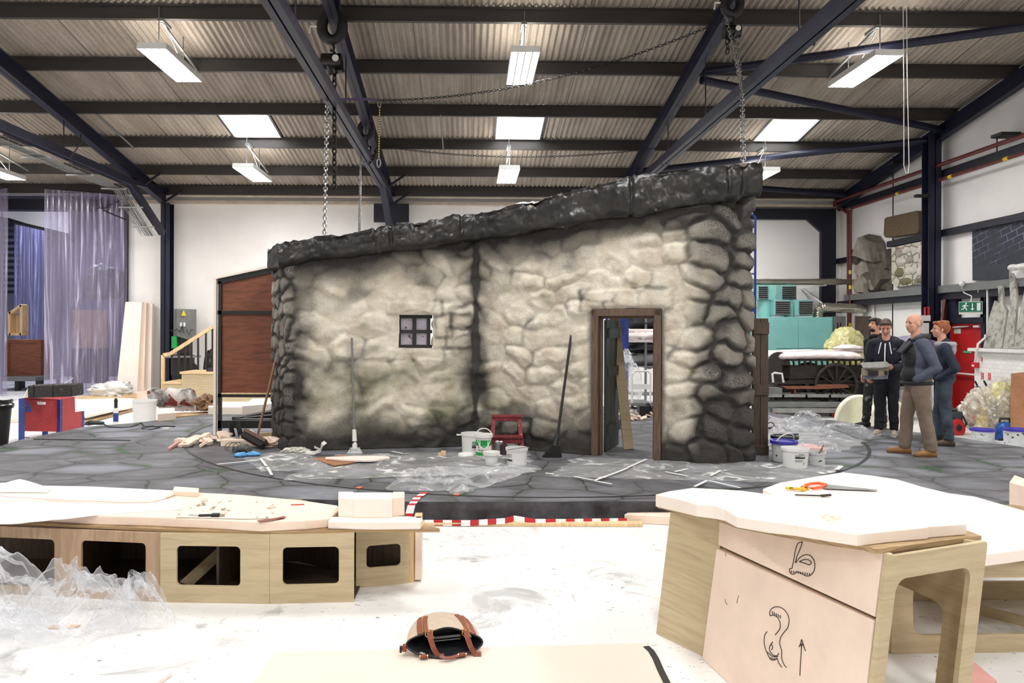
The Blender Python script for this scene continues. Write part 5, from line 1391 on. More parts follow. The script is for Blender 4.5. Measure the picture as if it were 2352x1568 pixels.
# white tape on the floor
def tape(label, pts, w=.035):
    m = MB(); m.strip([PZ(x, y, PT + .028) for x, y in pts], w, Z, .002); return single('floor_tape', m, M['white_print'], label, 'tape', 'white tape strips')
for k, pts in enumerate([[(498, 1066), (595, 1056)], [(598, 1052), (612, 1070)], [(614, 1072), (624, 1090)], [(1365, 1103), (1415, 1085), (1442, 1074)], [(1442, 1073), (1485, 1054)], [(1528, 1083), (1580, 1093)], [(1550, 1083), (1580, 1076)],
                         [(1632, 1092), (1655, 1080)], [(1595, 1117), (1624, 1103)], [(1628, 1103), (1700, 1120)], [(1253, 1086), (1272, 1088)], [(1318, 1094), (1362, 1102)], [(1366, 1104), (1405, 1111)], [(1922, 1078), (1932, 1070)], [(900, 1036), (925, 1041)]]):
    tape('strip of white tape holding a dust sheet on the turntable', pts, .03 if k != 13 else .05)
for k, (x, y) in enumerate([(824, 1121), (1048, 1137)]):
    p = PZ(x, y, PT); single('orange_scrap', MB().prism([p + V((-.03, -.01, .003)), p + V((.02, -.03, .003)), p + V((.035, .03, .003)), p + V((-.01, .03, .003))], (0, 0, .008)), pm('orange_plastic', (238, 130, 90), .6), 'orange scrap on the platform ' + ('left of the bunched polythene' if k == 0 else 'near the front edge below the bunched polythene'), 'scrap')
# torn paper bits
p = PZ(665, 1036, PT); m = MB(); rnd = random.Random(3)
single('torn_paper', crumple(p + V((.12, -.15, .03)), (.16, .06, .045), 21, .7, 5, 36, 20), pm('torn_masking_paper', (205, 202, 194), .9, var=.25, scale=25), 'heap of torn grey masking paper at the left foot of the cottage', 'paper', smooth=False)
m = MB(); m.strip([PZ(690, 1037, PT + .02), PZ(722, 1040, PT + .02), PZ(736, 1034, PT + .06), PZ(740, 1020, PT + .16), PZ(748, 1015, PT + .18)], .05, (0, -1, .6), .003); m.strip([PZ(722, 1026, PT + .12), PZ(738, 1033, PT + .06)], .03, (0, -1, .5), .003)
single('peeled_tape', m, pm('peeled_paper', (216, 214, 206), .8), 'peeled strip of white masking paper curling up at the foot of the wall', 'paper')
# respirator mask and blue gloves
c = PZ(560, 1040, PT); t = thing('respirator_mask', 'grey respirator with straps lying by the yard broom', 'mask', tuple(c))
m = MB(); m.ell(c + V((0, 0, .06)), (.09, .07, .06)); m.lathe([(0, 0), (.045, 0), (.045, .05), (0, .05)], c + V((.07, -.05, .05)), 16, (.5, -.8, .1)); m.lathe([(0, 0), (.045, 0), (.045, .05), (0, .05)], c + V((-.07, -.05, .05)), 16, (-.5, -.8, .1)); obj('face_piece', blob(m, .008, 2), pm('grey_respirator', (70, 72, 72), .5, var=.3), t, smooth=True)
m = MB()
for q in range(3): m.tube([c + V((-.16 + .05 * q + .09 * math.cos(a), .02, .06 + .075 * math.sin(a))) for a in np.linspace(-.6, 3.7, 16)], .006, 5)
obj('strap', m, pm('olive_strap', (120, 120, 96), .7), t)
for k, (x, y) in enumerate([(552, 1049), (582, 1047)]):
    c = PZ(x, y, PT); single('rubber_glove', crumple(c + V((0, 0, .025)), (.07 + .02 * k, .04, .03), 31 + k, .5, 4, 26, 16), pm('light_blue_glove', (96, 168, 222), .5, var=.12), 'light blue crumpled glove, ' + ('left' if k == 0 else 'right') + ' one in front of the respirator', 'glove', smooth=True)
# foam offcuts heaped at the left and inside the doorway
rnd = random.Random(7)
def shard(c, s, seed, flat=.35):
    r = random.Random(seed); b = MB(); n = r.choice((4, 5, 5, 6)); R = Euler((r.uniform(-.5, .5), r.uniform(-.5, .5), r.uniform(0, 6.3))).to_matrix()
    poly = [R @ V((s * r.uniform(.5, 1) * math.cos(2 * PI * k / n + r.uniform(-.3, .3)), s * r.uniform(.3, .75) * math.sin(2 * PI * k / n), 0)) for k in range(n)]
    h = R @ V((0, 0, s * flat * r.uniform(.5, 1.2)))
    b.prism(poly, h); zmin = min(p.z for p in b.v); b.v = [p + V((c.x, c.y, c.z - zmin)) for p in b.v]; return b
for k in range(34):
    u = rnd.random(); x, y = 405 + 185 * u, 1027 - 14 * rnd.random() - (5 if u > .4 else 0); c = PZ(x, y, PT); c.z += .05 * rnd.random() * (1 - abs(2 * u - 1) ** 2)
    single('foam_offcut', shard(c, rnd.uniform(.07, .15), 100 + k), M['foam'], 'torn peach foam offcut in the heap left of the cottage', 'foam offcut', 'heap of foam offcuts')
c = PZ(540, 1024, PT); single('foam_block', MB().bb(c.x - .18, c.x + .2, c.y - .05, c.y + .05, PT + .0, PT + .09), M['foam'], 'square-cut peach foam bar lying in the heap of offcuts', 'foam', bev=.006)
c = PZ(598, 1028, PT); single('foam_crumbs', crumple(c + V((.08, .1, .05)), (.26, .13, .07), 41, .5, 4), M['foam'], 'low mound of foam crumbs beside the corner of the cottage', 'foam', smooth=False)
m = MB(); m.bar(PZ(388, 1030, PT + .02), PZ(422, 1008, PT + .06), .035, .03); single('wood_stick', m, M['pink'], 'thin pinkish stick at the left end of the foam offcuts', 'stick')
for k in range(16):
    c = PZ(1425 + 75 * rnd.random(), 966 - 12 * rnd.random(), PT); single('foam_offcut', shard(c, rnd.uniform(.06, .16), 200 + k), M['foam'], 'torn peach foam offcut on the stage seen through the doorway', 'foam offcut', 'foam offcuts beyond the doorway')
# things seen through the doorway and behind the cottage
p0, p1 = PZ(1450, 1028, PT), PY(1412, 722, 9.9); p0 = PY(1444, 1026, 9.75); p0.z = PT
m = MB(); m.bar(p0, p1 + V((0, .1, .1)), .135, .04, (0, -1, 0)); single('leaning_plank', m, M['ply'], 'pale plank leaning inside the cottage doorway', 'plank', bev=.003)
def ladder_tower(x0, x1, Y, z0, z1, label, solid=None):
    t = thing('scaffold_tower', label, 'scaffold', ((x0 + x1) / 2, Y, z0), 'blue scaffold towers')
    for x in (x0, x1):
        m = MB(); m.tube([(x, Y, z0), (x, Y, z1 - .06), (x + (.06 if x == x0 else -.06), Y, z1)], .026, 8); obj('upright', m, M['ladder_blue'], t)
    for z in np.arange(z0 + .5, z1, .5):
        m = MB(); m.cyl((x0, Y, z), (x1, Y, z), .02, n=8); obj('rung', m, M['ladder_blue'], t)
    m = MB(); m.tube([(x0 + .06, Y, z1), (x1 - .06, Y, z1)], .026, 8); m.bar((x0, Y, z0 + (z1 - z0) * .56), (x1, Y, z0 + (z1 - z0) * .56), .03, .42); m.bar((x0, Y, 1.4), (x1, Y, 2.3), .025, .025); obj('panel', m, M['ladder_blue'], t)
pr = PY(1735, 492, 15.6); ladder_tower(pr.x - 1.1, pr.x, 15.6, 0, pr.z, 'blue scaffold tower frame standing behind the tall end of the cottage')
pr = PY(1437, 720, 16.2); ladder_tower(pr.x - .42, pr.x + .02, 16.2, 0, 2.6, 'blue scaffold ladder frame seen through the doorway')
p = PY(1443, 740, 16.6); single('blue_board', MB().bb(p.x - .35, p.x, 16.55, 16.6, 0, 2.5), pm('dark_blue_board', (28, 42, 98), .6), 'dark blue board behind the ladder frame in the doorway', 'board')
t = thing('storage_rack', 'steel rack of dark fabric rolls seen through the doorway', 'rack', tuple(PZ(1490, 900, 0)))
Yr = 17.4
for x in (1483, 1560):
    m = MB(); p = PY(x, 760, Yr); m.bb(p.x - .025, p.x + .025, Yr - .03, Yr + .02, 0, 2.7); obj('upright', m, M['grey_metal'], t)
for y in (762, 840, 905):
    m = MB(); a, c = PY(1450, y, Yr), PY(1560, y, Yr); m.bb(a.x, c.x, Yr, Yr + .7, a.z - .03, a.z); obj('shelf', m, M['grey_metal'], t)
for k, (x, y, r, mt, lb) in enumerate([(1478, 738, .21, 'black', 'thick black fabric roll on the top shelf of the rack'), (1480, 794, .19, 'black_gloss', 'glossy black roll on the lower shelf of the rack'), (1492, 825, .2, 'grey_metal', 'grey bundled sheet on the lower shelf of the rack')]):
    p = PY(x, y, Yr + .3); m = MB(); b_ = rock((0, 0, 0), (.55, .3, r), 5 + k, .25, 2.2); b_.v = [p + q for q in b_.v]; single('fabric_roll', b_, M[mt], lb, 'fabric roll', smooth=True)
p = PY(1437, 760, 17.2); m = MB(); m.cyl(p, p + V((1.2, .1, 0)), .05, n=12); single('card_tube', m, M['pad'], 'pale cardboard tube lying on the rack', 'tube')
p = PY(1475, 775, 17.25); single('cloth_bundle', crumple(p, (.4, .25, .14), 51, .5, 3), M['pad'], 'crumpled pale cloth on the middle of the rack', 'cloth', smooth=True)
p = PY(1470, 850, 15.8); single('polythene_bundle', crumple((p.x - .3, 16.0, .5), (.35, .3, .75), 61, .4, 3, 40, 26), M['plastic'], 'tall bundle of clear polythene seen through the doorway', 'polythene sheet', smooth=True)
c = PZ(1472, 920, 0); Yt = 14.9
t = thing('hand_trolley', 'grey hand trolley with a rounded handle seen through the doorway', 'trolley', (PY(1472, 800, Yt).x, Yt, 0))
a, b_ = PY(1452, 852, Yt), PY(1494, 852, Yt); m = MB(); m.tube([(a.x, Yt, .3), (a.x, Yt, a.z - .05), (a.x + .05, Yt, a.z), (b_.x - .05, Yt, a.z), (b_.x, Yt, a.z - .05), (b_.x, Yt, .3)], .02, 8); m.bb(a.x, b_.x, Yt - .01, Yt + .01, PY(0, 890, Yt).z, PY(0, 878, Yt).z); obj('handle', m, M['white_metal'], t)
m = MB(); m.bb(a.x - .04, b_.x + .04, Yt - .1, Yt + .7, .24, .3); obj('platform', m, M['grey_metal'], t)
for x in (a.x, b_.x):
    m = MB(); m.cyl((x - .02, Yt, .12), (x + .02, Yt, .12), .12, n=20); obj('wheel', m, M['black'], t)
p = PZ(1420, 925, PT); m = MB(); m.lathe([(0, -.05), (.12, -.05), (.12, .05), (0, .05)], (p.x + .1, 13.6, PT + .12), 20, (.9, .3, 0)); m.box((p.x - .05, 13.5, PT + .1), (.2, .2, .2))
single('black_machine', m, M['black'], 'small black wheeled machine on the stage beyond the doorway', 'machine')
# ------------------------------------------------------------------ left: curtains, side room, red steps, offcuts
def strip_curtain(p_top0, p_top1, z0, n, mat, label, seed, wid=None):
    t = thing('strip_curtain', label, 'curtain', ((p_top0[0] + p_top1[0]) / 2, (p_top0[1] + p_top1[1]) / 2, z0), 'strip curtains')
    a, b_ = V(p_top0), V(p_top1); d = (b_ - a); L = d.length; d.normalize(); nrm = d.cross(Z).normalized(); r = random.Random(seed)
    for k in range(n):
        c = a + d * L * (k + .5) / n; w = L / n * 1.25; off = nrm * (.012 * (k % 2)); ph = r.uniform(0, 6); m = MB()
        m.grid(6, 26, lambda u, v: c + off + d * (u - .5) * w + nrm * (.035 * math.sin(u * PI) + .02 * math.sin(v * 5 + ph) * v) + Z * ((z0 - c.z) * v))
        obj('pvc_strip', m, M[mat], t, smooth=True)
    m = MB(); m.bar(a + Z * .02, b_ + Z * .02, .04, .05); obj('rail', m, M['black'], t)
    return t
strip_curtain(PY(104, 434, 19.25), PY(291, 449, 20.12), .06, 14, 'strip', 'long leaf of the clear strip curtain at the left, hanging to the floor', 1)
strip_curtain(PY(-60, 446, 20.0), PY(18, 432, 19.25), .06, 6, 'strip', 'part of the clear strip curtain leaf at the left edge of the photo', 2)
tr = thing('truss_arm', 'black lattice arm carrying the strip curtain leaf', 'truss', (-10, 20, 4.6))
m = MB(); a, b_ = PY(150, 447, 19.5), PY(290, 505, 20.05); m.bar(a, b_, .03, .03); m.bar(PY(235, 480, 19.8), PY(232, 455, 19.8), .02, .02); m.bar(PY(235, 480, 19.8), PY(285, 455, 20), .02, .02); m.bar(PY(235, 480, 19.8), PY(195, 452, 19.7), .02, .02); obj('lattice', m, M['black'], tr)
# the room beyond the curtain
M['room_grey'] = pm('grey_lilac_wall', (112, 108, 124), .8, var=.1)
struct('wall_side_room', MB().bb(-19, -9.2, 27.5, 27.7, 0, 7).bb(-9.4, -9.2, YB + .25, 27.5, 0, 7), M['room_grey'])
struct('ceiling_side_room', MB().bb(-19, -9.2, YB + .25, 27.6, 7, 7.1), M['room_grey'])
struct('wall_side_room_left', MB().bb(-19.2, -19, YB + .25, 27.6, 0, 7).bb(-19.2, XL, YB, YB + .25, 0, 7), M['room_grey'])
g = MB(); g.prism([PY(-60, 474, 26.6), PY(158, 474, 26.6), PY(158, 536, 26.6), PY(20, 503, 26.6), PY(-60, 486, 26.6)], (0, .05, 0))
struct('wall_gable_panel', g, M['white_wall'], 'white gable panel in the room beyond the curtain')
ll = bpy.data.lights.new('side_room_lamp', 'AREA'); ll.size = 1.2; ll.energy = 190; ll.color = (.86, .88, 1.0); lo = bpy.data.objects.new('side_room_lamp', ll); COL.objects.link(lo); lo.location = (-13, 23.8, 6.8)
m = MB(); 
for k in range(7): m.bar(PY(22 + 22 * k, 505 + 6.3 * k, 25.6), PY(38 + 22 * k, 522 + 5.5 * k, 25.6), .05, .05)
m.bar(PY(20, 503, 25.6), PY(165, 548, 25.6), .08, .08); m.bar(PY(30, 512, 25.6), PY(110, 548, 25.6), .05, .05); m.bar(PY(0, 500, 25.6), PY(22, 504, 25.6), .08, .08)
single('roof_truss', m, M['black'], 'dark lattice truss in the room beyond the curtain', 'truss')
strip_curtain(PY(34, 515, 25.0), PY(102, 530, 25.2), .1, 8, 'strip_blue', 'bluish strip curtain deep in the room beyond the opening', 5)
M['shutter'] = pm('dark_slatted_shutter', (30, 34, 40), .6, var=.2)
m = MB(); p = PY(22, 520, 26)
for k in range(12): q = PY(24, 515 + 14 * k, 26.2); m.bb(q.x - .25, q.x + .35, 26.2, 26.24, q.z - .07, q.z + .04)
single('slatted_shutter', m, M['shutter'], 'dark slatted shutter beyond the gap in the curtains', 'shutter')
def crate(name, label, x0, x1, y0, y1, Y, mat, depth=.6, cat='crate', panel=True):
    a, c = PY(x0, y1, Y), PY(x1, y0, Y); t = thing(name, label, cat, ((a.x + c.x) / 2, Y, a.z))
    m = MB(); m.bb(a.x, c.x, Y, Y + depth, a.z, c.z); obj('body', m, M[mat], t, bev=.01)
    if panel:
        m = MB(); w = .09
        for q in ((a.x, a.x + w, a.z, c.z), (c.x - w, c.x, a.z, c.z), (a.x + w, c.x - w, a.z, a.z + w), (a.x + w, c.x - w, c.z - w, c.z)): m.bb(q[0], q[1], Y - .03, Y, q[2], q[3])
        obj('frame', m, M[mat], t)
    return t
crate('panelled_chest', 'brown panelled wooden chest beyond the gap in the curtains', 14, 95, 780, 866, 21.6, 'ply_brown', cat='chest')
p = PY(58, 885, 21.0); m = MB(); a, c = PY(-10, 900, 21.2), PY(96, 866, 21.2); m.bb(a.x, c.x, 20.9, 22.3, .28, .40); single('flat_trolley', m, M['grey_metal'], 'low flat platform carrying the brown chest', 'platform')
m = MB()
for x in (-5, 40, 88): q = PY(x, 900, 21.0); m.bb(q.x - .05, q.x + .05, 20.95, 21.1, 0, .28); m.bb(q.x - .05, q.x + .05, 22.0, 22.2, 0, .28)
tp = bpy.data.objects['flat_trolley']; HOME['flat_trolley'] = (0, 0, 0); obj('leg', m, M['black'], tp)
m = MB(); a, c = PY(18, 770, 21.7), PY(46, 700, 21.7); m.bar((a.x, 21.9, a.z), (a.x, 21.9, c.z - .2), .08, .3); m.bar((c.x, 21.9, a.z), (c.x, 21.9, c.z), .08, .3); m.bar((a.x, 21.9, c.z - .25), (c.x, 21.9, c.z), .3, .07); m.bar((a.x, 21.9, a.z + .03), (c.x, 21.9, a.z + .03), .3, .07); m.bar((a.x - .1, 21.9, PY(0, 784, 21.7).z + .03), (c.x + .15, 21.9, PY(0, 784, 21.7).z + .03), .35, .06)
m.bar((a.x + .1, 22.1, a.z), (a.x + .1, 22.1, c.z - .3), .02, .3)
single('wooden_case', m, M['pine'], 'open wooden case with a sloping lid standing on the brown chest', 'case')
crate('plywood_sheet', 'pinkish plywood board behind the strip curtain', 166, 246, 712, 826, 22.3, 'ply_red', .05, 'board', False)
crate('dark_hoarding', 'dark framed panel low behind the strip curtain', 166, 248, 800, 880, 22.0, 'black', .05, 'panel', True)
p = PY(222, 650, 22.6); single('wrapped_bundle', crumple((p.x + .15, 22.7, p.z + .0), (.6, .25, .6), 71, .35, 2.5), M['grey_metal'], 'grey wrapped bundle above the pink board behind the curtain', 'bundle', smooth=True)
# long foam boards leaning by the curtain
for k, (x0, x1, xt0, xt1, Y, yb, mt, lb) in enumerate([(266, 314, 288, 326, 19.5, 908, 'foam_white', 'tall pale foam board leaning on the back wall, nearer of the two'), (312, 330, 326, 336, 19.6, 907, 'foam', 'peach edge of the foam board behind the pale one'), (330, 346, 336, 350, 19.75, 905, 'foam_white', 'narrow foam board leaning on the wall at the right of the pair')]):
    yt = 694 + 2 * k; b0, b1 = PY(x0, yb, Y), PY(x1, yb, Y); t0, t1 = PY(xt0, yt, Y + .35), PY(xt1, yt, Y + .35); b0.z = b1.z = .01
    m = MB(); m.prism([b0, b1, t1, t0], (0, .12, .02)); single('foam_board', m, M[mt], lb, 'foam board', 'leaning foam boards')
p = PY(262, 897, 18.9); single('white_sack', crumple((p.x - .1, 19.0, .16), (.5, .28, .22), 81, .7, 3.4, 50, 30), M['bucket'], 'white sheet heaped at the foot of the leaning foam boards', 'sheet', smooth=True)
# electrical cabinet
a, c = PY(393, 772, 19.6), PY(440, 709, 19.6); t = thing('electrical_cabinet', 'grey electrical cabinet with a yellow warning triangle beside the navy column', 'cabinet', ((a.x + c.x) / 2, 19.7, a.z))
m = MB(); m.prism([V((a.x, 19.75, a.z)), V((a.x + .22, 19.45, a.z)), V((c.x, 19.6, a.z - .12)), V((c.x, 19.95, a.z)), V((a.x, 19.98, a.z))], (0, 0, c.z - a.z)); obj('body', m, M['grey_metal'], t, bev=.01)
q = PY(422, 720, 19.46); m = MB(); m.prism([q + V((-.06, 0, -.06)), q + V((.06, .02, -.06)), q + V((0, .01, .09))], (0, -.02, 0)); obj('warning_triangle', m, M['yellow'], t)
for x in (416, 424): q = PY(x, 745, 19.47); m = MB(); m.bb(q.x - .015, q.x + .015, 19.44, 19.5, q.z - .05, q.z + .05); obj('switch', m, M['white_print'], t)
q = PY(417, 760, 19.46); m = MB(); m.tube([q + V((-.3, 0, .02)), q + V((-.2, -.01, .0)), q + V((-.12, 0, .06)), q + V((-.05, 0, -.03)), q + V((.02, 0, .13)), q + V((.05, 0, -.04)), q + V((.14, .02, .04)), q + V((.18, .03, -.1)), q + V((.24, .03, .04)), q + V((.3, .04, .02))], .014, 5); obj('scrawl', m, M['dark_print'], t)
q = PY(399, 785, 19.5); m = MB(); m.bb(q.x - .06, q.x + .08, 19.5, 19.7, PY(0, 798, 19.5).z, a.z); obj('green_panel', m, M['green_print'], t)
m = MB(); q0, q1 = PY(397, 880, 19.6), PY(438, 815, 19.6); m.bb(q0.x, q1.x, 19.5, 19.9, .02, q1.z); m.bb(q0.x + .1, q1.x - .05, 19.6, 19.85, q1.z, a.z + .05); obj('machine_body', m, M['black'], t, bev=.02)
m = MB(); m.bb(PY(370, 818, 19.4).x, PY(444, 818, 19.4).x, 19.4, 19.95, PY(0, 820, 19.4).z, PY(0, 816, 19.4).z); obj('work_table', m, M['galv'], t)
m = MB(); q = PY(442, 845, 19.45); m.lathe([(0, 0), (.14, 0), (.14, .05), (0, .05)], q, 20, (0, -1, 0)); obj('hand_wheel', m, M['black'], t)
# timber stair unit with handrail
YS = 18.0
t = thing('timber_steps', 'plywood stair unit with a sloping handrail behind the brown flat', 'stairs', tuple(PY(440, 930, YS)))
def sb(m, x0, x1, y0, y1, Y0, Y1): a, c = PY(x0, y1, YS), PY(x1, y0, YS); m.bb(a.x, c.x, Y0, Y1, max(0, a.z), c.z)
m = MB(); sb(m, 417, 640, 858, 940, YS, YS + 1.0); sb(m, 376, 417, 881, 940, YS, YS + 1.0); sb(m, 352, 376, 905, 940, YS, YS + 1.0); obj('carcass', m, M['ply'], t)
m = MB(); sb(m, 414, 640, 854, 858, YS - .04, YS + 1.02); sb(m, 373, 417, 877, 881, YS - .04, YS + 1.02); sb(m, 350, 376, 901, 905, YS - .04, YS + 1.02); obj('tread', m, M['pine'], t)
m = MB(); rr = [PY(376, 815, YS + .9), PY(392, 812, YS + .9), PY(489, 750, YS + .9)]; m.bar(rr[0], rr[1], .08, .09); m.bar(rr[1], rr[2], .08, .09); m.bb(PY(371, 815, YS + .9).x, PY(378, 815, YS + .9).x, YS + .86, YS + .94, 0, rr[0].z); obj('handrail', m, M['pine'], t)
m = MB()
for x in (395, 411, 425, 440, 455, 473, 488):
    zt2 = rr[1].lerp(rr[2], (x - 392) / 97).z; q = PY(x, 800, YS + .9); m.bb(q.x - .02, q.x + .02, YS + .88, YS + .92, .6, zt2)
obj('baluster', m, M['black'], t, kind='thing')
p = PY(482, 830, 19.3); single('black_bag', crumple((p.x, 19.3, .55), (.15, .15, .68), 85, .25, 3), M['black_gloss'], 'black plastic sack hanging behind the handrail', 'bag', smooth=True)
p = PY(487, 857, YS + .3); single('dark_cloth', crumple((p.x, YS + .2, p.z + .06), (.10, .1, .09), 86, .3, 3), M['navy_dark'], 'dark navy cloth left on the top tread of the timber steps', 'cloth', smooth=True)
# low pine boards and foam sheets on the floor at the left
def slab_px(name, label, pts, z0, h, mat, cat, bev=.0, group=None):
    m = MB(); m.prism([PZ(x, y, z0) for x, y in pts], (0, 0, h)); return single(name, m, M[mat], label, cat, group, bev=bev)
slab_px('foam_sheet', 'large white foam sheet on the floor behind the red steps', [(20, 952), (330, 935), (300, 921), (40, 928)], .004, .08, 'foam_white', 'foam')
slab_px('foam_sheet', 'peach foam sheet lying in front of the white one at the far left', [(-20, 975), (60, 968), (60, 946), (-20, 950)], .004, .06, 'foam', 'foam')
slab_px('pine_board', 'long thin board lying along the back of the floor at the left', [(175, 915), (330, 921), (335, 917), (190, 911)], .004, .04, 'pine', 'board')
slab_px('pine_board', 'dark edged batten running from the red steps towards the timber steps', [(193, 968), (310, 938), (312, 942), (195, 974)], .01, .03, 'ply_edge', 'board')
slab_px('foam_sheet', 'pale foam sheet beside the battens in front of the timber steps', [(198, 960), (300, 936), (250, 928), (150, 945)], .09, .05, 'foam_white', 'foam')
for k in range(12):
    c = PZ(300 + 190 * rnd.random(), 912 + 6 * rnd.random(), 0); single('timber_offcut', MB().box((c.x, c.y, .03 + .03 * (k % 3)), (rnd.uniform(.3, .8), .09, .05), Euler((0, 0, rnd.uniform(-.5, .5))).to_matrix()), M['pine'] if k % 3 else M['ply_edge'], 'timber offcut lying at the foot of the timber steps', 'timber offcut', 'timber offcuts by the steps')
slab_px('foam_block', 'peach foam block at the back edge of the stage left of the brown flat', [(362, 968), (404, 964), (400, 952), (362, 954)], .18, .13, 'foam', 'foam', .006)
slab_px('foam_block', 'pale foam block seen below the brown flat', [(478, 952), (560, 952), (560, 940), (480, 940)], .18, .14, 'foam_white', 'foam', .006)
slab_px('foam_block', 'white tent-shaped foam piece seen below the brown flat', [(556, 958), (634, 950), (634, 938), (580, 938)], .18, .2, 'foam_white', 'foam', .006)
m = MB(); 
for a, b_ in (((540, 962), (634, 944)), ((560, 962), (634, 955)), ((545, 965), (634, 966))): m.bar(PZ(*a, PT + .03), PZ(*b_, PT + .08), .16, .06)
single('black_battens', m, M['black'], 'black battens lying behind the lower rail of the brown flat', 'batten')
m = MB(); m.bar(PZ(595, 998, PT + .03), PZ(640, 995, PT + .03), .05, .05); single('pine_batten', m, M['pine'], 'short pine batten lying behind the yard broom', 'batten')
m = MB(); a = PZ(535, 1002, PT); m.bar(a, PY(528, 968, 10.9), .06, .04); m.bar(a + V((.12, 0, 0)), PY(545, 968, 10.9), .06, .04); single('flat_brace', m, M['black'], 'short prop under the lower rail of the brown flat', 'prop')
# carpet and cloth rolls
for k, (x0, x1, y, r, mt, lb) in enumerate([(348, 460, 932, .17, None, 'rolled cloth with red, white and black blotches in front of the timber steps'), (362, 458, 947, .08, 'pad', 'thin pale roll with black bands under the blotched roll'), (375, 462, 944, .06, 'black', 'thin black roll behind the pale one')]):
    if mt is None:
        M['blotch'] = pm('blotched_cloth', (70, 66, 66), .85, var=.3, scale=4, col2=(225, 220, 216), spots=(5, .56, (120, 44, 40)), bmp=.4, bscale=12); mt = 'blotch'
    p0, p1 = PZ(x0, y, .0), PZ(x1, y - 4, .0); z = .18 + r + (.1 if k == 0 else 0); p0.z = p1.z = z; p0.y = p1.y = 14.2 + .1 * k; s_ = 14.2 / PZ(x0, y, 0).y; p0.x *= s_; p1.x *= s_
    m = MB(); N = 14; m.tube([p0.lerp(p1, i / N) + V((0, 0, .02 * math.sin(i * 1.3))) for i in range(N + 1)], [r * (1 + .04 * math.sin(i * 2.2)) for i in range(N + 1)], 18); tt = single('cloth_roll', m, M[mt], lb, 'cloth roll', smooth=50)
c = PY(462, 935, 14.0); single('frayed_end', crumple((c.x + .1, 14.1, PT + .16), (.22, .2, .16), 88, .6, 5), M['handle_wood'], 'frayed bunched end of the cloth rolls', 'cloth', smooth=False)
slab_px('roll_board', 'dark board under the cloth rolls', [(385, 962), (480, 954), (478, 948), (385, 952)], PT - .03, .03, 'ply_edge', 'board')
c = PZ(332, 972, 0); c2 = PZ(335, 968, .0); t = pail('paint_bucket', 'large white bucket at the back edge of the stage left of the cloth rolls', (c.x, c.y, .0), .21, .44, 'bucket', None, None, .92)
c = PZ(335, 940, 0); pail('cream_tub', 'cream tub standing behind the large white bucket', (c.x, c.y, 0), .19, .40, 'foam', None, None, .95)
c = PZ(266, 968, PT * .2); t = thing('spray_can', 'slim foam gun can with blue label standing left of the large bucket', 'can', (c.x, c.y, 0))
m = MB(); m.lathe([(0, 0), (.045, 0), (.045, .26), (.03, .29), (0, .29)], (c.x, c.y, .0), 18); obj('can', m, M['white_metal'], t, smooth=40)
m = MB(); m.lathe([(.046, .04), (.046, .2)], (c.x, c.y, 0), 18); obj('label', m, M['blue'], t)
m = MB(); m.lathe([(0, .29), (.03, .29), (.03, .40), (.035, .42), (.02, .47), (0, .47)], (c.x, c.y, 0), 14); obj('nozzle', m, M['black'], t, smooth=40)
# red stepped unit with blue legs
A = PZ(50, 1012, .18 * 0 + .0)
def on(px, py, P0, n): return PP(px, py, P0, n)
Yl = PZ(62, 1014, 0).y
L0 = PZ(52, 1013, 0); L1 = PZ(137, 998, .0); L2 = PZ(187, 982, .0)
n1 = (L1 - L0).cross(Z).normalized(); n2 = (L2 - L1).cross(Z).normalized()
t = thing('step_unit', 'worn red stepped box with blue legs at the left edge of the stage', 'step unit', tuple(L0))
m = MB(); pr_ = [on(x, y, L0, n1) for x, y in ((53, 990), (135, 991), (137, 917), (53, 914))]; m.prism(pr_, -n1 * .02 if n1.y < 0 else n1 * .02)
red1 = obj('front_panel', m, M['red_dull'], t)
m = MB(); pr2 = [on(x, y, L1, n2) for x, y in ((140, 993), (186, 981), (186, 944), (170, 946), (169, 911), (140, 916))]; m.prism(pr2, -n2 * .02 if n2.y < 0 else n2 * .02); obj('side_panel', m, M['red_dull'], t)
bk_ = (-n1 if n1.y < 0 else n1) * .5
m = MB(); tp_ = [on(53, 914, L0, n1), on(137, 917, L0, n1), on(169, 911, L1, n2)]; m.prism([tp_[0], tp_[1], tp_[2], tp_[0] + (tp_[2] - tp_[1])], (0, 0, -.02)); obj('top_board', m, M['red_dull'], t)
for x, y0, y1, P0, n in ((50, 915, 1012, L0, n1), (136, 917, 994, L0, n1), (188, 944, 982, L1, n2), (104, 985, 1001, L0 + V((0, .35, 0)), n1)):
    m = MB(); a, c = on(x, y1, P0, n), on(x, y0, P0, n); m.bb(a.x - .03, a.x + .03, a.y - .035, a.y + .025, a.z, c.z); obj('leg', m, M['blue'], t)
m = MB(); h = [on(x, y, L0, n1) for x, y in ((85, 922), (105, 923), (105, 929), (87, 929))]; m.prism(h, V((0, -.006, 0))); obj('hand_hole', m, M['white_print'], t)
m = MB(); h = [on(x, y, L0, n1) for x, y in ((61, 920), (66, 922), (71, 935), (72, 946), (58, 946), (61, 934))]; m.prism(h, V((0, -.004, 0))); obj('blue_patch', m, M['blue'], t)
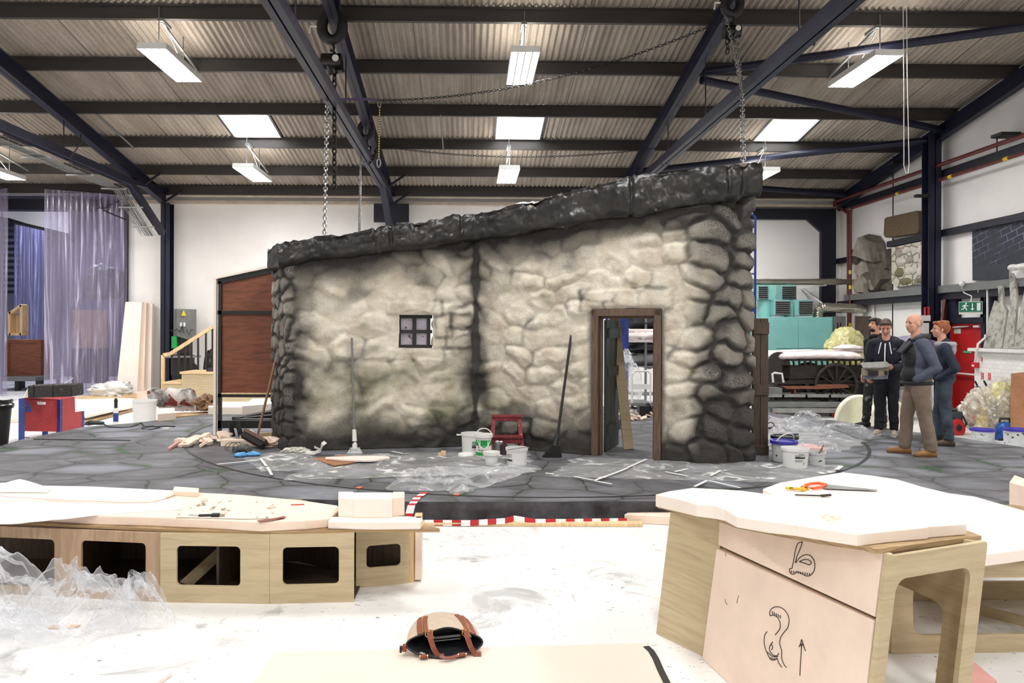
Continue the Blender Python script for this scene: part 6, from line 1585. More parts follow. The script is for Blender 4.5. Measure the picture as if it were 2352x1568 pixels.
# black tool case on it
zt3 = on(53, 914, L0, n1).z; c = on(120, 905, L0 + V((0, .15, 0)), n1)
t = thing('tool_case', 'scuffed black case lying on top of the red stepped box', 'case', (c.x, c.y, zt3))
M['case'] = pm('scuffed_black_case', (40, 38, 37), .6, var=.3, scale=14, spots=(34, .68, (150, 140, 136)), bmp=.3, bscale=20)
a, b_ = PY(72, 912, L0.y + .15), PY(174, 884, L0.y + .15); m = MB(); m.box(((a.x + b_.x) / 2, L0.y + .22, zt3 + (b_.z - a.z) / 2 + .01), (b_.x - a.x, .36, (b_.z - a.z)), Euler((0, -.035, 0)).to_matrix()); obj('case_body', m, M['case'], t, bev=.02)
m = MB(); m.box((a.x + .1, L0.y + .035, zt3 + .11), (.012, .01, .2)); m.box(((a.x + b_.x) / 2 + .05, L0.y + .035, zt3 + .11), (.008, .01, .2)); obj('rib', m, M['black'], t)
m = MB(); m.bar(PY(57, 912, L0.y + .3), PY(68, 886, L0.y + .4), .02, .02); m.bar(PY(68, 886, L0.y + .4), PY(100, 884, L0.y + .5), .015, .015); m.bar(PY(57, 911, L0.y + .3), PY(80, 911, L0.y + .3), .015, .015)
single('wire_frame', m, M['white_metal'], 'thin white wire frame leaning behind the black case', 'frame')
m = MB(); m.cyl(PY(143, 884, L0.y + .3), PY(168, 868, L0.y + .35), .008, n=6); single('white_rod', m, M['white_print'], 'thin white rod sticking out behind the black case', 'rod')
# dustbin at the left edge
c = PZ(-12, 1043, 0); c.z = 0; t = thing('dustbin', 'black plastic dustbin at the left edge of the photo', 'dustbin', tuple(c)); h = PY(0, 926, c.y).z
m = MB(); m.lathe([(0, 0), (.15, 0), (.20, h - .08), (.20, h)], c, 28); obj('bin_body', m, M['black'], t, smooth=40)
m = MB(); m.lathe([(.20, h - .07), (.225, h - .07), (.235, h - .02), (.215, h), (.19, h), (.18, h - .05)], c, 28); m.tube([c + V((.2 * math.cos(a), .2 * math.sin(a), h + .02 + .012 * math.sin(3 * a))) for a in np.linspace(0, 2 * PI, 24, endpoint=False)], .02, 8, closed=True); obj('rim', m, M['black_gloss'], t, smooth=40)
# grinder with its cable
c = PZ(215, 979, PT); t = thing('angle_grinder', 'dark angle grinder lying on the stage at the left with its cable', 'power tool', tuple(c))
m = MB(); m.cap(c + V((-.02, 0, .06)), c + V((.13, .03, .05)), .035, .03); m.cap(c + V((-.05, -.01, .065)), c + V((-.02, 0, .06)), .04, .04); obj('motor_body', blob(m, .007, 2), pm('dark_teal_tool', (52, 62, 68), .5), t, smooth=True)
m = MB(); m.lathe([(0, 0), (.06, 0), (.06, .008), (0, .008)], c + V((-.06, -.03, .05)), 20, (.2, -.4, .9)); obj('disc', m, M['black'], t)
m = MB(); m.cyl(c + V((-.05, 0, .06)), c + V((-.13, -.03, .03)), .014, n=10); obj('side_handle', m, M['black'], t)
m = MB(); m.tube([c + V((.13, .03, .045))] + [PZ(x, y, PT + .012) for x, y in ((250, 980), (275, 981), (300, 980), (315, 975), (324, 970), (330, 976), (326, 984), (345, 986), (368, 981), (352, 978), (332, 980), (360, 979), (385, 978), (402, 979))], .009, 6); obj('cable', m, M['black'], t)
m = MB(); m.box(PZ(382, 984, PT + .02), (.1, .06, .03)); obj('plug', m, M['white_metal'], t)
m = MB(); m.cyl(PZ(77, 1008, PT + .006), PZ(300, 1011, PT + .006), .006, n=6); single('thin_rod', m, M['black'], 'thin dark rod lying on the stage in front of the red box', 'rod')
m = MB(); m.tube([PZ(40, 1016, .01), PZ(60, 1012, .01), PZ(70, 1006, .01), PZ(58, 1004, .01)], .01, 6); single('loose_cable', m, M['grey_metal'], 'loose grey cable curled at the foot of the red box', 'cable')
# ------------------------------------------------------------------ right: machine, ducts, wagon, wall pieces, fire exit
YT = 18.6
a, c = PY(1740, 905, YT), PY(1913, 728, YT)
t = thing('dust_extractor', 'turquoise extraction cabinet with louvred hoods behind the wagon', 'machine', ((a.x + c.x) / 2, YT + .5, 0))
m = MB(); m.bb(a.x, c.x, YT, YT + 1.0, 0, c.z); obj('cabinet', m, M['teal'], t, bev=.01)
m = MB(); x1 = PY(1833, 800, YT).x; m.bb(a.x + .03, x1 - .006, YT - .015, YT, .05, c.z - .06); obj('door', m, M['teal'], t, bev=.004)
m = MB(); m.bb(x1 + .006, c.x - .05, YT - .015, YT, .05, c.z - .06); obj('door', m, M['teal'], t, bev=.004)
M['louvre'] = pm('dark_louvre_slats', (46, 48, 46), .5, metal=.3, var=.2)
def vent(x0, x1, y0, y1, ax0, ax1, Y, pipe):
    """Hood with louvres facing us and a duct down to the cabinet."""
    p0, p1 = PY(x0, y1, Y), PY(x1, y0, Y); q0, q1 = PY(ax0, y1, Y), PY(ax1, y0, Y)
    m = MB(); lo, hi = min(p0.x, q0.x), max(p1.x, q1.x); m.bb(lo, hi, Y, Y + .35, p0.z - .02, p1.z + .02)
    hood = obj('hood', m, M['teal'], t, bev=.01)
    n = 7
    m = MB(); m.bb(p0.x + .015, p1.x - .015, Y - .012, Y, p0.z + .01, p1.z - .01); obj('louvre_recess', m, M['black'], hood)
    m = MB()
    for k in range(n): z = p0.z + (p1.z - p0.z) * (k + .5) / n; m.box(((p0.x + p1.x) / 2, Y - .03, z), (p1.x - p0.x - .02, .05, .012), Euler((.5, 0, 0)).to_matrix())
    obj('louvre_slats', m, M['galv'], hood)
    if pipe:
        m = MB(); m.cyl((PY(pipe[0], 700, Y).x, Y + .18, c.z), (PY(pipe[0], 700, Y).x, Y + .18, p0.z), pipe[1], n=24); obj('duct', m, M['teal'], t, smooth=40)
vent(1741, 1764, 656, 687, 1764, 1781, YT + .25, (1762, .17)); vent(1795, 1829, 656, 688, 1795, 1829, YT + .5, (1822, .1)); vent(1780, 1815, 690, 722, 1778, 1815, YT + .05, None); vent(1834, 1867, 690, 723, 1826, 1867, YT + .05, None)
m = MB(); m.bb(PY(1835, 700, YT).x - .9 if False else PY(1812, 700, YT).x, PY(1826, 700, YT).x, YT + .1, YT + .3, c.z, PY(0, 690, YT).z); obj('riser_box', m, M['teal'], t)
# silver ducts
t = thing('foil_duct', 'long thin silver duct on brackets along the back wall', 'duct', tuple(PY(1800, 648, 19.6)), 'silver ducts')
m = MB(); p0, p1 = PY(1650, 648, 19.6), PY(1933, 647, 19.6); m.tube([p0.lerp(p1, k / 40) for k in range(41)], [.085 + .008 * (k in (15, 16, 34, 36, 38)) for k in range(41)], 16); m.cyl(p1, (XR, p1.y, p1.z), .075, n=14); obj('duct', m, M['silver'], t, smooth=50)
m = MB()
for x in (1780, 1866): q = PY(x, 655, 19.6); m.bar((q.x, YB, q.z - .03), (q.x + .35, 19.55, q.z - .0), .04, .03); m.bar((q.x, YB - .02, q.z - .03), (q.x + .32, 19.7, q.z - .48), .04, .03); 
obj('brackets', m, M['white_metal'], t)
t = thing('foil_duct', 'thick crinkled silver duct bending down into the cabinet top', 'duct', tuple(PY(1880, 725, 18.9)), 'silver ducts')
m = MB(); pts = [PY(1878, 728, 18.9), PY(1878, 716, 18.9), PY(1884, 708, 18.9), PY(1896, 706, 18.9), PY(1985, 709, 18.9)]
fine_pts = []
for i in range(4): fine_pts += [pts[i].lerp(pts[i + 1], k / 8) for k in range(8)]
fine_pts.append(pts[4]); m.tube(fine_pts, [.12 + .01 * (k % 3 == 0) for k in range(len(fine_pts))], 16); obj('duct', m, M['silver'], t, smooth=50)
# grey cupboard and dark board
a, c = PY(1915, 805, 18.9), PY(1943, 726, 18.9)
t = thing('wall_cupboard', 'grey metal cupboard beside the turquoise cabinet', 'cupboard', ((a.x + c.x) / 2, 19.0, a.z)); m = MB(); m.bb(a.x, c.x, 18.9, 19.4, a.z, c.z); obj('body', m, M['grey_metal'], t, bev=.01)
m = MB()
for x in (1924, 1931): q = PY(x, 760, 18.89); m.bb(q.x - .012, q.x + .012, 18.885, 18.9, q.z - .25, q.z + .22)
obj('vent_slots', m, M['black'], t)
m = MB(); m.bb(a.x - .02, c.x + .02, 18.9, 19.4, 0, a.z); obj('stand', m, M['white_metal'], t)
p0, p1 = PY(1966, 800, 18.4), PY(1992, 726, 18.4); m = MB(); m.bb(p0.x, p1.x + .1, 18.4, 18.46, 0, p1.z); single('weathered_board', m, M['dark_oak'], 'dark weathered panel standing behind the bearded person', 'panel')
m = MB(); m.tube([PX(2008, 830, XR - .05), PX(2006, 690, XR - .05), PX(2010, 680, XR - .05), PX(2022, 678, XR - .05)], .03, 8); single('conduit', m, M['white_metal'], 'white conduit rising from the floor to the trunking behind the two persons', 'conduit')
# wagon with padded top
YW = 15.4
t = thing('wagon', 'dark wooden wagon with spoked wheel and slatted sides', 'wagon', tuple(PY(1870, 900, YW)))
def wq(x, y, dy=0): return PY(x, y, YW + dy)
m = MB(); m.prism([wq(1795, 838), wq(1990, 838), wq(1990, 872), wq(1800, 872)], (0, .05, 0)); m.prism([wq(1795, 838, 1.1), wq(1990, 838, 1.1), wq(1990, 872, 1.1), wq(1800, 872, 1.1)], (0, .05, 0)); m.prism([wq(1795, 868), wq(1990, 868), wq(1990, 874), wq(1795, 874)], (0, 1.15, 0)); obj('wagon_bed', m, M['wagon_wood'], t, bev=.006)
m = MB(); pts = [wq(1766 + 0, 880), wq(1766, 830)] + [wq(1766 + 24 * (1 - math.cos(q)), 830 - 22 * math.sin(q)) for q in np.linspace(.2, 2.9, 12)] + [wq(1816, 838), wq(1812, 880)]; m.prism(pts, (0, .06, 0)); obj('rounded_end_board', m, M['wagon_wood'], t, bev=.006)
m = MB(); m.prism([p + V((.05, 1.1, 0)) for p in pts], (0, .06, 0)); obj('rounded_end_board', m, M['wagon_wood'], t, bev=.006)
m = MB(); m.bar(wq(1800, 826), wq(1990, 826), .05, .05); obj('top_rail', m, M['wagon_wood'], t)
for k in range(13):
    m = MB(); x = 1822 + 13 * k; m.bar(wq(x, 826), wq(x + 2, 842), .045, .03, (1, 0, 0)); obj('slat', m, M['wagon_wood'], t)
wc = wq(1921, 884, -.10); rw = .43
m = MB(); m.tube([wc + V((rw * math.cos(q), 0, rw * math.sin(q))) for q in np.linspace(0, 2 * PI, 40, endpoint=False)], .042, 8, closed=True)
wheel = obj('wheel', m, M['wagon_wood'], t, smooth=50)
m = MB(); m.cyl(wc + V((0, -.08, 0)), wc + V((0, .08, 0)), .075, n=18); obj('hub', m, M['wagon_wood'], wheel)
for q in range(12):
    m = MB(); d = V((math.cos(q * PI / 6), 0, math.sin(q * PI / 6))); m.bar(wc + d * .06, wc + d * rw, .035, .03, (0, 1, 0)); obj('spoke', m, M['wagon_wood'], wheel)
m = MB(); m.tube([wc + V((rw * .9 * math.cos(q), 1.3, rw * .9 * math.sin(q))) for q in np.linspace(0, 2 * PI, 32, endpoint=False)], .042, 8, closed=True); m.cyl(wc, wc + V((0, 1.3, 0)), .04, n=10); obj('far_wheel', m, M['wagon_wood'], t, smooth=50)
m = MB(); m.bar(wq(1772, 878), wq(2000, 876), .07, .07); m.bar(wq(1780, 880), wq(1780, 948), .08, .08); m.bar(wq(1850, 875), wq(1870, 948), .07, .07); obj('axle_beam', m, M['wagon_wood'], t)
# padded mattress on top of it
q0, q1 = wq(1774, 804), wq(1990, 806)
def pad_pt(u, v):
    a = 2 * PI * v; x = q0.x + (q1.x - q0.x) * u; e = min(1, 8 * min(u, 1 - u) + .25)
    r = 1 + .10 * fractal((u * 9, math.cos(a) * .6, math.sin(a)), 1.2, 3)
    return V((x, YW + .55 + .72 * math.cos(a) * e * r, wq(0, 813).z + .03 * math.sin(u * 3) + .105 * math.sin(a) * e * r))
m = MB(); m.grid(60, 24, pad_pt); m.f.append(tuple(60 * j for j in range(24))); m.mi.append(0); m.f.append(tuple(60 * j + 59 for j in range(24))); m.mi.append(0)
single('padded_mattress', m, M['pad'], 'long pinkish white padding laid along the top of the wagon', 'padding', smooth=True)
m = MB(); m.strip([wq(1785, 801, .2), wq(1860, 800, .2), wq(1985, 802, .2)], .06, Z, .01); single('dark_lath', m, M['black'], 'thin dark lath lying on the padding', 'lath')
p = wq(1955, 790, .9); single('yellow_sheet', crumple((p.x + .12, p.y + .5, p.z - .1), (.42, .35, .48), 91, .3, 2), M['plastic_yellow'], 'crumpled yellow polythene behind the bearded person', 'polythene sheet', smooth=True)
p = wq(1950, 800, .5); single('pink_cloth', crumple((p.x, p.y, p.z - .02), (.3, .2, .1), 93, .4, 3), M['pad'], 'folded pale cloth at the end of the wagon padding', 'cloth', smooth=True)
for k in range(3):
    m = MB(); m.bar(wq(1925 + 6 * k, 868 - 5 * k, .45), wq(1985, 828 + 5 * k, .6), .06, .02); single('yellow_lath', m, M['pine'], 'yellowish lath lying aslant inside the wagon', 'lath', 'laths in the wagon')
# flat steel trolleys stacked before the wagon
YK = 14.95
def kq(x, y, dy=0): return PY(x, y, YK + dy)
for k, (x0, x1, y0, y1, mt, lb) in enumerate([(1745, 1960, 905, 912, 'galv', 'upper flat steel trolley frame in front of the wagon'), (1745, 1940, 922, 934, 'grey_metal', 'middle flat steel trolley frame in front of the wagon'), (1770, 1935, 936, 946, 'galv', 'lowest flat steel trolley in front of the wagon, on small wheels')]):
    t = thing('flat_trolley', lb, 'trolley', tuple(kq((x0 + x1) / 2, y1)), 'flat steel trolleys')
    a, c = kq(x0, y1), kq(x1, y0); m = MB()
    for yy in (YK - .06 * k, YK + .35): m.bb(a.x, c.x, yy, yy + .04, a.z, c.z)
    for q in range(5): x = a.x + (c.x - a.x) * q / 4; m.bb(x - .02, x + .02, YK, YK + .35, a.z, c.z - .01)
    obj('frame', m, M[mt], t)
    if k == 2:
        for x in (1785, 1915):
            w = kq(x, 948); m = MB(); m.cyl((w.x - .02, w.y, .05), (w.x + .02, w.y, .05), .05, n=16); obj('wheel', m, M['red_dull'], t)
    else:
        m = MB(); 
        for x in (x0 + 10, x1 - 20): q = kq(x, y1); m.bb(q.x - .03, q.x + .03, YK + .1, YK + .2, 0, a.z)
        obj('leg', m, M['black'], t)
for k, (x0, x1, y0, y1) in enumerate([(1770, 1960, 893, 903), (1775, 2000, 878, 888), (1768, 1900, 914, 921)]):  # added dark boards stand in for the shade beneath the wagon
    a, c = PY(x0, y1, 15.55), PY(x1, y0, 15.55); single('shade_board', MB().bb(a.x, c.x, 15.5, 16.4, max(0, a.z), c.z), M['black'] if k != 2 else M['wagon_wood'], 'dark board added as shade under the wagon, ' + ('below the axle', 'topmost of three', 'lowest of three')[k], 'board', 'shade boards under the wagon')
m = MB(); m.bb(PY(1768, 0, 16.5).x, PY(1990, 0, 16.5).x, 16.45, 16.5, 0, PY(0, 872, 16.5).z); single('shade_sheet', m, M['black'], 'dark sheet added as shade behind the wagon wheels', 'sheet')  # added backing for the darkness below the wagon bed
m = MB(); m.prism([kq(1800, 888), kq(1885, 888), kq(1892, 884), kq(1948, 884), kq(1950, 890), kq(1890, 893), kq(1806, 893)], (0, .25, 0)); m.bb(kq(1830, 0).x, kq(1834, 0).x, YK + .05, YK + .2, kq(0, 905).z, kq(0, 890).z)
single('brown_moulding', m, M['ply_brown'], 'long brown timber moulding lying on the trolleys', 'timber')
m = MB(); m.bb(kq(1768, 0).x, kq(1800, 0).x, YK, YK + .3, kq(0, 905).z, kq(0, 886).z); single('grey_box', m, M['grey_metal'], 'small grey box on the left end of the trolleys', 'box')
m = MB(); m.tube([kq(1776, 880), kq(1774, 858), kq(1780, 856), kq(1796, 858), kq(1800, 880)], .022, 8); single('trolley_handle', m, M['white_metal'], 'bent pale trolley handle at the left end of the wagon', 'handle')
m = MB(); m.bar(kq(1758, 880, -.1), kq(1815, 880, -.1), .06, .03); obj('drawbar', m, M['black'], bpy.data.objects['wagon'])
# stack of dark timber and sheeting between the two groups of people
for k in range(6):
    m = MB(); a, c = PY(2052, 895 - 15 * k, 14.3), PY(2095, 886 - 17 * k, 14.3); m.bb(a.x - .1, c.x + .3, 14.3, 15.1, max(.0, a.z), max(.0, a.z) + .07)
    single('dark_board', m, M['black'] if k % 2 else M['grey_metal'], 'dark board in the stack behind the person in navy', 'board', 'stack of dark boards')
p = PY(2085, 775, 15.0); single('blue_polythene', crumple((p.x + .1, 15.0, p.z - .13), (.5, .35, .17), 95, .35, 2), M['strip'], 'lilac grey folded polythene on the boards between the people', 'polythene sheet', smooth=True)
m = MB(); m.bb(PY(2050, 0, 15).x, PY(2140, 0, 15).x, 14.7, 15.4, PY(0, 806, 15).z, PY(0, 797, 15).z); m.bb(PY(2060, 0, 15).x, PY(2064, 0, 15).x, 14.8, 15.3, 0, PY(0, 806, 15).z); m.bb(PY(2130, 0, 15).x, PY(2134, 0, 15).x, 14.8, 15.3, 0, PY(0, 806, 15).z); single('work_bench', m, M['white_metal'], 'pale bench behind the people, under the folded polythene', 'bench')
# white foam dome halves on the floor
for k, (x0, x1, yb, yt, Y, lb) in enumerate([(1921, 2015, 978, 903, 13.1, 'left cream foam half disc standing on the floor behind the people'), (1995, 2096, 998, 912, 12.6, 'right cream foam half disc with its corner between the people')]):
    a, c = PY(x0, yb, Y), PY(x1, yb, Y); r = (c.x - a.x) / 2 * (1.0 if k else 1.25); h = PY(0, yt, Y).z; cx = a.x + r
    m = MB(); N = 30; pts = [V((cx + r * math.cos(q), Y, h * math.sin(q) ** .8)) for q in np.linspace(PI, 0, N)]
    m.prism(pts, (.05, .22, 0)); single('foam_half_disc', m, M['foam_cream'], lb, 'foam', 'cream foam half discs', bev=.02)
# wall relief pieces
def on_rw(px, py, off=.1): return PX(px, py, XR - off)
def relief(name, label, pts, d, mat, seed, cat='relief', amp=.05, cells=None, bevel=.02):
    m = MB(); P0 = [on_rw(x, y, .02) for x, y in pts]; m.prism(P0, (-d, 0, 0)); return single(name, m, M[mat], label, cat, 'scenic pieces on the right wall', bev=bevel)
M['slab_grey'] = pm('grey_scenic_slab', (150, 142, 132), .85, var=.25, scale=5, bmp=.5, bscale=20)
M['slab_dark'] = pm('dark_scenic_slab', (92, 84, 76), .85, var=.35, scale=6, bmp=.7, bscale=16)
t = thing('rock_relief', 'jumble of grey angular rock slabs mounted on the right wall', 'relief', tuple(on_rw(2005, 670)))
for pts, d, mt in [([(1964, 610), (1985, 580), (2045, 592), (2048, 672), (1990, 675), (1972, 660)], .10, 'slab_dark'), ([(1990, 540), (2012, 548), (2035, 590), (2034, 560), (2022, 542), (1996, 537)], .16, 'slab_dark'),
                   ([(1974, 590), (1990, 538), (2012, 566), (2014, 604), (1982, 590)], .26, 'slab_grey'), ([(1962, 575), (1975, 565), (1984, 590), (1978, 612), (1963, 606)], .14, 'slab_dark'), ([(2010, 545), (2030, 552), (2038, 604), (2016, 610)], .20, 'slab_dark'),
                   ([(1976, 610), (1998, 595), (2006, 625), (1990, 640), (1975, 628)], .18, 'slab_grey'), ([(1972, 645), (1990, 628), (2004, 650), (2000, 676), (1976, 674)], .20, 'slab_grey'), ([(2004, 640), (2030, 608), (2048, 640), (2026, 672), (2008, 668)], .22, 'slab_dark'), ([(2014, 640), (2018, 642), (2028, 666), (2024, 670)], .27, 'slab_grey'), ([(2036, 572), (2046, 570), (2049, 620), (2040, 622)], .13, 'slab_dark')]:
    m = MB(); P0 = [on_rw(x, y, .02) for x, y in pts]; cen2 = sum(P0, V((0, 0, 0))) / len(P0)
    m.prism(P0, (-d, 0, 0)); n = len(P0)
    for i in range(n, 2 * n): m.v[i] = m.v[i].lerp(cen2 + V((-d, 0, 0)), .22) + V((.05 * fractal(m.v[i], 3, 2), 0, 0))
    obj('rock_slab', m, M[mt], t)
def stone_panel_mat():
    m, nt, b = newmat('rubble_stone_panel'); tc = _n(nt, 'ShaderNodeTexCoord'); mp = _n(nt, 'ShaderNodeMapping'); mp.inputs['Scale'].default_value = (.1, 3.2, 4.0)
    nt.links.new(tc.outputs['Object'], mp.inputs[0]); v = _n(nt, 'ShaderNodeTexVoronoi', feature='DISTANCE_TO_EDGE'); v.inputs['Scale'].default_value = 1.0; nt.links.new(mp.outputs[0], v.inputs['Vector'])
    c = ramp(nt, v.outputs['Distance'], [(.0, s2l((104, 98, 90))), (.10, s2l((196, 190, 176)))]); c = mixc(nt, ramp(nt, noise(nt, 1.4, 3, .5, (1, 1.8, .25)), [(.58, 0.0), (.66, .8)]), c, s2l((160, 110, 78)))
    nt.links.new(c, b.inputs['Base Color']); b.inputs['Roughness'].default_value = .8; bump(nt, b, v.outputs['Distance'], .8, .08); return m
M['stone_panel'] = stone_panel_mat()
t = thing('stone_relief', 'pale rubble stone sample panel with a rusty vertical streak on the right wall', 'relief', tuple(on_rw(2095, 655)))
m = MB(); m.prism([on_rw(x, y, .02) for x, y in ((2056, 568), (2134, 552), (2134, 652), (2068, 660), (2056, 650))], (-.10, 0, 0)); obj('panel', m, M['stone_panel'], t, bev=.02)
M['slab_moss'] = pm('mossy_stone', (112, 108, 82), .85, var=.3, scale=5, bmp=.5)
for k, (x, y, w, h) in enumerate([(2066, 582, 16, 18), (2083, 575, 16, 14), (2072, 600, 15, 14), (2090, 596, 14, 18), (2118, 572, 15, 20), (2122, 598, 18, 16), (2067, 626, 16, 22), (2088, 622, 17, 18), (2118, 622, 18, 22), (2080, 646, 22, 16), (2118, 644, 20, 14)]):
    p = on_rw(x, y, .11); s_ = p.y / FPX; mm_ = M['slab_moss'] if y > 640 or k == 6 else M['slab_grey'] if k % 3 == 0 else pm('pale_stone', (200, 194, 182), .85, var=.15, bmp=.4)
    b_ = rock((0, 0, 0), (.05, w * .52 * p.y / (p.x) * s_ * 1.3, h * .52 * s_), 30 + k, .18, 1.6); b_.v = [p + q for q in b_.v]; obj('stone', b_, mm_, t, smooth=True)
relief('thatch_block', 'brown thatched block fixed high on the right wall', [(2051, 502), (2056, 499), (2124, 484), (2131, 489), (2131, 530), (2126, 536), (2054, 546), (2049, 540)], .22, 'thatch', 2)
# navy brick patterned panel
def brick_mat():
    m, nt, b = newmat('navy_brick_pattern'); tc = _n(nt, 'ShaderNodeTexCoord'); mp = _n(nt, 'ShaderNodeMapping'); mp.inputs['Rotation'].default_value = (0, PI / 2, PI / 2)
    sx = _n(nt, 'ShaderNodeSeparateXYZ'); nt.links.new(tc.outputs['Object'], sx.inputs[0]); cx = _n(nt, 'ShaderNodeCombineXYZ'); nt.links.new(sx.outputs[1], cx.inputs[0]); nt.links.new(sx.outputs[2], cx.inputs[1]); mp.inputs['Rotation'].default_value = (0, 0, .24)
    br = _n(nt, 'ShaderNodeTexBrick'); br.inputs['Scale'].default_value = 1.9; br.inputs['Mortar Size'].default_value = .012; br.inputs['Color1'].default_value = (*s2l((36, 40, 62)), 1); br.inputs['Color2'].default_value = (*s2l((44, 48, 66)), 1); br.inputs['Mortar'].default_value = (*s2l((128, 132, 146)), 1)
    nt.links.new(cx.outputs[0], mp.inputs[0]); nt.links.new(mp.outputs[0], br.inputs['Vector']); c = mixc(nt, ramp(nt, noise(nt, 1.1, 2), [(.42, .95), (.56, 0.0)]), br.outputs['Color'], s2l((44, 48, 60)))
    nt.links.new(c, b.inputs['Base Color']); b.inputs['Roughness'].default_value = .6; return m
t = thing('brick_panel', 'dark navy painted panel with pale brick lines on the right wall', 'panel', tuple(on_rw(2290, 640)))
m = MB(); P0 = [on_rw(x, y, .02) for x, y in ((2237, 516), (2420, 470), (2420, 640), (2238, 644))]; m.prism(P0, (-.04, 0, 0)); obj('brick_face', m, brick_mat(), t)
m = MB(); m.prism([on_rw(x, y, .061) for x, y in ((2237, 612), (2420, 596), (2420, 640), (2238, 644))], (-.02, 0, 0)); obj('lower_band', m, pm('dark_band', (52, 56, 66), .6, var=.2), t)
# fire exit door
Yd0, Yd1 = on_rw(2182, 900).y, on_rw(2258, 900).y
zt = on_rw(2220, 743).z
t = thing('fire_door', 'red fire exit door with a white push bar in the right wall', 'door', (XR, (Yd0 + Yd1) / 2, 0))
m = MB(); m.bb(XR - .05, XR - .01, Yd1 + .06, Yd0 - .06, .02, zt - .05); obj('door_leaf', m, M['red'], t, bev=.004)
m = MB(); m.bb(XR - .11, XR - .0, Yd0 - .06, Yd0, 0, zt); m.bb(XR - .11, XR, Yd1, Yd1 + .06, 0, zt); m.bb(XR - .11, XR, Yd1, Yd0, zt - .05, zt); obj('door_frame', m, M['red'], t, bev=.004)
zb2 = on_rw(2200, 857, .12).z; m = MB(); m.cyl((XR - .12, Yd0 + .05, zb2), (XR - .12, Yd1 + .0, zb2), .02, n=10); m.bb(XR - .14, XR - .05, Yd0 - .06, Yd0 + .06, zb2 - .04, zb2 + .14); obj('push_bar', m, M['white_metal'], t)
def wall_plate(px, py, w, h, mat, name, parent, off=.06, th=.006): p = on_rw(px, py, off); m = MB(); m.box((XR - off, p.y, p.z), (th, w, h)); return obj(name, m, M[mat] if isinstance(mat, str) else mat, parent)
wall_plate(2199, 760, .21, .11, pm('pale_notice', (206, 216, 196), .6), 'notice', t); pl = wall_plate(2222, 808, .27, .06, 'green_print', 'push_sign', t)
p = on_rw(2222, 808, .066); text('push_lettering', 'Push bar to open', .034, p, Matrix(((0, 0, -1), (-1, 0, 0), (0, 1, 0))), M['white_print'], t)
p = on_rw(2205, 751, .08); m = MB(); m.bar((XR - .09, p.y + .2, p.z), (XR - .09, p.y - .3, p.z + .02), .03, .03); m.box((XR - .1, Yd1 + .18, zt - .06), (.06, .16, .04)); obj('door_closer', m, M['white_metal'], t)
m = MB(); zl_ = on_rw(2210, 735).z; m.bb(XR - .16, XR, on_rw(2258, 735, .16).y, on_rw(2165, 735, .16).y, zl_ - .07, zl_ + .05); struct('trim_9', m, M['navy'], 'navy lintel over the red fire door')
m = MB(); z2 = 2.5
for x0, x1 in ((2172, 2198), (2256, 2264)): m.bb(XR - .14, XR, on_rw(x1, 700).y, on_rw(x0, 700).y, zl_ + .05, z2)
m.bb(XR - .14, XR, on_rw(2280, 700).y, on_rw(2268, 700).y, 1.4, z2); m.bb(XR - .14, XR, on_rw(2266, 800).y, on_rw(2257, 800).y, 1.2, z2); m.bb(XR - .13, XR, on_rw(2180, 800).y, on_rw(2172, 800).y, 0, zl_)
struct('trim_10', m, M['navy'], 'navy posts above and beside the red fire door')
# exit sign
p0, p1 = on_rw(2216, 716, .34), on_rw(2243, 693, .34)
t = thing('exit_sign', 'green running man exit sign box hanging above the red door', 'sign', tuple(p0))
Yc, zc, w, h = (p0.y + p1.y) / 2, (p0.z + p1.z) / 2, .40, .215
nrm = V((-.62, -.78, 0)).normalized(); xd = V((.78, -.62, 0)); sc_ = V((XR - .34, Yc, zc))
Rm = Matrix((xd, Z, nrm)).transposed()          # columns: x along the sign, y up, z towards us
def sg(x, y, z=0): return sc_ + Rm @ V((x, y, z))
m = MB(); m.prism([sg(-w / 2, -h / 2), sg(w / 2, -h / 2), sg(w / 2, h / 2), sg(-w / 2, h / 2)], nrm * -.12); m.bar(sg(-w / 2, -h / 2 - .02, -.06), sg(w / 2, -h / 2 - .02, -.06), .1, .035); obj('light_box', m, M['white_metal'], t)
m = MB(); m.prism([sg(-w / 2 + .005, -h / 2 + .01, .001), sg(w / 2 - .005, -h / 2 + .01, .001), sg(w / 2 - .005, h / 2 - .01, .001), sg(-w / 2 + .005, h / 2 - .01, .001)], nrm * .004); obj('green_face', m, pm('exit_green', (10, 112, 84), .4, var=.02), t)
m = MB(); zf = .006
m.prism([sg(.105, -.075, zf), sg(.165, -.075, zf), sg(.165, .08, zf), sg(.105, .08, zf)], nrm * .003); obj('door_symbol', m, M['white_print'], t)
m = MB(); m.prism([sg(.022, .07, zf), sg(.038, .07, zf), sg(.038, -.03, zf), sg(.06, -.03, zf), sg(.03, -.075, zf), sg(0, -.03, zf), sg(.022, -.03, zf)], nrm * .003); obj('arrow_symbol', m, M['white_print'], t)
m = MB(); 
def seg_(a, b_, r=.011): m.bar(sg(*a, zf), sg(*b_, zf), r * 2, .003, nrm) if False else m.cyl(sg(*a, zf), sg(*b_, zf), r, n=8)
m.ell(sg(-.075, .066, zf), (.017, .017, .017)); seg_((-.085, .04), (-.1, -.01), .017); seg_((-.085, .04), (-.05, .018), .008); seg_((-.085, .035), (-.125, .03), .008); seg_((-.125, .03), (-.135, .0), .008); seg_((-.05, .018), (-.035, .03), .008); seg_((-.1, -.01), (-.07, -.03), .011); seg_((-.07, -.03), (-.068, -.07), .010); seg_((-.1, -.015), (-.125, -.045), .011); seg_((-.125, -.045), (-.16, -.05), .009)
obj('running_man_symbol', m, M['white_print'], t)
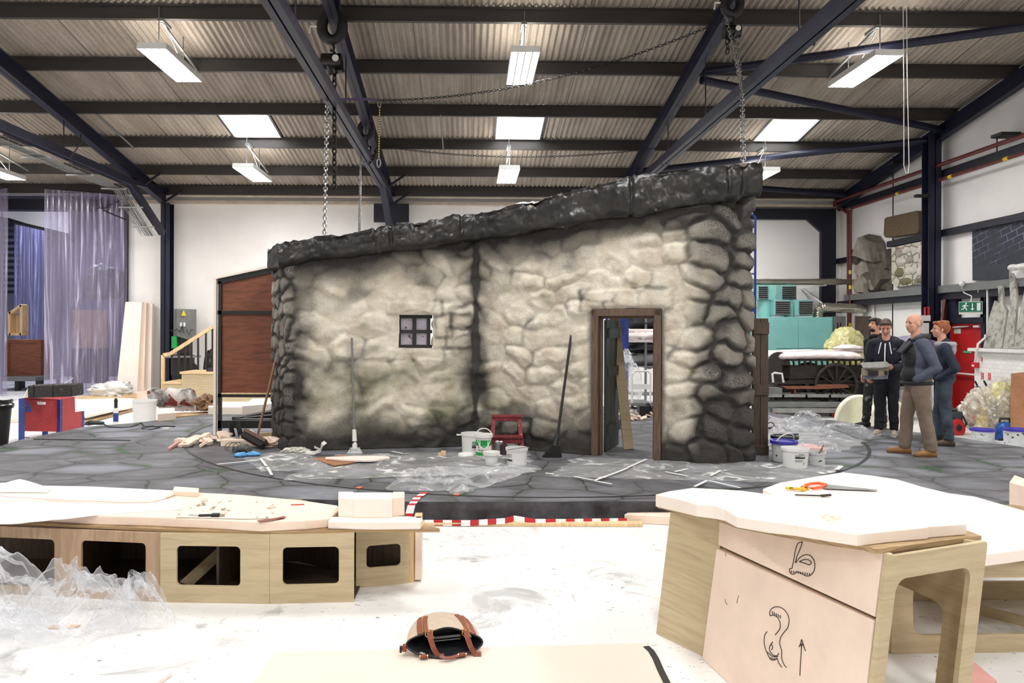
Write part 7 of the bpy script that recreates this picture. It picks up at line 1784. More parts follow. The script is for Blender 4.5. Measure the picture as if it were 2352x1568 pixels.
m = MB(); m.tube([sg(.0, h / 2, -.06), on_rw(2232, 680, .2), on_rw(2214, 672, .24), on_rw(2208, 655, .26)], .012, 6); obj('cable', m, M['white_metal'], t)
p = on_rw(2210, 651, .3); m = MB(); m.ell(p, (.06, .06, .06)); single('junction_box', m, M['white_metal'], 'round white junction box on the trunking above the exit sign', 'box', smooth=True)
m = MB(); m.tube([on_rw(2247, 655, .2), on_rw(2247, 670, .2), on_rw(2254, 678, .1)], .015, 6); m.tube([on_rw(2268, 655, .2), on_rw(2268, 790, .2)], .018, 6); single('conduit', m, M['white_metal'], 'white conduit beside the exit sign, going down the post', 'conduit')
# white brick plinth and the boards leaning above it
def wbrick():
    m, nt, b = newmat('white_painted_brick'); tc = _n(nt, 'ShaderNodeTexCoord'); sx = _n(nt, 'ShaderNodeSeparateXYZ'); nt.links.new(tc.outputs['Object'], sx.inputs[0]); cx = _n(nt, 'ShaderNodeCombineXYZ')
    nt.links.new(math_(nt, 'ADD', sx.outputs[1], sx.outputs[0]), cx.inputs[0]); nt.links.new(sx.outputs[2], cx.inputs[1]); br = _n(nt, 'ShaderNodeTexBrick'); br.inputs['Scale'].default_value = 3.4; br.inputs['Mortar Size'].default_value = .008
    for k_, c_ in (('Color1', (238, 238, 236)), ('Color2', (230, 230, 228)), ('Mortar', (196, 196, 196))): br.inputs[k_].default_value = (*s2l(c_), 1)
    nt.links.new(cx.outputs[0], br.inputs['Vector']); nt.links.new(br.outputs['Color'], b.inputs['Base Color']); b.inputs['Roughness'].default_value = .5; bump(nt, b, br.outputs['Fac'], -.3, .01); return m
XP = 9.55; Yp = PX(2238, 900, XP).y; zc_ = PX(2300, 801, XP).z
m = MB(); m.bb(XP, XR, 6.0, Yp, 0, zc_ - .06); struct('wall_plinth', m, wbrick(), 'white painted brick plinth along the right wall')
m = MB(); m.bb(XP - .08, XR, 6.0, Yp + .08, zc_ - .06, zc_); struct('trim_11', m, M['white_metal'], 'white capping of the brick plinth')
M['driftwood'] = wood('bleached_weathered_board', (176, 174, 164), (92, 92, 90), .8, (8, 3, .6), 3.0, .3)
for k, (pts, lb) in enumerate([([(2258, 798), (2284, 799), (2300, 700), (2284, 690), (2272, 728)], 'short bleached board leaning above the plinth, leftmost'), ([(2279, 799), (2300, 800), (2312, 712), (2304, 700), (2301, 656), (2291, 656), (2295, 700)], 'bleached board with a narrow dark upper end above the plinth'),
                              ([(2303, 800), (2327, 800), (2335, 690), (2329, 620), (2317, 622), (2320, 700)], 'tallest weathered board with charred grain leaning above the plinth'), ([(2326, 800), (2365, 801), (2372, 660), (2352, 668), (2340, 730)], 'wide bleached board at the right edge above the plinth')]):
    m = MB(); P0 = [PX(x, y, XP + .12 + .45 * (799 - y) / 180) for x, y in pts]
    m.prism(P0, (.045, 0, 0)); single('weathered_board', m, M['driftwood'], lb, 'board', 'bleached boards on the plinth', bev=.004)
for k, (x, y) in enumerate([(2330, 614), (2348, 612)]):
    p = PX(x, y, XR - .4); single('flood_lamp', rock(tuple(p), (.10, .12, .06), 70 + k, .15, 1.5), M['white_metal'], 'small white lamp head at the top of the weathered boards, %s' % ('left' if k == 0 else 'at the right edge'), 'lamp', smooth=True)
m = MB(); m.bb(XR - .25, XR - .02, PX(2420, 640, XR - .2).y, PX(2330, 640, XR - .2).y, PX(2340, 650, XR - .2).z, PX(2340, 618, XR - .2).z); single('white_unit', m, M['white_metal'], 'white unit fixed above the trunking at the right edge', 'unit')
# alarm point, notices, extinguishers
p = PX(2240, 838, XP); t = thing('fire_alarm_point', 'red fire alarm call point on the end of the plinth with its white conduit', 'alarm', tuple(p))
m = MB(); m.box((XP - .04, p.y - .05, p.z), (.07, .14, .10)); obj('call_point', m, M['red'], t, bev=.005); m = MB(); m.box((XP - .078, p.y - .05, p.z - .01), (.005, .06, .03)); obj('glass', m, M['white_print'], t)
m = MB(); m.tube([(XP - .04, p.y - .05, p.z + .05), PX(2245, 800, XP - .09), PX(2246, 790, XP - .09), PX(2263, 775, XP + .1), PX(2263, 770, XP + .3)], .02, 8); obj('conduit', m, M['white_metal'], t)
for k, (x, y, w, h, lb) in enumerate([(2257, 825, .08, .09, 'small red and white notice high on the white plinth'), (2259, 863, .12, .14, 'left of the two red fire notices on the plinth'), (2275, 864, .12, .14, 'right of the two red fire notices on the plinth')]):
    p = PX(x, y, XP); t = thing('fire_notice', lb, 'notice', tuple(p)); m = MB(); m.box((XP - .003, p.y, p.z), (.005, w, h)); obj('plate', m, M['white_print'], t)
    m = MB(); m.box((XP - .007, p.y + w * .15, p.z), (.004, w * .6, h * .85)); obj('red_field', m, M['red_print'], t); m = MB()
    for q in range(3): m.box((XP - .010, p.y + w * .15, p.z + h * (.25 - .25 * q)), (.003, w * .35, h * .08))
    obj('white_symbol', m, M['white_print'], t)
for k, (x, yb, yt, r, Y, lb) in enumerate([(2247, 955, 893, .105, 13.3, 'larger red fire extinguisher beside the red door'), (2268, 945, 893, .075, 13.6, 'smaller red fire extinguisher nearer the plinth notices')]):
    p = PX(x, yb, XP - .2); t = thing('fire_extinguisher', lb, 'fire extinguisher', (p.x, p.y, 0), 'fire extinguishers'); c = V((p.x, p.y, 0)); zt = PX(x, yt, XP - .2).z
    m = MB(); m.lathe([(0, .12), (r, .12), (r, zt - .12), (r * .8, zt - .04), (r * .35, zt), (0, zt)], c, 24); m.lathe([(0, 0), (r * .9, 0), (r * .9, .12), (0, .12)], c, 20); obj('cylinder', m, M['red'], t, smooth=40)
    m = MB(); m.cyl(c + V((0, 0, zt)), c + V((0, 0, zt + .05)), r * .3, n=12); m.bar(c + V((-.02, 0, zt + .06)), c + V((-.10, -.05, zt + .15)), .03, .015); m.bar(c + V((-.02, 0, zt + .04)), c + V((-.12, -.06, zt + .05)), .03, .012); obj('valve_lever', m, M['black'], t)
    m = MB(); m.tube([c + V((0, 0, zt + .03)), c + V((-.07, -.05, zt + .03)), c + V((-r - .03, -.06, zt - .12)), c + V((-r - .02, -.05, zt - .35))], .013, 8); obj('hose', m, M['black'], t)
    m = MB(); vs = []; 
    for q in range(9): a_ = PI * (.75 + .6 * q / 8); vs += [c + V(((r + .002) * math.cos(a_), (r + .002) * math.sin(a_), zt - .45)), c + V(((r + .002) * math.cos(a_), (r + .002) * math.sin(a_), zt - .25))]
    m.add(vs, [(2 * q, 2 * q + 2, 2 * q + 3, 2 * q + 1) for q in range(8)]); obj('label', m, M['white_print'] if k == 0 else M['yellow'], t)
p = PX(2260, 918, XP - .4); m = MB(); m.box((p.x, p.y, .35), (.1, .35, .1)); m.box((p.x, p.y, .15), (.08, .3, .3)); single('yellow_box', m, M['yellow'], 'yellow box in front of the fire extinguishers', 'box')
# big heap of polythene by the plinth
p = PZ(2268, 1003, 0)
single('polythene_heap', crumple((8.86, 12.25, .30), (.38, .36, .44), 111, .7, 3.0, 90, 50), M['plastic_warm'], 'large heap of crumpled clear polythene in front of the white plinth', 'polythene sheet', smooth=True)
single('polythene_heap', crumple((9.10, 12.36, .46), (.2, .24, .50), 115, .5, 2.6, 60, 40), M['plastic_warm'], 'tall wad of clear polythene against the plinth beside the brown board', 'polythene sheet', smooth=True)
single('yellow_polythene', crumple((8.98, 12.22, .70), (.16, .14, .22), 117, .5, 2.5, 40, 24), M['plastic_yellow'], 'yellow polythene caught in the heap by the plinth', 'polythene sheet', smooth=True)
# heater with red cable reel
p = PZ(2190, 1004, 0); c = V((p.x + .06, p.y + .12, 0)); t = thing('site_heater', 'dark grey cased machine on the floor behind the people', 'machine', tuple(c))
M['case_grey'] = pm('dark_grey_case', (62, 66, 68), .5, var=.15)
m = MB(); h = PY(0, 936, c.y).z; m.bb(c.x - .20, c.x + .19, c.y, c.y + .3, .02, h - .03); m.bb(c.x - .14, c.x + .12, c.y + .02, c.y + .28, h - .03, h + .02); obj('casing', m, M['case_grey'], t, bev=.03)
m = MB(); m.tube([c + V((-.18, .1, h - .05)), c + V((-.19, .08, h + .05)), c + V((-.12, .08, h + .06)), c + V((-.08, .1, h))], .012, 6); m.tube([c + V((.17, -.02, h - .1)), c + V((.22, -.04, h - .25)), c + V((.22, -.04, .25)), c + V((.16, -.04, .1))], .012, 6); obj('cable', m, M['black'], t)
rc = PZ(2197, 1003, 0); rc = V((rc.x, rc.y - .02, .155)); t = thing('cable_reel', 'red cable reel on a stand leaning at the dark machine', 'cable reel', (rc.x, rc.y, 0)); ax = V((.25, -.95, .1)).normalized()
m = MB(); m.lathe([(.055, 0), (.15, 0), (.152, .02), (.13, .03), (.06, .03)], rc, 32, ax); m.lathe([(.055, -.12), (.15, -.12), (.15, -.10), (.055, -.10)], rc, 32, ax); obj('reel_disc', m, M['red'], t, smooth=40)
m = MB(); m.lathe([(0, -.1), (.1, -.1), (.1, 0), (0, 0)], rc, 24, ax); m.lathe([(0, .03), (.06, .03), (.05, .045), (0, .045)], rc, 20, ax); obj('hub', m, M['black'], t, smooth=40)
m = MB(); m.tube([rc + V((-.14, .06, -.148)), rc + V((.2, .02, -.148)), rc + V((.26, -.04, -.148))], .012, 6); obj('stand', m, M['black'], t)
# lidded buckets, blue reel and board at the right edge
def lbucket(px, py, r, h, lb): c = PZ(px, py, 0); return pail('lidded_bucket', lb, (c.x, c.y + r, 0), r, h, 'bucket_dirty', 'lid_purple', None, .93)
lbucket(2274, 1017, .165, .19, 'low bucket with violet-blue lid at the right, beside the blue reel'); lbucket(2352, 1030, .165, .27, 'bucket with violet-blue lid at the right edge of the photo')
rc = PZ(2311, 1011, 0); rc = V((rc.x, rc.y + .02, .16)); t = thing('cable_reel', 'blue cable reel with a carrying handle between the two lidded buckets', 'cable reel', (rc.x, rc.y, 0)); ax = V((.3, -.95, .05)).normalized()
m = MB(); m.lathe([(0, -.08), (.12, -.08), (.14, -.04), (.14, .03), (.12, .06), (.05, .06)], rc, 28, ax); m.box(rc + V((0, .02, -.1)), (.30, .14, .10)); obj('reel_case', m, M['blue_reel'], t, smooth=40)
m = MB(); m.lathe([(0, .05), (.055, .05), (.055, .065), (0, .065)], rc, 20, ax); m.tube([rc + V((-.1, 0, .13)), rc + V((-.08, 0, .19)), rc + V((.06, 0, .19)), rc + V((.09, 0, .13))], .018, 8); obj('handle', m, M['black'], t, smooth=40)
m = MB(); m.box(rc + V((0, -.02, -.14)), (.28, .1, .03)); obj('foot', m, M['black'], t)
m = MB(); p0, p1 = PZ(2320, 1013, 0), PZ(2364, 1015, 0); m.prism([p0, p1, p1 + V((.2, .25, 1.12)), p0 + V((.2, .25, 1.08))], (.02, .03, 0)); single('brown_board', m, M['brown_board'], 'brown hardboard sheet leaning on the plinth at the right edge', 'board')
m = MB(); m.prism([PZ(2306, 1000, 0), PZ(2319, 1004, 0), PX(2338, 940, 9.1), PX(2328, 938, 9.1)], (.03, .02, 0)); single('dark_plank', m, M['dark_oak'], 'dark plank leaning beside the brown board', 'plank')
c = PZ(2312, 1024, 0); m = MB(); m.cyl((c.x - .05, c.y, .035), (c.x + .04, c.y, .035), .03, n=14); single('small_can', m, M['bucket_dirty'], 'small can lying in front of the blue reel', 'can')
slab_px('white_strip', 'flat white board on the floor between the red reel and the low bucket', [(2185, 1003), (2260, 1020), (2275, 1012), (2215, 996)], .003, .03, 'white_metal', 'board')
m = MB(); q = PX(2128, 731, XR - .5); q.x -= .22; q.y -= .1; m.box((q.x, q.y, q.z), (.3, .3, .12)); m.box((q.x, q.y, q.z / 2 - .05), (.25, .28, q.z - .1)); single('white_cabinet', m, M['white_metal'], 'white appliance partly hidden behind the balding person', 'cabinet')
m = MB(); m.tube([(q.x + .06, q.y - .1, q.z + .06), (q.x + .06, q.y - .1, q.z + .22), (q.x + .14, q.y - .1, q.z + .24), (q.x + .14, q.y - .1, q.z + .06)], .022, 8); single('red_hook', m, M['red'], 'small red bent handle on top of the white appliance', 'handle')
m = MB(); m.bar(PX(2158, 800, XR - .4), PX(2172, 690, XR - .15), .05, .16); single('red_plank', m, pm('oxide_plank', (98, 48, 44), .7), 'dark red plank leaning between the tall column and the fire door', 'plank')
# ------------------------------------------------------------------ foreground: rock-step units under construction
def panel_with_hole(m, p0, p1, z0, z1, hole, th, feet=None, r=.05, lean0=V((0, 0, 0)), lean1=None):
    """Upright ply panel from p0 to p1 with a rounded cut-out hole = (u0, u1, z0, z1) in metres along it, and a foot recess feet = (u0, u1, h)."""
    p0, p1 = V(p0), V(p1); d = (p1 - p0); L = d.length; d.normalize(); n = d.cross(Z).normalized() * th
    u0, u1, h0, h1 = hole
    inner = []
    for cx, cz, a0 in ((u1 - r, h1 - r, 0), (u0 + r, h1 - r, PI / 2), (u0 + r, h0 + r, PI), (u1 - r, h0 + r, 1.5 * PI)):
        for k in range(7): a = a0 + PI / 2 * k / 6; inner.append((cx + r * math.cos(a), cz + r * math.sin(a)))
    zt0, zt1 = (z1 if hasattr(z1, '__len__') else (z1, z1))
    def ztop(u): return zt0 + (zt1 - zt0) * u / L
    outer = []
    for (x, z) in inner:                                   # outer ring matched to the hole by direction
        cx, cz = (u0 + u1) / 2, (h0 + h1) / 2; dx, dz = x - cx, z - cz; c = []
        if dx > 1e-6: c.append((L - cx) / dx)
        if dx < -1e-6: c.append((0 - cx) / dx)
        if dz > 1e-6: c.append((ztop(cx) - cz) / dz)
        if dz < -1e-6: c.append((z0 - cz) / dz)
        t = min(c); outer.append([cx + dx * t, cz + dz * t])
    for corner in ((L, None), (0, None), (0, z0), (L, z0)):
        cz_ = ztop(corner[0]) if corner[1] is None else corner[1]
        k = min(range(len(outer)), key=lambda i: (outer[i][0] - corner[0]) ** 2 + (outer[i][1] - cz_) ** 2); outer[k] = [corner[0], cz_]
    if feet:
        f0, f1, fh = feet
        for q in outer:
            if q[1] <= z0 + 1e-4 and f0 < q[0] < f1: q[1] = z0 + fh
    N = len(inner); vs = []
    for off in (V((0, 0, 0)), n):
        for (x, z) in outer: vs.append(p0 + d * x + Z * z + off + lean0 * z)
        for (x, z) in inner: vs.append(p0 + d * x + Z * z + off + lean0 * z)
    fs = []
    for i in range(N):
        j = (i + 1) % N
        fs += [(i, j, N + j, N + i), (2 * N + j, 2 * N + i, 3 * N + i, 3 * N + j), (N + i, N + j, 3 * N + j, 3 * N + i), (j, i, 2 * N + i, 2 * N + j)]
    return m.add(vs, fs)
ZU = .445
def top_outline(pts, z): return [V((p.x, p.y, z)) for p in (PZ(x, y, z) for x, y in pts)]
def ft(px, py, z): return PZ(px, py, z)
A0, A1 = ft(-140, 1201, ZU), ft(371, 1222, ZU); A2 = ft(621, 1225, ZU); A3 = ft(814, 1222, ZU); A4, A5 = ft(814, 1219, ZU), ft(956, 1219, ZU)
g0 = lambda p: V((p.x, p.y, 0))
def uv_on(a, b_, px, py):
    n = (b_ - a).cross(Z).normalized(); p = PP(px, py, a, n); d = (b_ - a).normalized(); return (p - a).dot(d), p.z
def hole_px(a, b_, x0, x1, y0, y1):
    u0, zb_ = uv_on(a, b_, x0, y1); u1, _ = uv_on(a, b_, x1, y1); _, zt_ = uv_on(a, b_, (x0 + x1) / 2, y0); return (u0, u1, zb_, zt_)
t = thing('staging_unit', 'long low plywood staging unit with cut-out panels at the left of the foreground', 'staging unit', tuple(g0(A1)))
Yb = .85
m = MB(); AL = A0.lerp(A1, .62) if False else PP(160, 1213, A0, (A1 - A0).cross(Z).normalized()); AL.z = ZU
panel_with_hole(m, g0(A0), g0(AL), 0, ZU, hole_px(A0, A1, -110, 129, 1232, 1335), .018, None, .03); obj('side_panel', m, M['ply_red'], t)
m = MB(); h2 = hole_px(A0, A1, 190, 338, 1242, 1345); off = (g0(AL) - g0(A0)).length; panel_with_hole(m, g0(AL), g0(A1), 0, ZU, (h2[0] - off, h2[1] - off, h2[2], h2[3]), .018, None, .03); obj('side_panel', m, M['ply_red'], t)
m = MB(); panel_with_hole(m, g0(A1), g0(A2), 0, ZU, hole_px(A1, A2, 408, 554, 1252, 1342), .018, (.06, (A2 - A1).length - .16, .02), .03); obj('side_panel', m, M['ply'], t)
m = MB(); panel_with_hole(m, g0(A2), g0(A3), 0, ZU, hole_px(A2, A3, 650, 779, 1254, 1341), .018, (.12, (A3 - A2).length - .14, .02), .03); obj('side_panel', m, M['ply'], t)
B4, B5 = V((A4.x - .0, A4.y + .10, 0)), V((A5.x + .03, A4.y + .03, 0)); B4 = PZ(817, 1348, 0); B5 = PZ(938, 1337, 0)
m = MB(); panel_with_hole(m, B4, B5, 0, ZU, (lambda h: h)(hole_px(B4, B5, 841, 919, 1249, 1303)), .018, (.08, .23, .035), .03); obj('side_panel', m, M['ply'], t)
E5 = PZ(950, 1337, 0); m = MB(); m.bb(B5.x, E5.x + .0, B5.y - .01, B5.y + .03, 0, ZU); m.bb(E5.x, E5.x + .05, B5.y + .02, B5.y + .16, .01, ZU); obj('end_post', m, M['pine'], t)
m = MB(); m.bb(E5.x + .01, E5.x + .055, B5.y + .0, B5.y + .05, .02, ZU); obj('foam_edge', m, M['foam'], t)
# inside shade put into dark wood on bottom, back panel and ribs; cross braces
m = MB(); m.prism([g0(p) + V((0, .03, .003)) for p in (A0, A1, A2)] + [V((A3.x, A3.y + .03, .003)), V((A3.x, 5.25, .003)), V((-1.6, 5.6, .003)), V((A0.x, 5.6, .003))], (0, 0, .01)); obj('added_dark_board', m, M['dark_oak'], t); m = MB()  # board added to darken the inside of the unit
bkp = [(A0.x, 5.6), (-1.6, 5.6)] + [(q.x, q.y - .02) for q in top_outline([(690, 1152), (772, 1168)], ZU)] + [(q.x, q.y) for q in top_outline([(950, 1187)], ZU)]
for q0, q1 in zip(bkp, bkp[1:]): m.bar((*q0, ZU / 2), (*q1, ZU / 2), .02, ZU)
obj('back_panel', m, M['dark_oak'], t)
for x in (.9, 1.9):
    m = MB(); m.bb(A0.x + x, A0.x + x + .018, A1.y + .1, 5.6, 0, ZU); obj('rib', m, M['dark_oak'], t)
m = MB(); m.bar(g0(A1) + V((.1, .12, .06)), g0(A1) + V((.42, .62, .36)), .06, .05); m.bar(g0(A2) + V((.02, .3, .34)), g0(A2) + V((.45, .5, .26)), .02, .05); obj('brace', m, M['ply'], t)
z0 = ZU
front_px = [(-150, 1199), (0, 1205), (200, 1213), (371, 1221), (500, 1224), (621, 1226), (740, 1225), (815, 1222), (1010, 1222)]
back_px = [(1008, 1216), (960, 1208)]
m = MB(); top = top_outline(front_px, z0) + top_outline([(1009, 1219), (962, 1207), (940, 1194), (772, 1172), (690, 1152)], z0) + [V((-1.6, 5.62, z0)), V((-4.4, 5.62, z0))]; m.prism(top, (0, 0, .018)); obj('top_board', m, M['ply_edge'], t)
M['sheet_white'] = pm('white_thin_sheet', (250, 246, 244), .8, var=.02, scale=3)
z1 = ZU + .018
# foam slabs glued on top
def foam_top(name, label, front, back, z, h, mat, cat='foam slab', bev=.008, wob=.0, seed=0):
    m = MB(); P0 = [PZ(x, y, z) for x, y in front] + [PZ(x, y, z + h) for x, y in back]; P0 = [V((p.x, p.y, z)) for p in P0]
    m.prism(P0, (0, 0, h)); return single(name, m, M[mat], label, cat, 'foam slabs', bev=bev)
foam_top('foam_slab', 'thick peach foam slab covering the left staging unit', [(-150, 1188), (60, 1196), (235, 1206), (330, 1208), (470, 1214), (600, 1221), (700, 1217), (752, 1212)], [(782, 1170), (775, 1160), (690, 1148), (560, 1136), (450, 1130), (300, 1124), (-150, 1112)], z1, .062, 'foam')
foam_top('foam_slab', 'separate peach foam piece at the right end of the left staging unit', [(753, 1215), (860, 1217), (966, 1216)], [(972, 1190), (945, 1185), (815, 1182), (757, 1187)], z1, .052, 'foam_white')
zt_ = z1 + .062
def sheet_px(name, label, pts, z, mat, th=.004, cat='sheet', wav=.0, **kw):
    m = MB(); P0 = [PZ(x, y, z) for x, y in pts]; m.prism([V((p.x, p.y, z + wav * math.sin(3 * p.x))) for p in P0], (0, 0, th)); return single(name, m, M[mat], label, cat, **kw)
# thin white skin lying over the slab and drooping at the front left
def skin_pt(u, v):
    a = PZ(-140 + 560 * u, 1192 + 4 * math.sin(u * 5) - 26 * max(0, u - .35), zt_); b_ = PZ(-140 + 560 * u, 1140 + 8 * u, zt_); w = 1 - v
    p = a.lerp(b_, min(1, v * 1.15)); droop = max(0, (.16 - v) / .16) * max(0, .62 - u) * .07
    return V((p.x, p.y - droop * .4, zt_ + .004 + .012 * max(0, fractal((p.x * 2, p.y * 5, 1), 1.2, 3)) - droop))
m = MB(); m.grid(60, 24, skin_pt); sk = single('foam_skin', m, M['sheet_white'], 'thin white foam skin lying over the left slab and drooping at its front edge', 'sheet', smooth=True); sk.modifiers.new('t', 'SOLIDIFY').thickness = .004
sheet_px('foam_board', 'flat pale foam board at the back of the left unit, edged with a red line', [(-140, 1150), (90, 1152), (260, 1156), (355, 1154), (412, 1132), (200, 1122), (-140, 1116)], zt_ + .005, 'foam_white', .018, 'foam')
m = MB(); m.strip([PZ(x, y, zt_ + .026) for x, y in ((-100, 1140), (0, 1138), (20, 1141), (150, 1148), (260, 1153), (345, 1154), (360, 1150), (404, 1140))], .005, Z, .001); single('marker_line', m, M['red_line'], 'red marker line drawn along the pale foam board', 'line')
sheet_px('torn_paper', 'torn white paper standing up at the back left of the left unit', [(-60, 1128), (70, 1130), (110, 1126), (40, 1110), (-60, 1114)], zt_ + .025, 'sheet_white', .01, 'paper')
m = MB(); m.grid(24, 8, lambda u, v: PZ(-40 + 150 * u, 1130 - 4 * v, zt_ + .03) + V((0, .05 * v, (.03 * math.sin(u * 3) + .045 * max(0, 1 - abs(u - .5) * 2.2)) * v))); pk = single('torn_paper', m, M['sheet_white'], 'peaked sheet of white paper at the far left edge', 'paper', smooth=True); pk.modifiers.new('t', 'SOLIDIFY').thickness = .003
def block_px(name, label, pts, z, h, mat, cat='foam block', bev=.004):
    m = MB(); P0 = [PZ(x, y, z) for x, y in pts]; m.prism([V((p.x, p.y, z)) for p in P0], (0, 0, h)); return single(name, m, M[mat], label, cat, bev=bev)
block_px('foam_block', 'small peach foam block lying at the back of the left unit', [(396, 1138), (455, 1141), (457, 1131), (400, 1127)], zt_, .035, 'foam')
t = thing('foam_blocks', 'stepped pale foam block standing at the right end of the left unit', 'foam block', tuple(PZ(850, 1188, z1 + .052)))
zz_ = z1 + .052
for pts, mt in (([(777, 1186), (812, 1188), (812, 1170), (777, 1170)], 'foam_white'), ([(811, 1189), (902, 1189), (902, 1172), (811, 1172)], 'foam_white'), ([(902, 1186), (929, 1184), (929, 1170), (902, 1170)], 'foam')):
    m = MB(); P0 = [PZ(x, y, zz_) for x, y in pts]; m.prism([V((p.x, p.y, zz_)) for p in P0], (0, 0, .125)); obj('block', m, M[mt], t, bev=.006)
# paper, shavings and tools on the slab
sheet_px('brown_paper', 'pale brown pasted sheet speckled with shavings on the left slab', [(404, 1188), (560, 1192), (655, 1190), (640, 1160), (620, 1148), (440, 1146)], zt_ + .003, 'card', .003, 'paper')
for k in range(34):
    x, y = rnd.uniform(410, 640), rnd.uniform(1148, 1190); p = PZ(x, y, zt_ + .008); r = rnd.uniform(.008, .03)
    single('foam_shaving', shard(p, r, 400 + k, .25), M['ply_red'] if k % 4 == 0 else M['foam'], 'small curled shaving on the pale brown sheet', 'shaving', 'shavings on the left slab')
t = thing('craft_knife', 'dark craft knife lying on the left slab', 'knife', tuple(PZ(480, 1183, zt_ + .01)))
m = MB(); m.bar(PZ(456, 1183, zt_ + .015), PZ(488, 1182, zt_ + .015), .018, .012); m.bar(PZ(486, 1182, zt_ + .017), PZ(504, 1182, zt_ + .017), .035, .02); obj('grip', m, M['black'], t, bev=.003)
m = MB(); m.bar(PZ(434, 1182, zt_ + .012), PZ(457, 1183, zt_ + .012), .006, .003); obj('blade', m, M['galv'], t)
m = MB(); m.strip([PZ(x, y, zt_ + .008) for x, y in ((592, 1197), (625, 1193), (654, 1187))], .03, Z, .004); single('rust_scrap', m, M['leather'], 'rust brown scrap at the front of the left slab', 'scrap')
m = MB(); m.bar(PZ(668, 1159, zt_ + .004), PZ(699, 1158, zt_ + .004), .01, .008); single('red_pencil', m, M['red_line'], 'red pencil lying on the left slab behind the stepped block', 'pencil')
# crumpled polythene in front of the left unit: draped sheets with long folds and a pleated fan
def drape(name, label, c, rx, ry, h, seed, folds=7, lobes=.3, n=110, k=46):
    c = V(c)
    def fn(u, v):
        a = 2 * PI * u; r = v; w = fractal((math.cos(a) * 1.3 + seed, math.sin(a) * 1.3, v * 1.4), 1.0, 2)
        f = math.sin(a * folds + 5 * w + seed + 2.2 * v) * .5 + math.sin(a * (folds * 2 + 1) - 6 * w) * .22
        rr = r * (1 + lobes * fractal((math.cos(a) * 1.1, math.sin(a) * 1.1, seed), 1.0, 2)); z = h * (1 - r ** 2.2) * (1 + .55 * w) + h * .34 * f * math.sin(PI * min(1, r * 1.02)) ** .7
        z += h * .10 * (1 - 2 * abs(fractal((rr * math.cos(a) * 4 + seed, rr * math.sin(a) * 4, 1), 1.0, 2)))
        return c + V((rx * rr * math.cos(a) + .03 * f, ry * rr * math.sin(a), max(.004, z)))
    m = MB(); m.grid(n, k, lambda u, v: fn(u, .02 + .98 * v), wrap=True); m.f.append(tuple(range(n))); m.mi.append(0); return single(name, m, M['plastic'], label, 'polythene sheet', smooth=True)
drape('polythene_heap', 'gathered bunch of clear polythene in front of the left staging unit', (-2.33, 4.36, 0), .40, .30, .27, 3.1)
drape('polythene_heap', 'rounded lobe of clear polythene at the right of the bunch', (-2.02, 4.40, 0), .23, .2, .21, 7.7, 5)
drape('polythene_heap', 'clear polythene mound at the left edge of the foreground', (-2.98, 4.45, 0), .50, .34, .33, 11.3, 6)
drape('polythene_sheet', 'clear polythene spread on the floor at the lower left', (-2.85, 4.22, 0), .62, .22, .13, 17.9, 8)
def fan_pt(u, v):
    a = (u - .5) * 2.3; r = .06 + .27 * v * (1 + .18 * fractal((u * 7, 1, 3), 1, 2)); pl = math.sin(u * 44 + 2 * math.sin(u * 9)); c = V((-2.36, 4.03, .05))
    return c + V((math.sin(a) * r * .95 + .012 * pl * v, -.03 * v + .035 * pl * v + .05 * v * v, math.cos(a) * r * .92))
m = MB(); m.grid(200, 18, fan_pt); single('polythene_fan', m, M['plastic'], 'fan of pleated polythene tied at the foot of the bunch', 'polythene sheet', smooth=True)
block_px('wood_sliver', 'small pine sliver lying on the floor before the polythene', [(108, 1444), (170, 1444), (186, 1438), (120, 1439)], 0.001, .012, 'pine', 'wood offcut')
# tape, plank and block on the white floor before the stage
def seq(pts, z, w, label):
    m = MB(); P0 = [PZ(x, y, zz2) for x, y, zz2 in pts]; fine2 = []
    for a, b_ in zip(P0, P0[1:]):
        L = (b_ - a).length; k = max(1, int(L / .075)); fine2 += [a.lerp(b_, q / k) for q in range(k)]
    fine2.append(P0[-1])
    for q in range(len(fine2) - 1):
        m.cur = (q // 1) % 2; a, b_ = fine2[q], fine2[q + 1]; s = V((.012 if q % 2 else -.012, 0, .0)); up = V((0, -.5, 1)).normalized()
        d = (b_ - a).normalized(); x = V((0, .35, .9)).normalized() * w / 2 if abs(d.z) < .5 else V((1, 0, 0)) * w / 2
        m.add([a - x, b_ - x, b_ + x, a + x, a - x + V((0, .002, 0)), b_ - x + V((0, .002, 0)), b_ + x + V((0, .002, 0)), a + x + V((0, .002, 0))], [(0, 1, 2, 3), (7, 6, 5, 4), (3, 2, 6, 7)])
    return single('barrier_tape', m, [M['white_print'], M['red']], label, 'tape')
seq([(975, 1200, .03), (1080, 1201, .03), (1160, 1196, .05), (1180, 1190, .06), (1230, 1198, .04), (1300, 1198, .03), (1440, 1196, .03)], 0, .05, 'red and white barrier tape along the foot of the stage riser')
m = MB(); cnt = 0
tp0 = [PZ(977, 1130, PT + .01), PZ(958, 1142, PT + .01), PZ(945, 1160, PT - .0), PZ(938, 1190, .04)]; tp0[3].y = tp0[2].y - .03; fine2 = []
for a, b_ in zip(tp0, tp0[1:]): k = max(2, int((b_ - a).length / .06)); fine2 += [a.lerp(b_, q / k) for q in range(k)]
fine2.append(tp0[-1])
for q in range(len(fine2) - 1):
    m.cur = q % 2; a, b_ = fine2[q], fine2[q + 1]; x = V((.035, 0, 0)); m.add([a - x, b_ - x, b_ + x, a + x], [(0, 1, 2, 3)])
single('barrier_tape', m, [M['red'], M['white_print']], 'red and white tape hanging over the front edge of the stage', 'tape')
block_px('timber_plank', 'long pine plank lying on the floor before the stage', [(955, 1208), (1476, 1210), (1476, 1203), (955, 1201)], .001, .03, 'pine', 'plank')
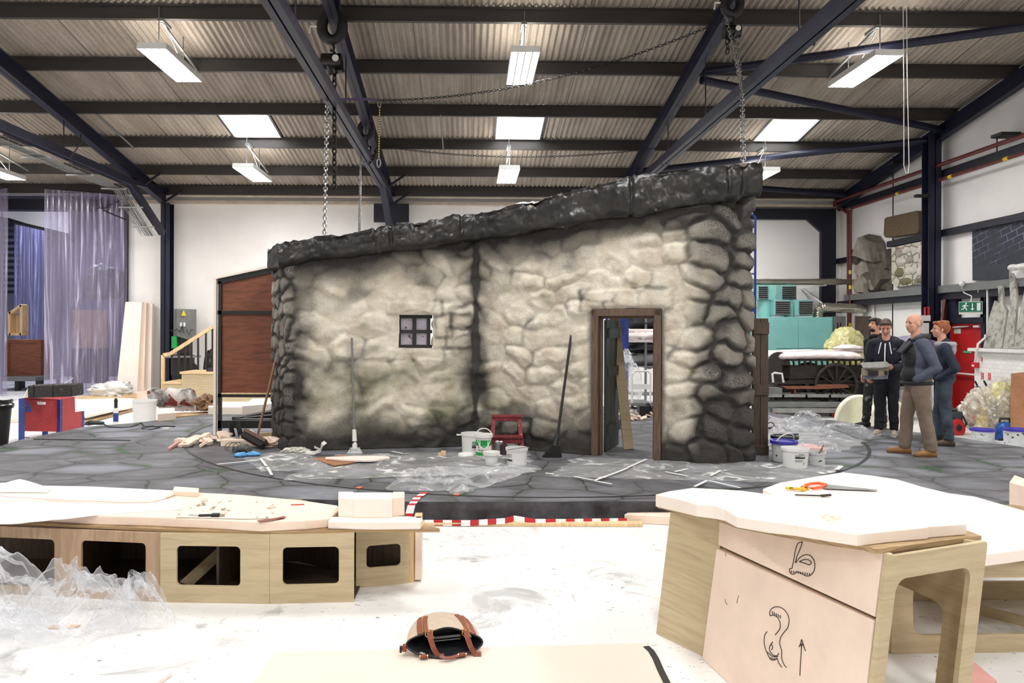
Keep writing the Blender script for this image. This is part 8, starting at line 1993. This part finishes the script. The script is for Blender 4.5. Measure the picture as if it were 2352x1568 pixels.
block_px('foam_block', 'peach foam wedge lying on the floor at the left foot of the right unit', [(1434, 1200), (1560, 1207), (1560, 1192), (1456, 1186)], .001, .075, 'foam', 'foam block')
# ---- right unit
LN = V((.115, 0, 0))
def pt3(x, y, z): return V((x, y, 0)) + LN * z + Z * z
a0, a1 = PZ(1507, 1455, 0), PZ(1612, 1508, 0); f0 = PZ(1612, 1512, 0); dirf = V((.236, -1, 0)).normalized()
f1 = V((1.435, 2.70, 0)); e1 = V((1.95, 2.90, 0))
H0, H1, H2 = .705, .745, .93
t = thing('staging_unit', 'tall plywood staging unit with foam faces at the right of the foreground', 'staging unit', tuple(f0))
def wallq(m, p, q, zp, zq, th, z0p=0, z0q=0):
    n = (q - p).cross(Z).normalized() * th
    vs = [p + LN * z0p + Z * z0p, q + LN * z0q + Z * z0q, q + LN * zq + Z * zq, p + LN * zp + Z * zp]; m.prism(vs, -n if n.x < 0 else n); return m
m = MB(); wallq(m, a0, a1 + V((.02, -.02, 0)), H0, H1 - .0, .018); obj('side_panel', m, M['ply'], t)
# line of the joint between the two foam pieces
def on_face(px, py):
    n = (f1 - f0).cross(Z - 0 * Z + LN).normalized(); return PP(px, py, f0, n)
nf = (f1 - f0).normalized().cross((Z + LN).normalized()).normalized()
if nf.x > 0: nf = -nf
def fpt(px, py, off=0.0): return PP(px, py, f0 + nf * off, nf)
lo = [fpt(1612, 1512), fpt(1645, 1258), fpt(2006, 1424), fpt(1985, 1640)]; lo[0].z = 0; lo[3] = pt3(f1.x, f1.y, .10)
m = MB(); m.prism([f0, fpt(1645, 1259), fpt(2006, 1425), f1], nf * -.045); obj('foam_face', m, M['foam'], t, bev=.006)
up_f = [fpt(1649, 1251), fpt(1652, 1190), fpt(2028, 1268), fpt(2008, 1417)]
m = MB(); m.prism(up_f, nf * -.045); obj('foam_face', m, M['foam'], t, bev=.006)
m = MB(); m.prism([f0 + V((.03, .0, 0)), fpt(1656, 1196), fpt(2026, 1272), f1], nf * -.0) if False else m.prism([p - nf * .052 for p in (f0 + V((-.01, .04, 0)), fpt(1640, 1196), fpt(2022, 1276), f1)], nf * -.015); obj('backing_board', m, M['ply'], t)
def draw(name, strokes, r=.0022):
    for k, s in enumerate(strokes):
        m = MB(); pts = [fpt(x, y, .0015) for x, y in s]; sm = []
        for i in range(len(pts) - 1):
            p_1, p0_, p1_, p2_ = pts[max(i - 1, 0)], pts[i], pts[i + 1], pts[min(i + 2, len(pts) - 1)]
            for q in range(5):
                u = q / 5; sm.append(.5 * ((2 * p0_) + (p1_ - p_1) * u + (2 * p_1 - 5 * p0_ + 4 * p1_ - p2_) * u * u + (3 * p0_ - p_1 - 3 * p1_ + p2_) * u ** 3))
        sm.append(pts[-1]); m.tube(sm, r, 5); yield m
def o2(x, y): return (1480 + x / 2.697, 1040 + y / 2.697)
six = [[o2(978, 550), o2(950, 562), o2(936, 600), o2(925, 660), o2(914, 716)], [o2(980, 550), o2(962, 600), o2(945, 640), o2(936, 680), o2(960, 650), o2(990, 632), o2(1020, 632), o2(1045, 655), o2(1056, 690), o2(1050, 730), o2(1030, 755), o2(1005, 762), o2(975, 748), o2(950, 735), o2(925, 750), o2(905, 745), o2(898, 720), o2(915, 714)],
       [o2(960, 672), o2(990, 660), o2(1020, 664), o2(1034, 680), o2(1020, 692), o2(995, 684), o2(962, 674)]] + [[o2(912 + 14 * k, 728 + 2 * k), o2(910 + 14 * k, 742 + 2 * k)] for k in range(9)]
two = [[o2(778, 1005), o2(776, 985), o2(790, 962), o2(820, 952), o2(855, 962), o2(885, 995), o2(896, 1035), o2(888, 1080), o2(865, 1110), o2(845, 1140), o2(838, 1180), o2(850, 1225), o2(850, 1270), o2(865, 1310), o2(880, 1328)], [o2(778, 1008), o2(800, 1004), o2(825, 1020), o2(840, 1050), o2(838, 1090), o2(810, 1126)],
       [o2(760, 1106), o2(745, 1130), o2(742, 1180), o2(756, 1230), o2(780, 1275), o2(805, 1282), o2(822, 1272), o2(832, 1300), o2(850, 1326)], [o2(795, 1170), o2(778, 1195), o2(775, 1220), o2(795, 1250), o2(820, 1256), o2(832, 1240)], [o2(782, 1186), o2(795, 1200), o2(788, 1218)], [o2(762, 1232), o2(790, 1258), o2(826, 1262)]] + [[o2(792 + 12 * k, 980 + 6 * k), o2(796 + 12 * k, 1000 + 6 * k)] for k in range(5)] + [[o2(776 + 9 * k, 1264 + 2 * k), o2(778 + 9 * k, 1278)] for k in range(6)]
arrow = [[o2(963, 1378), o2(968, 1280), o2(975, 1180)], [o2(958, 1200), o2(968, 1180), o2(974, 1155), o2(984, 1185), o2(998, 1226)], [o2(960, 1194), o2(982, 1190)], [o2(964, 1184), o2(980, 1182)]]
faint = [[o2(500, 905), o2(505, 930), o2(515, 938)], [o2(584, 880), o2(572, 930)], [o2(500, 618), o2(506, 640)]]
for nm, st_ in (('pencil_figure_six', six), ('pencil_figure_two', two), ('pencil_arrow', arrow), ('pencil_mark', faint)):
    mm = MB()
    for q in draw(nm, st_, .0019 if nm != 'pencil_mark' else .001): mm.add(q.v, q.f)
    obj(nm, mm, M['ink'], t)
# right end frame with a tall cut-out
m = MB(); de = e1 - f1; Le = de.length; panel_with_hole(m, f1, e1, 0, (H2, H2 - .02), (.06, Le - .08, .19, H2 - .10), .02, None, .05, LN); obj('end_panel', m, M['ply'], t)
m = MB(); bk0, bk1 = e1 + V((-.02, .02, 0)), a1 + V((.42, .12, 0)); panel_with_hole(m, bk0, bk1, 0, (H2 - .02, H1), (.10, (bk1 - bk0).length - .1, .16, .62), .02, None, .06, LN); obj('back_panel', m, M['ply'], t)
m = MB(); m.bar(f0 + V((.22, -.05, .12)), e1 + V((-.15, .12, .1)), .02, .10); m.bar(a1 + V((.1, -.02, .02)), a1 + V((.42, .12, .02)), .02, .04); obj('base_rail', m, M['ply'], t)
m = MB(); m.bb(e1.x + .085, e1.x + .10, e1.y - .03, e1.y - .005, .06, .16) ; obj('iron_fixing', m, M['grey_metal'], t)
# ply top and foam slab of the right unit: rises towards us
def ztop_at(p): 
    d = (p.y - 4.25) / (2.70 - 4.25); return H0 + (H2 - H0) * d
def on_top(px, py, add=0.0):
    p = PZ(px, py, .8)
    for _ in range(12): p = PZ(px, py, ztop_at(p) + add)
    return p
tb = [on_top(x, y) for x, y in ((1510, 1166), (1560, 1179), (1640, 1194), (1690, 1212), (1790, 1232), (1900, 1252), (1985, 1264), (2012, 1272), (2254, 1240))] + [on_top(x, y) for x, y in ((2225, 1228), (2050, 1200), (1900, 1180), (1700, 1160), (1600, 1155))]
m = MB(); m.prism(tb, (0, 0, .018)); obj('top_board', m, M['ply_edge'], t)
bot = [(1506, 1163), (1560, 1176), (1600, 1186), (1640, 1191), (1664, 1196), (1686, 1208), (1692, 1211), (1760, 1223), (1828, 1231), (1832, 1232), (1900, 1243), (1968, 1254), (1990, 1252), (2050, 1245), (2130, 1238), (2134, 1235), (2221, 1228)]
topp = [(1507, 1135), (1560, 1146), (1600, 1158), (1640, 1160), (1664, 1168), (1686, 1182), (1692, 1186), (1760, 1196), (1828, 1205), (1832, 1206), (1900, 1216), (1968, 1227), (1990, 1224), (2050, 1218), (2130, 1210), (2134, 1208), (2221, 1203)]
bk_px = [(2221, 1203), (2110, 1186), (2010, 1170), (1900, 1150), (1820, 1142), (1700, 1126), (1590, 1120), (1536, 1128)]
fb = [on_top(x, y, .019) for x, y in bot]; ftp = []
for (x, y), p in zip(topp, fb):
    q = PY(x, y, p.y); ftp.append(V((p.x, p.y, p.z + max(.045, min(.075, q.z - p.z)))))
bkt = [on_top(x, y, .08) for x, y in bk_px[1:]]
m = MB(); n = len(fb); ring_t = ftp + bkt; ring_b = fb + [p - Z * .06 for p in bkt]; N = len(ring_t)
m.add(ring_b + ring_t, [tuple(reversed(range(N))), tuple(range(N, 2 * N))] + [(i, (i + 1) % N, N + (i + 1) % N, N + i) for i in range(N)])
rs = single('foam_slab', m, M['foam_white'], 'thick foam slab with chipped front edge on the right unit', 'foam slab', 'foam slabs', bev=.004)
p = on_top(1905, 1190, .085)
for k in range(7):
    q = on_top(1890 + 6 * k, 1186 + 3.0 * (k % 3) + k, .083); single('foam_shaving', shard(q, .022, 600 + k, .3), M['foam'], 'small peach foam crumb on the right slab', 'foam crumb', 'crumbs on the right slab')
# rear right unit: big white foam sheet over ply frames
ZR = .50
t = thing('staging_unit', 'low plywood staging unit at the right edge behind the tall one', 'staging unit', tuple(PZ(2300, 1500, 0)))
r0, r1 = PZ(2150, 1500, 0), PZ(2700, 1500, 0); r0 = V((2.30, 3.97, 0)); r1 = V((4.2, 4.02, 0))
m = MB(); panel_with_hole(m, r0, r1, 0, ZR, (.12, 1.6, .10, ZR - .09), .02, None, .06); obj('front_frame', m, M['ply'], t)
m = MB(); panel_with_hole(m, V((4.1, 4.75, 0)), V((2.9, 4.75, 0)), 0, ZR, (.12, 1.06, .12, ZR - .08), .02, None, .08); obj('back_frame', m, M['ply'], t)
q = PZ(2255, 1400, 0); m = MB(); panel_with_hole(m, V((3.02, 4.72, 0)), V((3.55, 4.02, 0)), 0, ZR, (.14, .78, .06, ZR - .02), .02, None, .08); obj('cross_frame', m, M['ply'], t)
m = MB(); m.bb(2.86, 3.12, 4.73, 4.76, 0, ZR); obj('side_panel', m, M['ply'], t)
tbp = [(2.25, 3.93), (4.3, 3.96), (4.6, 4.7), (3.9, 5.2), (2.9, 5.0), (2.3, 4.6)]
m = MB(); m.prism([V((x, y, ZR)) for x, y in tbp], (0, 0, .018)); obj('top_board', m, M['ply_edge'], t)
zr = ZR + .019
fr_px = [(2040, 1292), (2150, 1286), (2300, 1268), (2420, 1252)]; rb_px = [(2420, 1190), (2352, 1172), (2310, 1160), (2240, 1140), (2180, 1132), (2120, 1118), (2060, 1100), (2005, 1092), (1935, 1084), (1860, 1096), (1790, 1108), (1752, 1122)]
m = MB(); Pf = [PZ(x, y, zr + .065) for x, y in fr_px] + [PZ(x, y, zr + .065) for x, y in rb_px] + [PZ(1850, 1180, zr + .065)]
m.prism([V((p.x, p.y, zr)) for p in Pf], (0, 0, .065)); single('foam_slab', m, M['foam_white'], 'large white foam sheet over the rear right unit', 'foam slab', 'foam slabs', bev=.006)
block_px('foam_block', 'peach foam block at the far right behind the large white sheet', [(2318, 1178), (2352, 1190), (2370, 1176), (2330, 1158)], .3, .25, 'foam')
m = MB(); b_ = rock((0, 0, 0), (.14, .10, .08), 77, .2, 1.5); c = PZ(2120, 1335, .38); b_.v = [V((2.62, 4.35, .41)) + q for q in b_.v]; single('foam_lump', b_, M['foam'], 'carved peach foam lump wedged under the top of the rear right unit', 'foam', smooth=True)
# saw and knife on the rear sheet
zs = zr + .07
t = thing('hand_saw', 'hand saw with an orange handle lying on the large white foam sheet', 'saw', tuple(PZ(1900, 1122, zs)))
m = MB(); m.prism([PZ(x, y, zs + .004) for x, y in ((1893, 1122), (2016, 1127), (2014, 1125), (1895, 1112))], (0, 0, .003)); obj('blade', m, M['galv'], t)
m = MB(); m.tube([PZ(x, y, zs + .012) for x, y in ((1850, 1114), (1862, 1110), (1880, 1109), (1897, 1112), (1890, 1118), (1868, 1121), (1852, 1120))], .011, 8, closed=True); m.cyl(PZ(1852, 1117, zs + .012), PZ(1842, 1119, zs + .012), .013, n=8); obj('handle', m, pm('orange_plastic', (236, 104, 52), .45), t, smooth=50)
t = thing('foam_knife', 'yellow handled knife beside the hand saw', 'knife', tuple(PZ(1830, 1124, zs)))
m = MB(); m.bar(PZ(1804, 1120, zs + .012), PZ(1852, 1124, zs + .012), .026, .018); m.tube([PZ(x, y, zs + .012) for x, y in ((1840, 1124), (1850, 1117), (1858, 1122))], .011, 6); obj('handle', m, pm('yellow_grip', (226, 190, 44), .5, spots=(60, .6, (60, 56, 40))), t, bev=.004)
m = MB(); m.bar(PZ(1826, 1136, zs + .006), PZ(1886, 1138, zs + .006), .012, .008); m.bar(PZ(1886, 1138, zs + .006), PZ(1908, 1136, zs + .01), .02, .012); single('rasp_knife', m, M['ink'], 'thin dark tool lying in front of the saw', 'tool')
m = MB(); m.prism([PZ(1886, 1139, zs + .002), PZ(1900, 1140, zs + .002), PZ(1890, 1124, zs + .03)], (.0, .01, 0)); single('foam_chip', m, M['foam'], 'pointed foam chip standing by the thin dark tool', 'foam')
# things on the floor at the lower right
q0 = PZ(2225, 1520, 0); sheet_px('pink_board', 'dusty pink board lying on the floor under the right units', [(2210, 1500), (2290, 1568), (2200, 1600), (2150, 1540)], .002, 'pink', .01, 'board')
# card sheet and bag
sheet_px('card_sheet', 'large beige card sheet lying on the floor at the bottom of the photo', [(560, 1600), (632, 1501), (900, 1494), (1200, 1487), (1489, 1479), (1560, 1600)], .002, 'card', .008, 'card')
m = MB(); m.strip([PZ(x, y, .012) for x, y in ((1484, 1484), (1496, 1495), (1506, 1512), (1518, 1540), (1538, 1580))], .035, Z, .002); single('black_tape', m, M['black'], 'torn black strip along the right edge of the card sheet', 'tape')
sheet_px('foam_sheet', 'corner of a pale foam sheet at the lower left of the photo', [(-60, 1600), (-60, 1568), (200, 1562), (396, 1551), (380, 1562), (330, 1600)], .002, 'foam_white', .02, 'foam')
# ------------------------------------------------------------------ handbag lying on its side on the card
bc = PZ(1020, 1500, .012); c = V((bc.x, bc.y + .03, .012))
t = thing('handbag', 'taupe canvas handbag with tan leather handles lying open on the card sheet', 'handbag', tuple(c))
ux = V((.99, .10, 0)).normalized(); uy = V((-.10, .99, 0)).normalized()
def bg(x, y, z): return c + ux * x + uy * y * 1.0 + Z * (z * (.66 if z > .02 else 1))
def mouth(a, k=1.0):
    """Rim of the open bag, seen from the camera side."""
    x = .205 * math.cos(a); s = math.sin(a)
    z = .082 + .075 * s + (.035 * math.exp(-((x - .02) / .08) ** 2) if s > 0 else -.006 * (1 - abs(x) / .205)) - .012 * x
    return x * k, -.03 + .028 * s - .04 * (1 - abs(x) / .21) * (s < 0), max(.006, .082 + (z - .082) * k)
def body_pt(u, v):
    a = 2 * PI * u; x, y, z = mouth(a)
    w = v
    bx = .19 * math.cos(a) * (1 - .30 * w ** 3); bz = .07 + .075 * math.sin(a) * (1 - .25 * w ** 3)
    px_ = x + (bx - x) * min(1, w * 1.4); pz_ = z + (bz - z) * min(1, w * 1.4) + .012 * math.sin(a) * math.sin(w * PI)
    py_ = y + (.33 - y) * w
    pz_ += .006 * fractal((px_ * 9, py_ * 9, pz_ * 9), 1.3, 3)
    return bg(px_, py_, max(.003, pz_))
m = MB(); m.grid(56, 18, body_pt, wrap=True); n0 = 56; m.f.append(tuple(17 * n0 + i for i in range(n0))); m.mi.append(0)
bo = obj('bag_body', m, M['canvas'], t, smooth=True)
def inner_pt(u, v):
    a = 2 * PI * u; x, y, z = mouth(a, .985 - .35 * v); return bg(x, y + .012 + .16 * v - .012 * math.exp(-v * 20), z)
m = MB(); m.grid(56, 12, inner_pt, wrap=True); m.f.append(tuple(11 * n0 + i for i in range(n0))); m.mi.append(0); obj('lining', m, M['lining'], t, smooth=True)
m = MB(); m.tube([bg(*mouth(a)) for a in np.linspace(0, 2 * PI, 60, endpoint=False)], .005, 6, closed=True); obj('rim_piping', m, M['lining'], t, smooth=True)
def top_at(x, v):
    a = math.acos(max(-1, min(1, x / .205))); return body_pt(a / (2 * PI), v)
for x0 in (-.115, .145):
    for dx in (-.018, .018):
        m = MB(); m.strip([top_at(x0 + dx - .02 * v, v) + Z * .003 for v in np.linspace(.02, .8, 12)], .024, Z, .004); obj('leather_band', m, M['leather'], t)
    m = MB(); m.strip([top_at(x0 - .02 * v, v) + Z * .005 for v in np.linspace(.02, .8, 12)], .006, Z, .004); obj('brass_zip', m, M['gold'], t)
for k, (x0, x1, dn) in enumerate([(-.085, .0, -.1), (.115, .19, -.06)]):
    a = top_at(x0, 0.0); pts = [a + V((0, .03, .004)), a + V((.002, -.005, .008)), a + V((.012, -.035, -.02)), a + V((.03, -.055, -.06)), a + V((.055, -.062, -.10)), a + V((.085, -.06, -.13))]
    pts = [V((p.x, p.y, max(.016, p.z))) for p in pts]; m = MB(); m.strip(pts, .028, (0, -.8, .6), .006); obj('handle', m, M['leather'], t)
    m = MB(); m.ell(pts[1] + V((.0, -.004, .005)), (.006, .006, .006), None, 10, 6); obj('stud', m, M['gold'], t)
    for s in (-1, 1):
        m = MB(); m.tube([pts[1] + V((s * .018, 0, .012)), pts[1] + V((s * .019, -.012, -.014)), pts[2] + V((s * .017, 0, .012))], .003, 6); obj('brass_edge', m, M['gold'], t)
p0 = bg(-.015, -.12, .014); m = MB(); m.strip([bg(-.03, -.115, .02), bg(.0, -.125, .014), bg(.03, -.118, .012), bg(.06, -.10, .012), bg(.10, -.085, .016)], .02, (0, -.3, 1), .005); obj('front_handle', m, M['leather'], t)
for x in (-.115, .09):
    m = MB(); m.cyl(bg(x - .018, -.09, .014), bg(x + .018, -.09, .016), .011, n=12); obj('handle_tab', m, M['leather'], t)
    m = MB(); m.cyl(bg(x - .023, -.09, .014), bg(x - .018, -.09, .014), .009, n=10); m.cyl(bg(x + .018, -.09, .016), bg(x + .023, -.09, .016), .009, n=10); obj('brass_ring', m, M['gold'], t)
m = MB(); m.box(bg(-.215, -.03, .06), (.022, .03, .035)); obj('side_tab', m, M['leather'], t, bev=.004)
m = MB(); m.tube([bg(-.222 + .006 * math.cos(a), -.035, .06 + .022 * math.sin(a)) for a in np.linspace(0, 6.28, 14, endpoint=False)], .003, 6, closed=True); obj('side_ring', m, M['gold'], t)
m = MB(); m.box(bg(-.235, -.03, .05), (.012, .02, .03)); obj('buckle', m, M['black'], t)
m = MB(); m.bar(bg(-.07, .03, .09), bg(.09, .03, .105), .004, .012); m.bar(bg(-.07, .02, .07), bg(.09, .02, .085), .004, .006); obj('inner_zip', m, M['grey_metal'], t)
